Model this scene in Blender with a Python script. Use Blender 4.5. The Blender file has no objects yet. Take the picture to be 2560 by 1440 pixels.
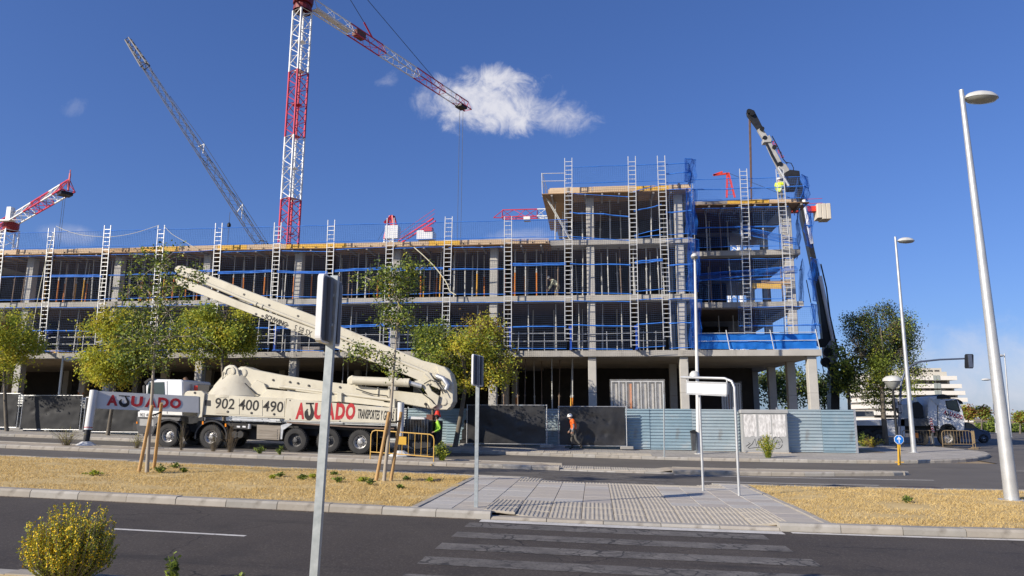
import bpy, bmesh, math, random
from mathutils import Vector, Matrix, noise
random.seed(7)
R = math.radians
scene = bpy.context.scene
COL = scene.collection

# ------------------------------------------------------------------ camera
F_PX, PITCH, YAW, ROLL = 1804.0, R(10.0), R(6.5), R(0.3)
CAM = Vector((0, 0, 2.0))
fw = Vector((-math.sin(YAW)*math.cos(PITCH), math.cos(YAW)*math.cos(PITCH), math.sin(PITCH)))
_r0 = Vector((math.cos(YAW), math.sin(YAW), 0)); _u0 = _r0.cross(fw)
rt = _r0*math.cos(ROLL) + _u0*math.sin(ROLL)
up = _u0*math.cos(ROLL) - _r0*math.sin(ROLL)
cd = bpy.data.cameras.new('camera'); cam = bpy.data.objects.new('camera', cd); COL.objects.link(cam)
cd.sensor_width = 36.0; cd.lens = F_PX/2560*36.0; cd.clip_start = 0.1; cd.clip_end = 4000
m = Matrix((rt, up, -fw)).transposed().to_4x4(); m.translation = CAM
cam.matrix_world = m
scene.camera = cam

# ------------------------------------------------------------------ sky
SUN_AZ = 40.0      # light travels towards +x, +y (degrees from +x)
SUN_EL = 25.5
w = bpy.data.worlds.new('World'); scene.world = w; w.use_nodes = True
nt = w.node_tree; nt.nodes.clear()
def N(t, **k):
    n = nt.nodes.new(t)
    for a, b in k.items(): setattr(n, a, b)
    return n
def MA(op, a, b=None, clamp=False):
    n = N('ShaderNodeMath', operation=op, use_clamp=clamp)
    for i, v in enumerate((a, b)):
        if v is None: continue
        if isinstance(v, (int, float)): n.inputs[i].default_value = v
        else: nt.links.new(v, n.inputs[i])
    return n.outputs[0]
sky = N('ShaderNodeTexSky'); sky.sky_type = 'NISHITA'; sky.sun_disc = False
sky.sun_elevation = R(SUN_EL); sky.sun_rotation = R(270 - SUN_AZ)
sky.air_density = 1.0; sky.dust_density = 1.5; sky.ozone_density = 3.0; sky.altitude = 650
hs = N('ShaderNodeHueSaturation'); hs.inputs['Hue'].default_value = 0.508; hs.inputs['Saturation'].default_value = 1.13; hs.inputs['Value'].default_value = 0.93
nt.links.new(sky.outputs[0], hs.inputs['Color'])
gm = N('ShaderNodeGamma'); gm.inputs['Gamma'].default_value = 0.77; nt.links.new(hs.outputs[0], gm.inputs['Color'])
ti = N('ShaderNodeMixRGB', blend_type='MULTIPLY'); ti.inputs[0].default_value = 1.0; nt.links.new(gm.outputs[0], ti.inputs[1]); ti.inputs[2].default_value = (0.84, 1.07, 1.60, 1)
tc = N('ShaderNodeTexCoord')
ns = N('ShaderNodeTexNoise'); ns.inputs['Scale'].default_value = 9.0; ns.inputs['Detail'].default_value = 8.0; ns.inputs['Roughness'].default_value = 0.62
nt.links.new(tc.outputs['Generated'], ns.inputs['Vector'])
ns2 = N('ShaderNodeTexNoise'); ns2.inputs['Scale'].default_value = 30.0; ns2.inputs['Detail'].default_value = 9.0; ns2.inputs['Roughness'].default_value = 0.66; ns2.inputs['Distortion'].default_value = 0.6
nt.links.new(tc.outputs['Generated'], ns2.inputs['Vector'])
def dirvec(px, py): return (fw + rt*((px-1280)/F_PX) - up*((py-720)/F_PX)).normalized()
def blob(px, py, a, b, soft, tilt=0.0, amp=1.1, lo=0.0):
    """one cloud: soft ellipse on the sky sphere round a fixed direction, torn by noise"""
    c = dirvec(px, py)
    e1 = Vector((0, 0, 1)).cross(c).normalized()*-1; e2 = e1.cross(c).normalized()
    e1, e2 = e1*math.cos(tilt)+e2*math.sin(tilt), e2*math.cos(tilt)-e1*math.sin(tilt)
    out = []
    for e, s in ((e1, a), (e2, b)):
        d = N('ShaderNodeVectorMath', operation='DOT_PRODUCT'); nt.links.new(tc.outputs['Generated'], d.inputs[0])
        d.inputs[1].default_value = e/s*F_PX
        out.append(MA('MULTIPLY', d.outputs['Value'], d.outputs['Value']))
    dd = N('ShaderNodeVectorMath', operation='DOT_PRODUCT'); nt.links.new(tc.outputs['Generated'], dd.inputs[0]); dd.inputs[1].default_value = c
    front = MA('GREATER_THAN', dd.outputs['Value'], 0.0)
    q = MA('SUBTRACT', 1.0, MA('ADD', out[0], out[1]))
    nz = MA('ADD', MA('MULTIPLY', MA('SUBTRACT', ns.outputs['Fac'], 0.5), amp*2.2), MA('MULTIPLY', MA('SUBTRACT', ns2.outputs['Fac'], 0.5), amp*2.3))
    q = MA('MULTIPLY', MA('ADD', q, nz), soft, True)
    sm = N('ShaderNodeMapRange', interpolation_type='SMOOTHSTEP'); nt.links.new(q, sm.inputs[0])
    return MA('MULTIPLY', sm.outputs[0], front)
parts = [blob(1235, 262, 195, 80, 0.78, -0.05), blob(1250, 225, 95, 58, 0.85), blob(1400, 288, 125, 50, 0.58, -0.15),
         MA('MULTIPLY', blob(1070, 250, 75, 50, 0.5, 0.4, 2.0), 0.5), MA('MULTIPLY', blob(975, 195, 45, 25, 0.5, 0.6, 2.4), 0.25),
         MA('MULTIPLY', blob(188, 268, 34, 18, 0.5, 0.3, 2.4), 0.12), MA('MULTIPLY', blob(185, 588, 75, 28, 0.6, 0, 0.7), 0.55),
         MA('MULTIPLY', blob(2480, 970, 460, 160, 0.7, 0, 0.5), 0.72), MA('MULTIPLY', blob(1320, 600, 120, 35, 0.7, 0, 0.7), 0.4)]
cl = parts[0]
for q in parts[1:]: cl = MA('MAXIMUM', cl, q)
cc = N('ShaderNodeMixRGB'); nt.links.new(ns.outputs['Fac'], cc.inputs[0])
cc.inputs[1].default_value = (4.6, 4.75, 5.7, 1); cc.inputs[2].default_value = (6.8, 6.75, 7.1, 1)
mx = N('ShaderNodeMixRGB'); nt.links.new(cl, mx.inputs[0]); nt.links.new(ti.outputs[0], mx.inputs[1]); nt.links.new(cc.outputs[0], mx.inputs[2])
bg = N('ShaderNodeBackground'); bg.inputs['Strength'].default_value = 0.104
nt.links.new(mx.outputs[0], bg.inputs['Color'])
wo = N('ShaderNodeOutputWorld'); nt.links.new(bg.outputs[0], wo.inputs['Surface'])

# ------------------------------------------------------------------ sun, exposure
sd = bpy.data.lights.new('sun', 'SUN'); sun = bpy.data.objects.new('sun', sd); COL.objects.link(sun)
sd.energy = 5.0; sd.angle = R(0.53); sd.color = (1.0, 0.905, 0.77)
ldir = Vector((math.cos(R(SUN_AZ))*math.cos(R(SUN_EL)), math.sin(R(SUN_AZ))*math.cos(R(SUN_EL)), -math.sin(R(SUN_EL))))
sun.rotation_euler = ldir.to_track_quat('-Z', 'Y').to_euler()
vs = scene.view_settings; vs.view_transform = 'Standard'; vs.look = 'None'; vs.gamma = 1.0; vs.exposure = 0.3
try: vs.use_curve_mapping = False
except Exception: pass
scene.render.engine = 'CYCLES'

# ------------------------------------------------------------------ helpers
def at(px, py, y):
    d = fw + rt*((px-1280)/F_PX) - up*((py-720)/F_PX)
    return CAM + d*(y/d.y)
def xz(px, py, y):
    p = at(px, py, y); return (p.x, p.z)
def zg(x): return 0.027*3*math.log1p(math.exp((3-x)/3)) if x > -60 else 0.027*3*math.log1p(math.exp(21.0))
def ramp(x, y):
    t = min(1, max(0, (x+22)/16.0)); t = t*t*(3-2*t)
    return t*0.022*min(max(0, y-30), 9)
def G(x, y): return zg(x) + ramp(x, y)
def gnd(px, py, off=0.0):
    d = fw + rt*((px-1280)/F_PX) - up*((py-720)/F_PX); t = 1.0
    for i in range(6000):
        p = CAM + d*t
        if p.z < G(p.x, p.y)+off: return p
        t += 0.02
    return p

def tag(o, label=None, cat=None, group=None, kind=None):
    if label: o['label'] = label
    if cat: o['category'] = cat
    if group: o['group'] = group
    if kind: o['kind'] = kind
    return o
def thing(name, loc, label, cat, group=None, rz=0.0):
    o = bpy.data.objects.new(name, None); COL.objects.link(o); o.location = loc; o.rotation_euler[2] = rz
    o.empty_display_size = 0.2
    return tag(o, label, cat, group)
def wloc(o):
    v = Vector((0, 0, 0))
    while o: v += Vector(o.location); o = o.parent
    return v
def link(name, me, parent=None, loc=None, mat=None):
    o = bpy.data.objects.new(name, me); COL.objects.link(o)
    if parent: o.parent = parent
    if loc is not None: o.location = loc
    return o
def copy_tree(o, parent=None, loc=None, label=None, group=None):
    c = o.copy(); COL.objects.link(c); c.parent = parent
    if loc is not None: c.location = loc
    if label: c['label'] = label
    if group: c['group'] = group
    for ch in list(o.children): copy_tree(ch, c)
    return c

class MB:
    def __init__(s): s.v = []; s.f = []; s.mi = []; s.m = 0
    def add(s, vs, fs):
        b = len(s.v); s.v += [tuple(v) for v in vs]
        for f in fs: s.f.append(tuple(b+i for i in f)); s.mi.append(s.m)
        return s
    def box(s, x0, x1, y0, y1, z0, z1):
        vs = [(x, y, z) for z in (z0, z1) for y in (y0, y1) for x in (x0, x1)]
        return s.add(vs, [(0,2,3,1),(4,5,7,6),(0,1,5,4),(2,6,7,3),(0,4,6,2),(1,3,7,5)])
    def bevbox(s, x0, x1, y0, y1, z0, z1, b=0.02):
        """box with chamfered vertical and top edges"""
        ring = lambda i, z: [(x0+i+b,y0+i,z),(x1-i-b,y0+i,z),(x1-i,y0+i+b,z),(x1-i,y1-i-b,z),(x1-i-b,y1-i,z),(x0+i+b,y1-i,z),(x0+i,y1-i-b,z),(x0+i,y0+i+b,z)]
        vs = ring(0, z0)+ring(0, z1-b)+ring(b, z1); n = 8
        fs = [tuple(range(7,-1,-1)), tuple(range(16,24))]
        for k in (0, 8):
            for i in range(n): j = (i+1) % n; fs.append((k+i, k+j, k+8+j, k+8+i))
        return s.add(vs, fs)
    def tube(s, pts, r, n=8, caps=True):
        pts = [Vector(p) for p in pts]
        rs = r if isinstance(r, (list, tuple)) else [r]*len(pts)
        vs = []; prev = None
        for i, p in enumerate(pts):
            d = (pts[min(i+1, len(pts)-1)] - pts[max(i-1, 0)])
            if d.length < 1e-9: d = Vector((0,0,1))
            d.normalize()
            a = prev if prev is not None else (Vector((0,0,1)) if abs(d.z) < 0.9 else Vector((1,0,0)))
            x = (a - d*a.dot(d))
            if x.length < 1e-6: x = d.orthogonal()
            x.normalize(); y = d.cross(x); prev = x
            for k in range(n):
                t = 2*math.pi*k/n + (math.pi/4 if n == 4 else 0)
                vs.append(p + (x*math.cos(t)+y*math.sin(t))*rs[i])
        fs = []
        for i in range(len(pts)-1):
            for k in range(n):
                j = (k+1) % n; fs.append((i*n+k, i*n+j, (i+1)*n+j, (i+1)*n+k))
        if caps: fs.append(tuple(range(n-1,-1,-1))); fs.append(tuple(range((len(pts)-1)*n, len(pts)*n)))
        return s.add(vs, fs)
    def beam(s, p0, p1, w, h, upv=(0,0,1)):
        p0 = Vector(p0); p1 = Vector(p1); d = (p1-p0).normalized(); u = Vector(upv)
        u = u - d*u.dot(d)
        if u.length < 1e-5: u = d.orthogonal()
        u.normalize(); r = d.cross(u)
        vs = [p + r*(a*w/2) + u*(b*h/2) for p in (p0, p1) for a, b in ((-1,-1),(1,-1),(1,1),(-1,1))]
        return s.add(vs, [(3,2,1,0),(4,5,6,7),(0,1,5,4),(1,2,6,5),(2,3,7,6),(3,0,4,7)])
    def prism(s, poly, y0, y1, bev=0.0):
        """polygon of (x, z) extruded along y, optional chamfer of the near (y0) rim"""
        n = len(poly)
        area = sum(poly[i][0]*poly[(i+1)%n][1]-poly[(i+1)%n][0]*poly[i][1] for i in range(n))
        if area < 0: poly = poly[::-1]
        if bev:
            cx = sum(p[0] for p in poly)/n; cz = sum(p[1] for p in poly)/n
            ins = []
            for i in range(n):
                a, b, c = Vector(poly[i-1]), Vector(poly[i]), Vector(poly[(i+1)%n])
                n1 = Vector((-(b-a).y, (b-a).x)); n2 = Vector((-(c-b).y, (c-b).x))
                if n1.length > 1e-9: n1.normalize()
                if n2.length > 1e-9: n2.normalize()
                q = (n1+n2)
                if q.length > 1e-6: q.normalize()
                ins.append(tuple(b+q*bev))
            rings = [(ins, y0), (poly, y0+bev), (poly, y1-bev), (ins, y1)]
        else: rings = [(poly, y0), (poly, y1)]
        vs = [(p[0], y, p[1]) for pl, y in rings for p in pl]
        fs = [tuple(range(n)), tuple(range((len(rings)-1)*n+n-1, (len(rings)-1)*n-1, -1))]
        for k in range(len(rings)-1):
            for i in range(n): j = (i+1)%n; fs.append((k*n+j, k*n+i, (k+1)*n+i, (k+1)*n+j))
        return s.add(vs, fs)
    def lathe(s, prof, c, axis='z', n=20, a0=0.0, a1=2*math.pi):
        """profile of (radius, height) turned round an axis through c"""
        full = abs(a1-a0-2*math.pi) < 1e-6; m = n if full else n+1
        c = Vector(c); vs = []
        for r, h in prof:
            for k in range(m):
                t = a0+(a1-a0)*k/n; a, b = r*math.cos(t), r*math.sin(t)
                vs.append(c + (Vector((a,b,h)) if axis=='z' else Vector((a,h,b)) if axis=='y' else Vector((h,a,b))))
        fs = []
        for i in range(len(prof)-1):
            for k in range(n):
                j = (k+1) % m; q = (i*m+k, i*m+j, (i+1)*m+j, (i+1)*m+k)
                fs.append(q if axis != 'y' else q[::-1])
        return s.add(vs, fs)
    def grid(s, xs, ys, zf):
        nx = len(xs); vs = [(x, y, zf(x, y)) for y in ys for x in xs]
        return s.add(vs, [(j*nx+i, j*nx+i+1, (j+1)*nx+i+1, (j+1)*nx+i) for j in range(len(ys)-1) for i in range(nx-1)])
    def mesh(s, name, mats, org=(0,0,0), smooth=False):
        me = bpy.data.meshes.new(name); o = Vector(org)
        me.from_pydata([tuple(Vector(v)-o) for v in s.v], [], s.f)
        mats = mats if isinstance(mats, (list, tuple)) else [mats]
        for m_ in mats: me.materials.append(m_)
        if len(mats) > 1: me.polygons.foreach_set('material_index', s.mi)
        if smooth:
            me.polygons.foreach_set('use_smooth', [True]*len(me.polygons))
            if smooth is not True: me.set_sharp_from_angle(angle=R(smooth))
        me.update(); return me
    def build(s, name, mats, parent=None, smooth=False, org=None):
        o_ = wloc(parent) if parent else Vector(org) if org else Vector((0,0,0))
        o = link(name, s.mesh(name, mats, o_, smooth), parent)
        if not parent and org: o.location = org
        return o

# ------------------------------------------------------------------ materials
MATS = {}
def M(name, col=None, rough=0.7, metal=0.0, var=0.12, scale=4.0, bump=0.0, bscale=None, col2=None, fac=(0.4, 0.6), trans=0.0, alpha=1.0, spec=0.4, detail=5.0, stretch=None, coat=0.0):
    if name in MATS: return MATS[name]
    m = bpy.data.materials.new(name); m.use_nodes = True; t = m.node_tree; b = t.nodes['Principled BSDF']
    b.inputs['Roughness'].default_value = rough; b.inputs['Metallic'].default_value = metal
    b.inputs['Specular IOR Level'].default_value = spec
    if coat: b.inputs['Coat Weight'].default_value = coat; b.inputs['Coat Roughness'].default_value = 0.15
    tcn = t.nodes.new('ShaderNodeTexCoord'); vec = tcn.outputs['Object']
    if stretch:
        mp = t.nodes.new('ShaderNodeMapping'); mp.inputs['Scale'].default_value = stretch; t.links.new(vec, mp.inputs[0]); vec = mp.outputs[0]
    nz = t.nodes.new('ShaderNodeTexNoise'); nz.inputs['Scale'].default_value = scale; nz.inputs['Detail'].default_value = detail; nz.inputs['Roughness'].default_value = 0.6
    t.links.new(vec, nz.inputs['Vector'])
    rp = t.nodes.new('ShaderNodeMapRange'); rp.inputs[1].default_value = fac[0]-0.1; rp.inputs[2].default_value = fac[1]+0.1; t.links.new(nz.outputs['Fac'], rp.inputs[0])
    mix = t.nodes.new('ShaderNodeMixRGB'); t.links.new(rp.outputs[0], mix.inputs[0])
    c1 = col if col2 else tuple(c*(1-var) for c in col); c2 = col2 or tuple(min(1, c*(1+var)) for c in col)
    mix.inputs[1].default_value = (*c1, 1); mix.inputs[2].default_value = (*c2, 1)
    t.links.new(mix.outputs[0], b.inputs['Base Color'])
    rr = t.nodes.new('ShaderNodeMapRange'); rr.inputs[3].default_value = max(0.03, rough-0.08); rr.inputs[4].default_value = min(1, rough+0.08)
    t.links.new(nz.outputs['Fac'], rr.inputs[0]); t.links.new(rr.outputs[0], b.inputs['Roughness'])
    if bump:
        n2 = t.nodes.new('ShaderNodeTexNoise'); n2.inputs['Scale'].default_value = bscale or scale*6; n2.inputs['Detail'].default_value = 4
        t.links.new(vec, n2.inputs['Vector'])
        bp = t.nodes.new('ShaderNodeBump'); bp.inputs['Strength'].default_value = min(1, bump*10); bp.inputs['Distance'].default_value = bump
        t.links.new(n2.outputs['Fac'], bp.inputs['Height']); t.links.new(bp.outputs[0], b.inputs['Normal'])
    if trans: b.inputs['Transmission Weight'].default_value = trans
    if alpha < 1: b.inputs['Alpha'].default_value = alpha
    MATS[name] = m; return m
def leafmat(name, c1, c2, tr=0.35):
    if name in MATS: return MATS[name]
    m = M(name, c1, 0.55, col2=c2, scale=1.6, fac=(0.3, 0.7), spec=0.3); t = m.node_tree; b = t.nodes['Principled BSDF']
    tl = t.nodes.new('ShaderNodeBsdfTranslucent'); ms = t.nodes.new('ShaderNodeMixShader'); ms.inputs[0].default_value = tr
    src = b.inputs['Base Color'].links[0].from_socket
    t.links.new(src, tl.inputs['Color']); out = t.nodes['Material Output']
    t.links.new(b.outputs[0], ms.inputs[1]); t.links.new(tl.outputs[0], ms.inputs[2]); t.links.new(ms.outputs[0], out.inputs['Surface'])
    return m
def addstain(m, col, scale, lo, hi, amount=1.0, stretch=(1,1,1)):
    """dirt with a shape of its own laid over a material's colour"""
    t = m.node_tree; b = t.nodes['Principled BSDF']; src = b.inputs['Base Color'].links[0].from_socket
    tcn = t.nodes.new('ShaderNodeTexCoord'); mp = t.nodes.new('ShaderNodeMapping'); mp.inputs['Scale'].default_value = stretch
    t.links.new(tcn.outputs['Object'], mp.inputs[0])
    nz = t.nodes.new('ShaderNodeTexNoise'); nz.inputs['Scale'].default_value = scale; nz.inputs['Detail'].default_value = 8; nz.inputs['Roughness'].default_value = 0.65
    t.links.new(mp.outputs[0], nz.inputs['Vector'])
    rp = t.nodes.new('ShaderNodeMapRange'); rp.inputs[1].default_value = lo; rp.inputs[2].default_value = hi; rp.inputs[4].default_value = amount
    t.links.new(nz.outputs['Fac'], rp.inputs[0])
    mx = t.nodes.new('ShaderNodeMixRGB'); t.links.new(rp.outputs[0], mx.inputs[0]); t.links.new(src, mx.inputs[1]); mx.inputs[2].default_value = (*col, 1)
    t.links.new(mx.outputs[0], b.inputs['Base Color']); return m

def text(body, p, h, mat, parent, name='lettering', width=None, bold=0.0, shear=0.0, rot=0.0, depth=0.004, yaw=0.0, align='LEFT'):
    """flat lettering lying in an x-z plane at p (lower left corner), facing -y"""
    c = bpy.data.curves.new(name, 'FONT'); c.body = body; c.size = 1.0; c.extrude = 0.0; c.offset = bold; c.shear = shear; c.align_x = align
    c.resolution_u = 3
    o = bpy.data.objects.new(name, c); me = bpy.data.meshes.new_from_object(o); bpy.data.objects.remove(o)
    xs = [v.co.x for v in me.vertices]; ys = [v.co.y for v in me.vertices]
    sy = h/(max(ys)-min(ys)); sx = (width/(max(xs)-min(xs))) if width else sy
    x0, y0 = (min(xs) if align == 'LEFT' else (min(xs)+max(xs))/2), min(ys)
    q = Matrix.Rotation(yaw, 4, 'Z') @ Matrix.Rotation(rot, 4, 'Y')
    for v in me.vertices: v.co = q @ Vector(((v.co.x-x0)*sx, 0, (v.co.y-y0)*sy))
    me.materials.clear(); me.materials.append(mat)
    n = link(name, me, parent); n.location = Vector(p) - (wloc(parent) if parent else Vector()); return n
# ------------------------------------------------------------------ setting: ground, roads, kerbs, paving
asphalt = M('asphalt_near', (0.046, 0.037, 0.030), 0.85, col2=(0.070, 0.058, 0.048), scale=0.5, bump=0.006, bscale=120, detail=8)
def speckle(m, col, scale, lo, hi, am):
    return addstain(m, col, scale, lo, hi, am)
speckle(asphalt, (0.15, 0.13, 0.11), 32, 0.53, 0.68, 0.8); speckle(asphalt, (0.20, 0.18, 0.155), 70, 0.58, 0.72, 0.9); speckle(asphalt, (0.010, 0.008, 0.007), 36, 0.55, 0.68, 0.8)
speckle(asphalt, (0.022, 0.020, 0.02), 0.9, 0.52, 0.72, 0.55)
addstain(asphalt, (0.015, 0.014, 0.014), 0.35, 0.6, 0.7, 0.6, (0.35, 2.2, 1))
old_asphalt = M('asphalt_old', (0.105, 0.094, 0.080), 0.88, col2=(0.14, 0.126, 0.108), scale=0.4, bump=0.005, bscale=100, detail=8)
speckle(old_asphalt, (0.20, 0.185, 0.165), 55, 0.58, 0.75, 0.6); addstain(old_asphalt, (0.04, 0.036, 0.033), 0.5, 0.55, 0.72, 0.6, (0.25, 1.8, 1)); addstain(old_asphalt, (0.16, 0.145, 0.125), 0.7, 0.6, 0.75, 0.5, (0.3, 1.5, 1))
concrete_kerb = M('kerb_concrete', (0.32, 0.29, 0.245), 0.9, col2=(0.42, 0.385, 0.33), scale=2.2, bump=0.004, bscale=40)
addstain(concrete_kerb, (0.17, 0.15, 0.12), 3.0, 0.56, 0.75, 0.7)
earth = M('dry_earth', (0.22, 0.165, 0.10), 0.95, col2=(0.33, 0.25, 0.15), scale=0.8, bump=0.01, bscale=20)
straw_base = M('straw_ground', (0.49, 0.355, 0.15), 0.95, col2=(0.66, 0.49, 0.22), scale=1.6, bump=0.02, bscale=45, detail=9, stretch=(0.7, 1.2, 1))
addstain(straw_base, (0.27, 0.20, 0.11), 2.6, 0.55, 0.72, 0.7); addstain(straw_base, (0.30, 0.215, 0.105), 26, 0.52, 0.70, 0.4); addstain(straw_base, (0.68, 0.53, 0.28), 34, 0.54, 0.68, 0.5)
walk_mat = M('pavement_concrete', (0.36, 0.335, 0.295), 0.9, col2=(0.45, 0.42, 0.37), scale=0.7, bump=0.003, bscale=30)
def addbrick(m, w_, h_, mortar, col, rough=None, amount=0.8):
    t = m.node_tree; b = t.nodes['Principled BSDF']; src = b.inputs['Base Color'].links[0].from_socket
    tcn = t.nodes.new('ShaderNodeTexCoord'); br = t.nodes.new('ShaderNodeTexBrick'); br.inputs['Scale'].default_value = 1.0
    br.inputs['Brick Width'].default_value = w_; br.inputs['Row Height'].default_value = h_; br.inputs['Mortar Size'].default_value = mortar
    br.inputs['Color1'].default_value = (1,1,1,1); br.inputs['Color2'].default_value = (0.86,0.87,0.9,1); br.inputs['Mortar'].default_value = (*col, 1)
    t.links.new(tcn.outputs['Object'], br.inputs['Vector'])
    mx = t.nodes.new('ShaderNodeMixRGB'); mx.blend_type = 'MULTIPLY'; mx.inputs[0].default_value = amount
    t.links.new(src, mx.inputs[1]); t.links.new(br.outputs['Color'], mx.inputs[2]); t.links.new(mx.outputs[0], b.inputs['Base Color'])
addbrick(walk_mat, 0.6, 0.4, 0.012, (0.45, 0.43, 0.4))
addstain(walk_mat, (0.16, 0.15, 0.135), 0.9, 0.55, 0.75, 0.55)
tile_mats = [M('paving_slab_grey', (0.40, 0.36, 0.30), 0.88, col2=(0.48, 0.435, 0.37), scale=3, bump=0.002, bscale=60),
             M('paving_slab_bluish', (0.42, 0.395, 0.35), 0.85, col2=(0.49, 0.465, 0.415), scale=3, bump=0.002, bscale=60),
             M('paving_slab_warm', (0.38, 0.345, 0.30), 0.88, col2=(0.44, 0.40, 0.35), scale=3, bump=0.002, bscale=60),
             M('paving_slab_pale', (0.43, 0.41, 0.37), 0.88, col2=(0.50, 0.475, 0.43), scale=3, bump=0.002, bscale=60)]
for q in tile_mats: addstain(q, (0.2, 0.18, 0.155), 2.0, 0.56, 0.78, 0.5)
rib_mat = M('tactile_slab', (0.36, 0.325, 0.265), 0.9, col2=(0.47, 0.425, 0.35), scale=2.5, bump=0.003, bscale=50)
paint = M('worn_road_paint', (0.09, 0.082, 0.074), 0.8, col2=(0.20, 0.185, 0.165), scale=3.0, bump=0.003, bscale=60, detail=9)
def addcracks(m, col, scale, width):
    t = m.node_tree; b = t.nodes['Principled BSDF']; src = b.inputs['Base Color'].links[0].from_socket
    tcn = t.nodes.new('ShaderNodeTexCoord'); nz = t.nodes.new('ShaderNodeTexNoise'); nz.inputs['Scale'].default_value = 2.5; nz.inputs['Detail'].default_value = 4
    t.links.new(tcn.outputs['Object'], nz.inputs['Vector'])
    ad = t.nodes.new('ShaderNodeMixRGB'); ad.inputs[0].default_value = 0.25; t.links.new(tcn.outputs['Object'], ad.inputs[1]); t.links.new(nz.outputs['Color'], ad.inputs[2])
    vo = t.nodes.new('ShaderNodeTexVoronoi'); vo.feature = 'DISTANCE_TO_EDGE'; vo.inputs['Scale'].default_value = scale; t.links.new(ad.outputs[0], vo.inputs['Vector'])
    lt = t.nodes.new('ShaderNodeMapRange'); lt.inputs[1].default_value = width*0.3; lt.inputs[2].default_value = width; lt.inputs[3].default_value = 1; lt.inputs[4].default_value = 0
    t.links.new(vo.outputs['Distance'], lt.inputs[0])
    n3 = t.nodes.new('ShaderNodeTexNoise'); n3.inputs['Scale'].default_value = 1.2; t.links.new(tcn.outputs['Object'], n3.inputs['Vector'])
    mm = t.nodes.new('ShaderNodeMapRange'); mm.inputs[1].default_value = 0.42; mm.inputs[2].default_value = 0.55; t.links.new(n3.outputs['Fac'], mm.inputs[0])
    mu = t.nodes.new('ShaderNodeMath'); mu.operation = 'MULTIPLY'; t.links.new(lt.outputs[0], mu.inputs[0]); t.links.new(mm.outputs[0], mu.inputs[1])
    mx = t.nodes.new('ShaderNodeMixRGB'); t.links.new(mu.outputs[0], mx.inputs[0]); t.links.new(src, mx.inputs[1]); mx.inputs[2].default_value = (*col, 1)
    t.links.new(mx.outputs[0], b.inputs['Base Color'])
addcracks(paint, (0.04, 0.037, 0.035), 5.0, 0.07)
addstain(paint, (0.055, 0.05, 0.047), 28, 0.53, 0.62, 0.8)
paint_white = M('white_road_paint', (0.48, 0.46, 0.42), 0.8, col2=(0.66, 0.64, 0.59), scale=2.5, bump=0.002, bscale=60)
addstain(paint_white, (0.16, 0.15, 0.14), 14, 0.55, 0.68, 0.7)

def rng(a, b, s):
    n = max(1, int(round((b-a)/s))); return [a+(b-a)*i/n for i in range(n+1)]
far = [-1500, -700, -300, -150, -100]
gx = far + rng(-80, 80, 2.5) + [100, 150, 300, 700, 1500]
gy = [-60, -20] + rng(0, 60, 2.5) + [80, 120, 200, 400, 800, 1500]
tag(MB().grid(gx, gy, lambda x, y: G(x, y)-0.03).build('ground', earth), kind='structure')
road_xs = rng(-80, 80, 1.25)
road = MB().grid(road_xs, rng(7.0, 33.5, 1.25), lambda x, y: G(x, y)).build('road', asphalt); addcracks(asphalt, (0.014, 0.012, 0.011), 0.4, 0.004); tag(road, kind='structure')
side = MB().grid(rng(17.0, 60, 1.5), rng(33.5, 140, 2.0), lambda x, y: G(x, y)).build('side_street', old_asphalt); tag(side, kind='structure')
far_road = MB().grid(road_xs, rng(20.9, 33.5, 1.25), lambda x, y: G(x, y)+0.003).build('far_carriageway', old_asphalt); tag(far_road, kind='structure')

def sheet(name, x0, x1, y0, y1, off, mat, parent, step=0.5, skew=0.0):
    mb = MB(); xs = rng(x0, x1, step)
    mb.add([(x+(0 if k == 0 else skew), y, G(x, y)+off) for k, y in enumerate((y0, y1)) for x in xs], [(i, i+1, len(xs)+i+1, len(xs)+i) for i in range(len(xs)-1)])
    return mb.build(name, mat, parent)
for k, (cy, x0, x1) in enumerate([(12.68, -2.2, 2.75), (11.65, -2.22, 2.85), (10.62, -2.25, 2.95), (9.58, -2.25, 3.0), (8.5, -2.25, 3.0)]):
    sheet('crosswalk_stripe', x0, x1, cy-0.25, cy+0.25, 0.004, paint, road)
sheet('gutter_line', -2.05, 3.15, 13.06, 13.36, 0.004, paint_white, road)
sheet('gutter_line', 3.3, 11.5, 13.2, 13.36, 0.004, paint_white, road)
for k in range(4): sheet('crosswalk_stripe', -1.95+k*0.02, 2.35, 21.75+k*0.95, 22.2+k*0.95, 0.007, paint, far_road)
sheet('lane_line', *sorted((gnd(285, 1327).x-0.1, gnd(597, 1346).x)), 10.55, 10.65, 0.004, paint_white, road)
sheet('lane_line', -17.5, -13.5, 22.6, 22.72, 0.007, paint_white, far_road); sheet('lane_line', -7.6, -4.3, 22.6, 22.72, 0.007, paint_white, far_road)
sheet('lane_line', 3.2, 8.3, 23.0, 23.12, 0.007, paint_white, far_road); sheet('edge_line', 2.6, 10.8, 25.22, 25.36, 0.007, paint_white, far_road)
sheet('lane_line', 15.5, 19.5, 30.2, 30.35, 0.007, paint_white, far_road, skew=1.2); sheet('lane_line', 18, 22.5, 26.0, 26.12, 0.007, paint_white, far_road, skew=1.2)

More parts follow.
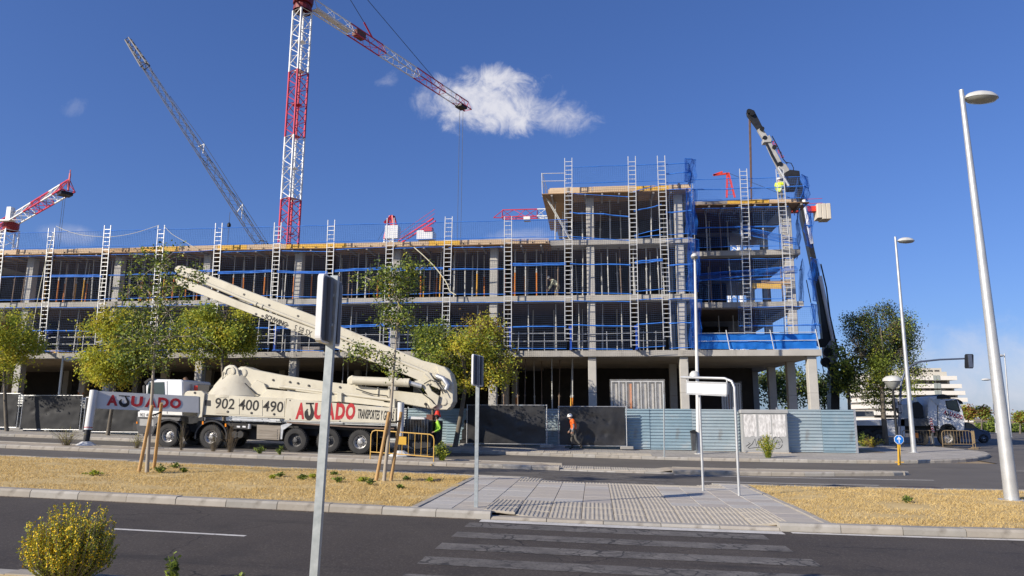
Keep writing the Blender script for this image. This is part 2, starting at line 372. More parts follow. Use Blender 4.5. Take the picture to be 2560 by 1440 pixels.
dust = M('gutter_dust', (0.16, 0.125, 0.09), 0.95, col2=(0.27, 0.215, 0.155), scale=6, detail=9); addstain(dust, (0.05, 0.042, 0.036), 22, 0.5, 0.6, 0.9)
def dust_strip(x0, x1, y, w_, seed, parent, off):
    xs_ = rng(x0, x1, 0.12); mb = MB(); k = len(xs_)
    mb.add([(x, y, G(x, y)+off) for x in xs_]+[(x, y-w_*(0.55+0.8*abs(noise.noise((x*1.3, seed, 0)))+0.35*noise.noise((x*6, seed, 4))), G(x, y)+off) for x in xs_], [(k+i, k+i+1, i+1, i) for i in range(k-1)])
    mb.build('gutter_dust', dust, parent)
dust_strip(-16, -2.15, 13.39, 0.16, 1, road, 0.004); dust_strip(-28, -2.2, 25.49, 0.3, 2, far_road, 0.004); dust_strip(3.3, 11, 13.39, 0.05, 3, road, 0.008)
# ---- kerb stones: one chamfered concrete block, copied
kb = MB()
def kerbmesh(L, h=0.14):
    mb = MB(); prof = [(0.0, -0.06), (0.0, h-0.04), (0.035, h), (0.24, h), (0.24, -0.06)]
    n = len(prof); g_ = 0.006
    vs = [(x, p[0], p[1]) for x in (g_, L-g_) for p in prof]
    fs = [tuple(range(n)), tuple(range(2*n-1, n-1, -1))] + [(i, n+i, n+(i+1)%n, (i+1)%n) for i in range(n)]
    mb.add(vs, [f[::-1] for f in fs]); return mb.mesh('kerb_stone', concrete_kerb)
kerb1 = kerbmesh(1.0); kerb05 = kerbmesh(1.0, 0.05)
kvar = [M('kerb_concrete_%s' % n_, c1, 0.9, col2=c2, scale=2.2, bump=0.004, bscale=40) for n_, c1, c2 in
        (('pale', (0.33, 0.31, 0.27), (0.42, 0.395, 0.35)), ('grey', (0.26, 0.245, 0.215), (0.35, 0.33, 0.29)), ('brownish', (0.29, 0.26, 0.215), (0.38, 0.345, 0.29)))]
for q in kvar: addstain(q, (0.15, 0.13, 0.105), 2.6, 0.56, 0.76, 0.75)
kmeshes = [kerb1]
for q in kvar:
    mm_ = kerb1.copy(); mm_.materials[0] = q; kmeshes.append(mm_)
krnd = random.Random(3)
def kerb_at(p0, p1, parent, me=None, face=1):
    o = link('kerb_stone', me or krnd.choice(kmeshes), parent)
    d = Vector(p1)-Vector(p0); L = d.length
    o.location = Vector(p0) + Vector((0, krnd.uniform(-0.006, 0.006), krnd.uniform(-0.008, 0.004)))
    o.rotation_euler = (0, -math.asin(d.z/L), math.atan2(d.y, d.x)); o.scale = (L, 1, 1)
def kerb_line(pts, parent, low=None, flip=False):
    """kerb stones of about 1 m along a polyline of (x, y); low(x) drops the stone for a crossing"""
    for a, b in zip(pts[:-1], pts[1:]):
        a, b = Vector(a), Vector(b); n = max(1, round((b-a).length))
        for i in range(n):
            q0 = a+(b-a)*(i/n); q1 = a+(b-a)*((i+1)/n)
            if flip: q0, q1 = q1, q0
            l = 0.09 if (low and low((q0.x+q1.x)/2)) else 0.0
            kerb_at((q0.x, q0.y, G(q0.x, q0.y)-l), (q1.x, q1.y, G(q1.x, q1.y)-l), parent)

# ---- median island between the two carriageways
XL, XR = -3.3, 3.98
def isl_end(y): return 11.2 + 0.9*math.sin((y-13.4)/7.6*math.pi)
def isl_z(x, y):
    z = 0.125
    if -1.75 < x < 3.35:
        e = min(1, (x+1.75)/0.7, (3.35-x)/0.7)
        if y < 15.3: z -= 0.09*e*(15.3-y)/1.7
        if y > 19.9: z -= 0.09*e*(y-19.9)/1.2
    return G(x, y)+z
median = MB().grid(rng(-62, XL, 0.8), rng(13.62, 20.8, 0.6), lambda x, y: G(x, y)+0.115+0.035*noise.noise((x*0.7, y*0.7, 0))).build('median', straw_base); tag(median, kind='structure')
mr = MB()
ys_ = rng(13.62, 20.8, 0.6)
cols = 14
vs = []
for y in ys_:
    for i in range(cols+1):
        x = XR+(isl_end(y)-0.15-XR)*i/cols; vs.append((x, y, G(x, y)+0.115+0.035*noise.noise((x*0.7, y*0.7, 0))))
mr.add(vs, [(j*(cols+1)+i, j*(cols+1)+i+1, (j+1)*(cols+1)+i+1, (j+1)*(cols+1)+i) for j in range(len(ys_)-1) for i in range(cols)])
median_r = mr.build('median_end', straw_base); tag(median_r, kind='structure')
low = lambda x: -1.5 < x < 3.1
kerb_line([(-16, 13.4), (11.2, 13.4)], median, low)
kerb_line([(-30, 21.0), (11.2, 21.0)], median, low, flip=True)
kerb_line([(11.2, 13.4), (11.8, 14.6), (12.15, 17.2), (11.8, 19.8), (11.2, 21.0)], median_r)
crossing = MB().grid(rng(XL, XR, 0.3), rng(13.62, 20.8, 0.3), lambda x, y: isl_z(x, y)-0.03).build('crossing_bed', earth); tag(crossing, kind='structure')
T = 0.6
def slabmesh(name, mat, ribbed=False):
    mb = MB(); g_ = 0.005; h = T/2-g_
    mb.bevbox(-h, h, -h, h, -0.04, 0.0, 0.006)
    if ribbed:
        for k in range(7):
            x = -h+0.045+k*(2*h-0.09)/6
            vs = [(x-0.026, y, 0.0) for y in (-h+0.008, h-0.008)]+[(x-0.014, y, 0.008) for y in (-h+0.008, h-0.008)]+[(x+0.014, y, 0.008) for y in (-h+0.008, h-0.008)]+[(x+0.026, y, 0.0) for y in (-h+0.008, h-0.008)]
            mb.add(vs, [(0,2,3,1),(2,4,5,3),(4,6,7,5),(0,6,4,2),(1,3,5,7)])
    return mb.mesh(name, mat)
plain = [slabmesh('paving_slab', q) for q in tile_mats]; ribbed = slabmesh('tactile_slab', rib_mat, True)
nx = int((XR-XL)/T); ny = int((20.76-13.66)/T)
trnd = random.Random(11)
for i in range(nx+1):
    for j in range(ny+1):
        x = XL+0.33+i*T; y = 13.66+T/2+j*T
        if x > XR-0.1 or y > 20.75: continue
        tact = (-1.9 < x < 3.3 and (y < 15.4 or y > 19.6)) or (0.3 < x < 1.4 and 15.2 < y < 19.8)
        o = link('tactile_slab' if tact else 'paving_slab', ribbed if tact else trnd.choices(plain, (4, 4, 3, 1 if x < 2.5 else 3))[0], crossing)
        sx = (isl_z(x+0.25, y)-isl_z(x-0.25, y))/0.5; sy = (isl_z(x, y+0.25)-isl_z(x, y-0.25))/0.5
        o.location = (x, y, isl_z(x, y)+trnd.uniform(-0.002, 0.002)); o.rotation_euler = (math.atan(sy), -math.atan(sx), 0)

edge = MB().bevbox(0, 0.14, 0, 0.9, -0.1, 0.0, 0.01).mesh('edging_stone', concrete_kerb)
for xe in (XL-0.12, XR-0.02):
    for j in range(8):
        o = link('edging_stone', edge, crossing); yy = 13.62+j*0.905; o.location = (xe, yy, G(xe, yy+0.45)+0.135+trnd.uniform(-.006, .004)); o.rotation_euler[2] = trnd.uniform(-.01, .01)
# ---- separator strip, far pavement, near verge
sep_pts = [(-34, 25.5), (-2.2, 25.5), (2.6, 25.55), (7.0, 26.0), (10.2, 26.9), (10.9, 27.4)]
_sk = lambda x: 25.5 if x < 2.6 else 25.55+(x-2.6)*0.10 if x < 7 else 26.0+(x-7)*0.28
mb = MB(); sx = rng(-62, 10.4, 0.65); sv = [0.0, 0.35, 0.7, 1.0]
for x in sx:
    for f in sv: y = _sk(x)+0.2+(27.3-_sk(x)-0.2)*f; mb.v.append((x, y, G(x, y)+0.12-(0.09 if -1.6 < x < 2.2 else 0)+0.02*noise.noise((x*2, y*2, 3))))
for i in range(len(sx)-1):
    for j in range(3): mb.f.append((i*4+j, (i+1)*4+j, (i+1)*4+j+1, i*4+j+1)); mb.mi.append(0)
separator = tag(mb.build('separator', M('dusty_strip', (0.33, 0.28, 0.21), 0.95, col2=(0.44, 0.38, 0.29), scale=2.0, bump=0.006, bscale=30)), kind='structure')
lw2 = lambda x: -1.7 < x < 2.3
kerb_line(sep_pts[:3], separator, lw2); kerb_line(sep_pts[2:], separator); kerb_line([(-34, 27.45), (10.7, 27.45)], separator, lw2, flip=True)
def fy(x):
    if x < 11: return 32.8
    t = min(1.0, (x-11)/8.6); return 32.8 + 8.6*(1-math.sqrt(max(0, 1-t*t)))
mb = MB(); xs = rng(-62, 10, 2.0)+rng(10.5, 19.6, 0.35); rows = [0, 0.05, 0.2, 0.4, 0.6, 0.8, 1.0]
for x in xs:
    for r in rows: y = fy(x)+0.2+(56-fy(x))*r; mb.v.append((min(x, 19.5), y, G(x, y)+0.135))
n = len(rows)
for i in range(len(xs)-1):
    for j in range(n-1): mb.f.append((i*n+j, (i+1)*n+j, (i+1)*n+j+1, i*n+j+1)); mb.mi.append(0)
pavement = mb.build('pavement', walk_mat); tag(pavement, kind='structure')
kerb_line([(-34, 32.8), (11, 32.8)], pavement)
arc = [(x, fy(x)) for x in rng(11, 19.55, 0.9)]
kerb_line(arc, pavement); kerb_line([(19.6, 41.4), (19.6, 56)], pavement)
for i in range(9):
    for j in range(2):
        x = -2.6+i*0.6; y = 33.35+j*0.6; o = link('tactile_slab', ribbed, pavement); o.location = (x, y, G(x, y)+0.16)
for i in range(7):
    x = -1.55+i*0.6; y = 26.4; o = link('tactile_slab', ribbed, separator); o.location = (x, y, G(x, y)+0.075); o.scale = (1, 2.2, 1)
plot = tag(MB().grid(rng(-62, 14, 2.0), rng(37.6, 80, 2.0), lambda x, y: G(x, y)+0.145).build('building_plot', earth), kind='structure')
verge = tag(MB().grid(rng(-62, 62, 2.0), [-8, -2, 2, 4, 6, 7.3], lambda x, y: G(x, y)+0.13).build('near_verge', straw_base), kind='structure')
kerb_line([(-10, 7.35), (10, 7.35)], verge, flip=True)

# ---- dry grass, one mass
straw = leafmat('straw_blade', (0.58, 0.42, 0.165), (0.76, 0.58, 0.26), 0.35); MATS['straw_blade'].node_tree.nodes['Principled BSDF'].inputs['Roughness'].default_value = 0.8
def blades(name, n, pick, hmin, hmax, mat, seed, label, wid=0.012, lean=0.9):
    rd = random.Random(seed); mb = MB()
    for i in range(n):
        x, y, z = pick(rd); a = rd.uniform(0, 6.283); h = rd.uniform(hmin, hmax); w_ = wid*rd.uniform(0.6, 1.3)
        dx, dy = math.cos(a)*w_, math.sin(a)*w_; b = rd.uniform(0, 6.283); l = rd.uniform(0.2, lean)*h
        ex, ey = math.cos(b)*l, math.sin(b)*l
        mb.add([(x-dx, y-dy, z), (x+dx, y+dy, z), (x+ex, y+ey, z+h)], [(0, 1, 2)])
    o = mb.build(name, mat); tag(o, label, 'grass', kind='stuff'); return o
def pk_left(rd):
    while True:
        x = -3.5 - rd.random()**1.3*19; y = rd.uniform(13.7, 20.75)
        if noise.noise((x*0.7, y*1.1, 7)) > -0.55+rd.random()*0.5: return x, y, G(x, y)+0.12
def pk_right(rd):
    while True:
        y = rd.uniform(13.7, 20.75); x = rd.uniform(XR+0.1, isl_end(y)-0.2)
        if noise.noise((x*0.7, y*1.1, 3)) > -0.55+rd.random()*0.5: return x, y, G(x, y)+0.12
blades('dry_grass', 62000, pk_left, 0.012, 0.06, straw, 1, 'short straw-coloured dry grass on the median left of the crossing', 0.008, 2.2)
blades('dry_grass', 26000, pk_right, 0.012, 0.06, straw, 2, 'short straw-coloured dry grass round the foot of the tall lamp post', 0.008, 2.2)
# ------------------------------------------------------------------ the unfinished building
conc = M('raw_concrete', (0.33, 0.315, 0.285), 0.9, col2=(0.44, 0.42, 0.385), scale=0.9, bump=0.004, bscale=25)
addstain(conc, (0.14, 0.13, 0.115), 0.8, 0.56, 0.72, 0.6, (1.5, 1.5, 0.4))
conc_col = M('column_concrete', (0.40, 0.385, 0.35), 0.88, col2=(0.48, 0.46, 0.42), scale=1.5, bump=0.003, bscale=30)
addstain(conc_col, (0.2, 0.185, 0.165), 1.6, 0.58, 0.75, 0.5, (1, 1, 0.35))
shade_wall_mat = M('shade_dark_wall', (0.03, 0.028, 0.027), 0.95, col2=(0.05, 0.045, 0.042), scale=1.5, bump=0.01, bscale=15)  # near-black wall colour stands in for deep interior shade
ply = M('formwork_ply', (0.22, 0.13, 0.065), 0.75, col2=(0.34, 0.21, 0.11), scale=1.2, stretch=(0.4, 3, 1))
wood_mats = [M('board_pale', (0.50, 0.37, 0.24), 0.8, col2=(0.62, 0.48, 0.33), scale=2.0, stretch=(0.6, 4, 8)),
             M('board_yellow', (0.62, 0.36, 0.05), 0.7, col2=(0.75, 0.47, 0.09), scale=2.0, stretch=(0.6, 4, 8)),
             M('board_tan', (0.48, 0.31, 0.16), 0.8, col2=(0.60, 0.42, 0.25), scale=2.0, stretch=(0.6, 4, 8)),
             M('board_grey', (0.22, 0.20, 0.19), 0.85, col2=(0.32, 0.295, 0.28), scale=2.0, stretch=(0.6, 4, 8))]
for q in wood_mats: addstain(q, (0.2, 0.16, 0.12), 5, 0.58, 0.75, 0.6, (1, 1, 3))
galv = M('galvanised', (0.42, 0.43, 0.44), 0.45, 0.6, col2=(0.55, 0.56, 0.57), scale=9)
alu = M('ladder_aluminium', (0.62, 0.62, 0.60), 0.42, 0.35, col2=(0.74, 0.74, 0.72), scale=6)
prop_grey = M('prop_grey', (0.42, 0.42, 0.40), 0.6, 0.1, col2=(0.60, 0.60, 0.57), scale=5)
prop_rust = M('prop_rusty', (0.15, 0.11, 0.085), 0.8, col2=(0.26, 0.19, 0.14), scale=5)
prop_orange = M('prop_orange', (0.60, 0.17, 0.02), 0.6, col2=(0.72, 0.27, 0.05), scale=5)
prop_yellow = M('prop_yellow', (0.70, 0.34, 0.03), 0.6, col2=(0.80, 0.45, 0.08), scale=5)
rope_blue = M('blue_rope', (0.018, 0.12, 0.50), 0.7, col2=(0.035, 0.20, 0.66), scale=8)
net_grey = M('net_twine_darkened', (0.055, 0.085, 0.16), 0.8, col2=(0.085, 0.12, 0.21), scale=2)  # darker copy of the twine so the openings behind read as deep shade
net_blue = M('net_twine', (0.06, 0.16, 0.42), 0.75, col2=(0.10, 0.23, 0.54), scale=2)
net_sheet = leafmat('bunched_net', (0.015, 0.15, 0.60), (0.04, 0.25, 0.78), 0.45)
black_metal = M('black_paint', (0.012, 0.012, 0.013), 0.5, var=0.3)
rebar_mat = M('rebar', (0.10, 0.075, 0.06), 0.8, 0.3, var=0.3)

YF, YW = 39.0, 42.0                       # slab fronts: main body and recessed wing
XW0, XW1 = 5.45, 11.85
Zs = [(5.13, 5.45), (8.16, 8.47), (11.30, 11.58), (14.12, 14.40)]
bld = thing('unfinished_building', (-12, YF, 0.3), 'unfinished grey concrete frame building with open floors behind the hoarding', 'building')
def slab(x0, x1, y0, y1, z0, z1, label=None, mat=None):
    mb = MB(); n = max(1, int((x1-x0)/5.6)); 
    vs = []
    mb.box(x0, x1, y0, y1, z0, z1)
    return mb.build('floor_slab', mat or conc, bld)
slab(-52, 11.74, YF, 56.5, *Zs[0]); slab(-52, XW0-0.002, YF, 56.5, *Zs[1]); slab(XW0, XW1, YW, 56.5, 8.14, 8.45)
slab(-52, XW0-0.002, YF+0.05, 56.5, *Zs[2]); slab(XW0, XW1, YW, 56.5, 11.18, 11.48)
slab(-2.3, XW0-0.002, YF+0.1, 49, *Zs[3]); slab(XW0, XW1, YW+0.05, 52, 14.08, 14.36)
colx = [-50.6, -45.0, -39.4, -33.8, -28.1, -22.5, -16.9, -11.1, -5.5, -0.1, 4.75]
def colmesh(h, w=0.44):
    mb = MB(); b = 0.02
    for z0, z1 in ((0, h*0.62-0.004), (h*0.62+0.004, h)):   # pour joint
        mb.bevbox(-w/2, w/2, -w/2, w/2, z0, z1, b)
    return mb.mesh('column', conc_col)
cm = {}
def column(x, y, z0, z1, w=0.44):
    k = (round(z1-z0, 2), w)
    if k not in cm: cm[k] = colmesh(z1-z0, w)
    o = link('column', cm[k], bld); o.location = Vector((x, y, z0))-wloc(bld)
for x in colx:
    for y in (39.42, 45.0, 50.6):
        column(x, y, 0.1, 5.129); column(x, y, 5.45, 8.16); column(x, y, 8.47, 11.30)
        if x > -2: column(x, y, 11.58, 14.12) if y < 48 else None
for y in (39.45, 43.6, 48.2, 53.2):
    column(11.3, y, 0.1, 5.129, 0.46)
    if y > 42:
        column(11.3, y if y > 44 else 42.45, 5.45, 8.14, 0.46); column(11.3, y if y > 44 else 42.45, 8.45, 11.18, 0.46); column(11.3, y if y > 44 else 42.45, 11.48, 14.08, 0.46)
# inner and rear walls added to keep the open floors dark, open in places
def wall(x0, x1, y0, y1, z0, z1): MB().box(x0, x1, y0, y1, z0, z1).build('darkening_wall', shade_wall_mat, bld)
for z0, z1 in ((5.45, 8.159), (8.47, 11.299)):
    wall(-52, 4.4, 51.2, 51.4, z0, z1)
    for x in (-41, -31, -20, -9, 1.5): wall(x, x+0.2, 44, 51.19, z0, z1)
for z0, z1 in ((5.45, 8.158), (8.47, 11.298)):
    for a_, b2 in ((-52, -36.5), (-35.8, -27), (-26.3, -15), (-14.2, -6.5), (-5.7, 4.5)): wall(a_, b2, 44.6, 44.78, z0, z1)  # extra partition line added close to the front to darken the bays
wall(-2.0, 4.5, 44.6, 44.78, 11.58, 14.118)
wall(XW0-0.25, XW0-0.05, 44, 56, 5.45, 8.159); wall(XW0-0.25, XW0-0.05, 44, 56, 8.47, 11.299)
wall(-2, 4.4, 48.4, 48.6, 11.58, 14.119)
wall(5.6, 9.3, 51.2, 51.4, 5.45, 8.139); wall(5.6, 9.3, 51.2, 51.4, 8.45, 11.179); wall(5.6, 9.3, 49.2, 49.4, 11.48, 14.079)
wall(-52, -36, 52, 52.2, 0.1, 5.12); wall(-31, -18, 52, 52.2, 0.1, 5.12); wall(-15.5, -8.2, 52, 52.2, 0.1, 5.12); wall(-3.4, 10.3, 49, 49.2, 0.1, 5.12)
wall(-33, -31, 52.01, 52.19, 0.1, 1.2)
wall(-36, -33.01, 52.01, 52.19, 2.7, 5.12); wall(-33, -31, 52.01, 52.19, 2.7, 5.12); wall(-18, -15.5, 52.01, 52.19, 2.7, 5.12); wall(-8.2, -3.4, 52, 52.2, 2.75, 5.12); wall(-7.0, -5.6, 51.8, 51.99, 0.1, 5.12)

# ---- formwork boards along the roof edges: each board a part
frnd = random.Random(5)
def boards(x0, x1, y, z0, z1, pattern=None):
    x = x0
    while x < x1-0.3:
        L = min(frnd.choice((1.2, 1.8, 2.4, 2.4)), x1-x)
        wm = frnd.choices(wood_mats, (5, 2, 4, 1))[0] if not pattern else pattern(x)
        b = MB(); h = z1-z0
        dz = frnd.uniform(-0.03, 0.02)
        for k in range(2):        # two planks high, a small joint between
            b.box(x+0.008, x+L-0.008, y-0.03+frnd.uniform(-.006, .006), y, z0+h*k/2+0.004, z0+h*(k+1)/2-0.004+(dz if k else 0))
        b.build('formwork_board', wm, bld)
        if frnd.random() < 0.3:
            MB().box(x+L*0.4, x+L*0.4+frnd.uniform(0.08, 0.2), y-0.075, y-0.031, z0+0.02, z1+frnd.uniform(0, .06)).build('formwork_batten', frnd.choice(wood_mats[2:]), bld)
        x += L
def pat(x):
    if -29 < x < -25.5 or -22.5 < x < -20.3 or -18.6 < x < -15.6 or -10.2 < x < -8.4: return wood_mats[1]
    return frnd.choice((wood_mats[0], wood_mats[0], wood_mats[2]))
boards(-50, -2.4, YF+0.01, 11.36, 11.70, pat); boards(-2.35, XW0, YF+0.05, 14.18, 14.60); boards(XW0+0.05, XW1, YW+0.02, 14.12, 14.50)
b = MB(); b.box(-2.42, -2.33, YF+0.1, 47, 14.1, 14.55); b.build('formwork_board', wood_mats[2], bld)
def soffit(x0, x1, y0, y1, z):
    x = x0
    while x < x1-0.2:
        L = min(2.0, x1-x); MB().box(x+0.006, x+L-0.006, y0, y1, z-0.03+frnd.uniform(-.012, .004), z).build('formwork_sheet', ply, bld); x += L
soffit(-50, -2.3, 38.42, 40.2, 11.295); soffit(-2.75, XW0, 38.45, 40.2, 14.115); soffit(XW0+0.02, XW1+0.5, 41.3, 43, 14.075)
soffit(-2.75, -1.6, 40.21, 46.5, 14.115)
dark_ply = M('shade_dark_formwork', (0.075, 0.048, 0.028), 0.85, col2=(0.115, 0.075, 0.045), scale=1.2)  # brown formwork coloured darker to imitate shade under the slabs
def ceiling_forms(x0, x1, y0, y1, z):  # forms added below the slabs to darken the open floors
    x = x0
    while x < x1-0.2:
        L = min(2.4, x1-x); MB().box(x+0.006, x+L-0.006, y0, y1, z-0.035, z-0.004).build('ceiling_form', dark_ply, bld); x += L
for z in (8.16, 11.30): ceiling_forms(-38, 5.2, 40.25 if z > 10 else 39.7, 44.5, z)
ceiling_forms(-1.5, 5.2, 40.25, 44.5, 14.12)
for z in (8.14, 11.18, 14.08): ceiling_forms(5.8, 11.0, 43.05 if z > 14 else 42.75, 48, z)
br = MB().prism([(0, 0), (0.26, 0), (0.13, 0.2)], -0.02, 0.02).mesh('formwork_bracket', black_metal)
for x in rng(-35.4, -2.6, 0.78):
    o = link('formwork_bracket', br, bld); o.location = Vector((x+frnd.uniform(-.1, .1), YF-0.09, 11.31))-wloc(bld)
jm = MB().box(-0.05, 0.05, -0.75, 0.9, -0.12, 0).mesh('formwork_joist', wood_mats[3])
for x in rng(-35.6, -2.8, 1.1)+rng(-2.2, 5.2, 0.9):
    o = link('formwork_joist', jm, bld); o.location = Vector((x, 39.25, 11.262 if x < -2.5 else 14.082))-wloc(bld)
for x in rng(5.9, 11.9, 0.9):
    o = link('formwork_joist', jm, bld); o.location = Vector((x, 42.1, 14.04))-wloc(bld)

# ---- ladder-like net masts
def ladder(x, z0, z1, yb, yt, label, lean=0.0, w_=0.4):
    t = thing('net_mast_ladder', (x, yb, z0), label, 'ladder', 'ladder masts holding the safety nets')
    h = z1-z0
    for s in (-1, 1):
        mb = MB(); mb.beam((x+s*w_/2, yb, z0), (x+s*w_/2+lean, yt, z1), 0.035, 0.055, (0, 1, 0)); mb.build('stile', alu, t)
    for k in range(int(h/0.245)):
        f = (0.12+k*0.245)/h; o = link('rung', rung, t); o.location = (lean*f, (yt-yb)*f, h*f)
    return t
rung = MB().beam((-0.19, 0, 0), (0.19, 0, 0), 0.028, 0.03).mesh('rung', alu)
ORD = ['first', 'second', 'third', 'fourth', 'fifth', 'sixth', 'seventh', 'eighth', 'ninth', 'tenth', 'eleventh', 'twelfth', 'thirteenth', 'fourteenth']
lad_x = [-35.1, -31.85, -28.33, -24.98, -21.42, -17.9, -14.7, -11.29, -8.03, -4.6, -1.33, 2.15, 3.85]
for i, x in enumerate(lad_x):
    tall = x > -2
    ladder(x, 5.75+frnd.uniform(-.2, .35), (16.06 if tall else 12.85)+frnd.uniform(-.05, .05), 38.5, 38.28, 'aluminium net ladder on the street front, %s from the left' % ORD[i], lean=frnd.uniform(-0.05, 0.12))
for i, (x, z0, z1, l) in enumerate([(8.55, 6.3, 12.9, 0.12), (8.72, 11.9, 16.1, 0.0), (10.78, 6.3, 13.2, 0.1), (10.8, 12.2, 16.0, -0.05)]):
    ladder(x, z0, z1, 41.25-(0.08 if i % 2 else 0), 41.2-(0.08 if i % 2 else 0), '%s ladder of the %s pair on the recessed right wing' % (('lower', 'upper')[i % 2], ('left', 'right')[i//2]), lean=l)
ladder(5.6, 5.5, 15.2, 41.0, 40.9, 'ladder in the shadowed inner corner beside the blue netting')
ladder(12.05, 6.2, 14.2, 46.5, 46.3, 'outer ladder on the right end of the building seen against the sky')

# ---- safety nets: real twine grids
def net(P0, U, V, label, cell=0.105, amp=0.07, seed=0, ropes=(0.0, 1.0), bunch=0.0, twine=0.0038, group='blue safety nets', mat=None):
    P0, U, V = Vector(P0), Vector(U), Vector(V); Nn = U.cross(V).normalized()
    def P(s, t):
        e = 4*s*(1-s); f = math.sin(math.pi*t)
        d = amp*(noise.noise((s*3+seed, t*2.5, seed*0.37))*1.2 + 0.5*noise.noise((s*9, t*6, seed)))*(0.35+0.65*f)
        sh = 0.03*noise.noise((s*4, t*4, seed+9.1))
        t2 = t - bunch*e*(1-t)*0.2
        return P0 + U*(s+sh/U.length) + V*(t2+sh/V.length) + Nn*d
    t = thing('safety_net', P0+U*0.5, label, 'net', group)
    mb = MB(); nu = max(2, int(U.length/cell)); nv = max(2, int(V.length/cell)); k1 = max(4, int(U.length/0.45)); k2 = max(4, int(V.length/0.45))
    for i in range(nu+1): mb.tube([P(i/nu, j/k2) for j in range(k2+1)], twine, 3, False)
    for j in range(nv+1): mb.tube([P(i/k1, j/nv) for i in range(k1+1)], twine, 3, False)
    mb.build('mesh', mat or net_blue, t)
    for r_ in ropes:
        rr = 0.022 if r_ in (0.0, 1.0) else 0.034
        MB().tube([P(i/k1, r_)-Nn*0.02*0 for i in range(k1+1)], [rr*frnd.uniform(0.7, 1.3) for i in range(k1+1)], 6).build('border_rope', rope_blue, t)
    return t
xs = lad_x[:11]+lad_x[11:]
flo = ['first', 'second', 'third']
for i in range(len(lad_x)-1):
    a, b_ = lad_x[i]+0.12, lad_x[i+1]-0.12
    where = 'between %s and %s ladders from left' % (ORD[i], ORD[i+1])
    sl = frnd.uniform(-0.35, 0.35); yy = 38.45
    net((a, yy, 5.52), (b_-a, 0, sl*0.3), (0, 0.05, 2.56), 'blue net over the lower opening '+where, seed=i*3.1, ropes=frnd.choice(((0.0, 0.47, 0.5, 1.0), (0.0, 0.49, 1.0), (0.0, 0.46, 1.0))), mat=net_grey, amp=0.11)
    top2 = 2.62 if i < 9 else 2.95
    net((a, yy-0.05, 8.53), (b_-a, 0, sl*0.4), (0, 0, top2), 'blue net over the upper opening '+where, seed=i*5.7+1, ropes=frnd.choice(((0.0, 0.52, 0.55, 1.0), (0.0, 0.53, 1.0), (0.0, 0.5, 0.56, 1.0))), mat=net_grey, amp=0.11)
    if i < 10:
        net((a-0.1, 38.3, 11.62), (b_-a+0.2, 0, frnd.uniform(-.03, .03)), (0, -0.02, 0.95), 'blue parapet net above the roof boards '+where, seed=i*2.2+4, ropes=(0.0, 1.0), amp=0.03, twine=0.0062)
    else:
        net((a, yy-0.06, 11.62), (b_-a, 0, sl), (0, 0, 2.45), 'blue net over the top storey '+where, seed=i*4.4+2, ropes=(0.0, 0.55, 1.0), amp=0.14, mat=net_grey)
        net((a-0.1, 38.3, 14.6), (b_-a+0.2, 0, 0.02), (0, -0.02, 0.92), 'blue parapet net on the raised block '+where, seed=i*2.9+6, amp=0.03, twine=0.0062)
a = lad_x[-1]+0.12
for z0, h, nm in ((5.5, 2.6, 'lowest'), (8.5, 2.85, 'second'), (11.6, 2.5, 'third'), (14.5, 1.05, 'topmost')):
    net((a, 38.4, z0), (1.35, 0, 0.04), (0, 0, h), 'blue corner net right of the last front ladder, %s of the stack' % nm, seed=z0, ropes=(0.0, 0.5, 1.0), amp=0.1)
    n_ = net((5.3, 38.45, z0), (0.25, 2.6, -0.05), (0, 0.0, h*(0.95 if z0 < 14 else 1.05)), 'bunched blue net turning the inner corner, %s of the stack' % nm, cell=0.06, seed=z0*2, ropes=(0.0, 0.5, 1.0), amp=0.22, twine=0.009)
    n_.children[0].data.materials[0] = net_sheet
for z0, h, nm in ((5.5, 2.55, 'lowest'), (8.5, 2.8, 'second'), (11.6, 2.5, 'third'), (14.5, 1.3, 'topmost')):
    n_ = net((4.95, 38.2, z0), (0.62, 0.3, 0.0), (0.12, 0, h), 'gathered bright blue net hanging at the inner corner, %s fold' % nm, cell=0.035, seed=z0*3, ropes=(0.0, 1.0), amp=0.3, twine=0.0065, mat=net_sheet)
for z0, h, nm, dx in ((5.9, 2.3, 'lowest', 0.0), (8.4, 2.4, 'middle', 0.15), (11.5, 2.4, 'upper', 0.05), (14.3, 1.4, 'topmost', 0.0)):
    n_ = net((11.9+dx, 41.2, z0), (0.5, 0.6, 0.0), (0.1, 0, h), 'gathered bright blue net at the outer end of the wing, %s fold' % nm, cell=0.05, seed=z0*4, ropes=(0.0, 0.5, 1.0), amp=0.35, twine=0.0065, mat=net_sheet)
for z0, nm, x0, x1, zz in ((9.6, 'middle', 6.0, 11.4, 0.35), (12.3, 'top', 8.4, 11.5, -0.75)):
    n_ = net((x0, 41.25, z0), (x1-x0, 0, zz), (0, 0.05, 0.4), 'crumpled band of bright blue net sagging across the wing, %s level' % nm, cell=0.05, seed=z0*6, ropes=(0.0, 1.0), amp=0.4, twine=0.007, mat=net_sheet)
for z0, h, nm, x0, x1, d in ((8.5, 2.3, 'middle', 5.75, 11.2, 0.1), (11.55, 2.3, 'top', 5.75, 11.2, -0.6), (5.95, 2.1, 'lowest', 8.1, 12.2, 0.0), (14.35, 1.25, 'parapet', 5.7, 12.0, 0.15)):
    net((x0, 41.35, z0), (x1-x0, 0, 0), (0, 0, h), 'blue net across the recessed wing, %s level' % nm, seed=z0*1.3, ropes=(0.0, 0.5, 1.0), amp=0.16)
for z0, h, nm in ((8.4, 2.4, 'middle'), (11.5, 2.2, 'top'), (14.3, 1.3, 'parapet')):
    net((11.7, 41.4, z0), (0.75, 3.5, 0.0), (0.1, 0, h), 'blue net wrapping the right end of the wing, %s level' % nm, seed=z0*1.7, amp=0.2, cell=0.09)

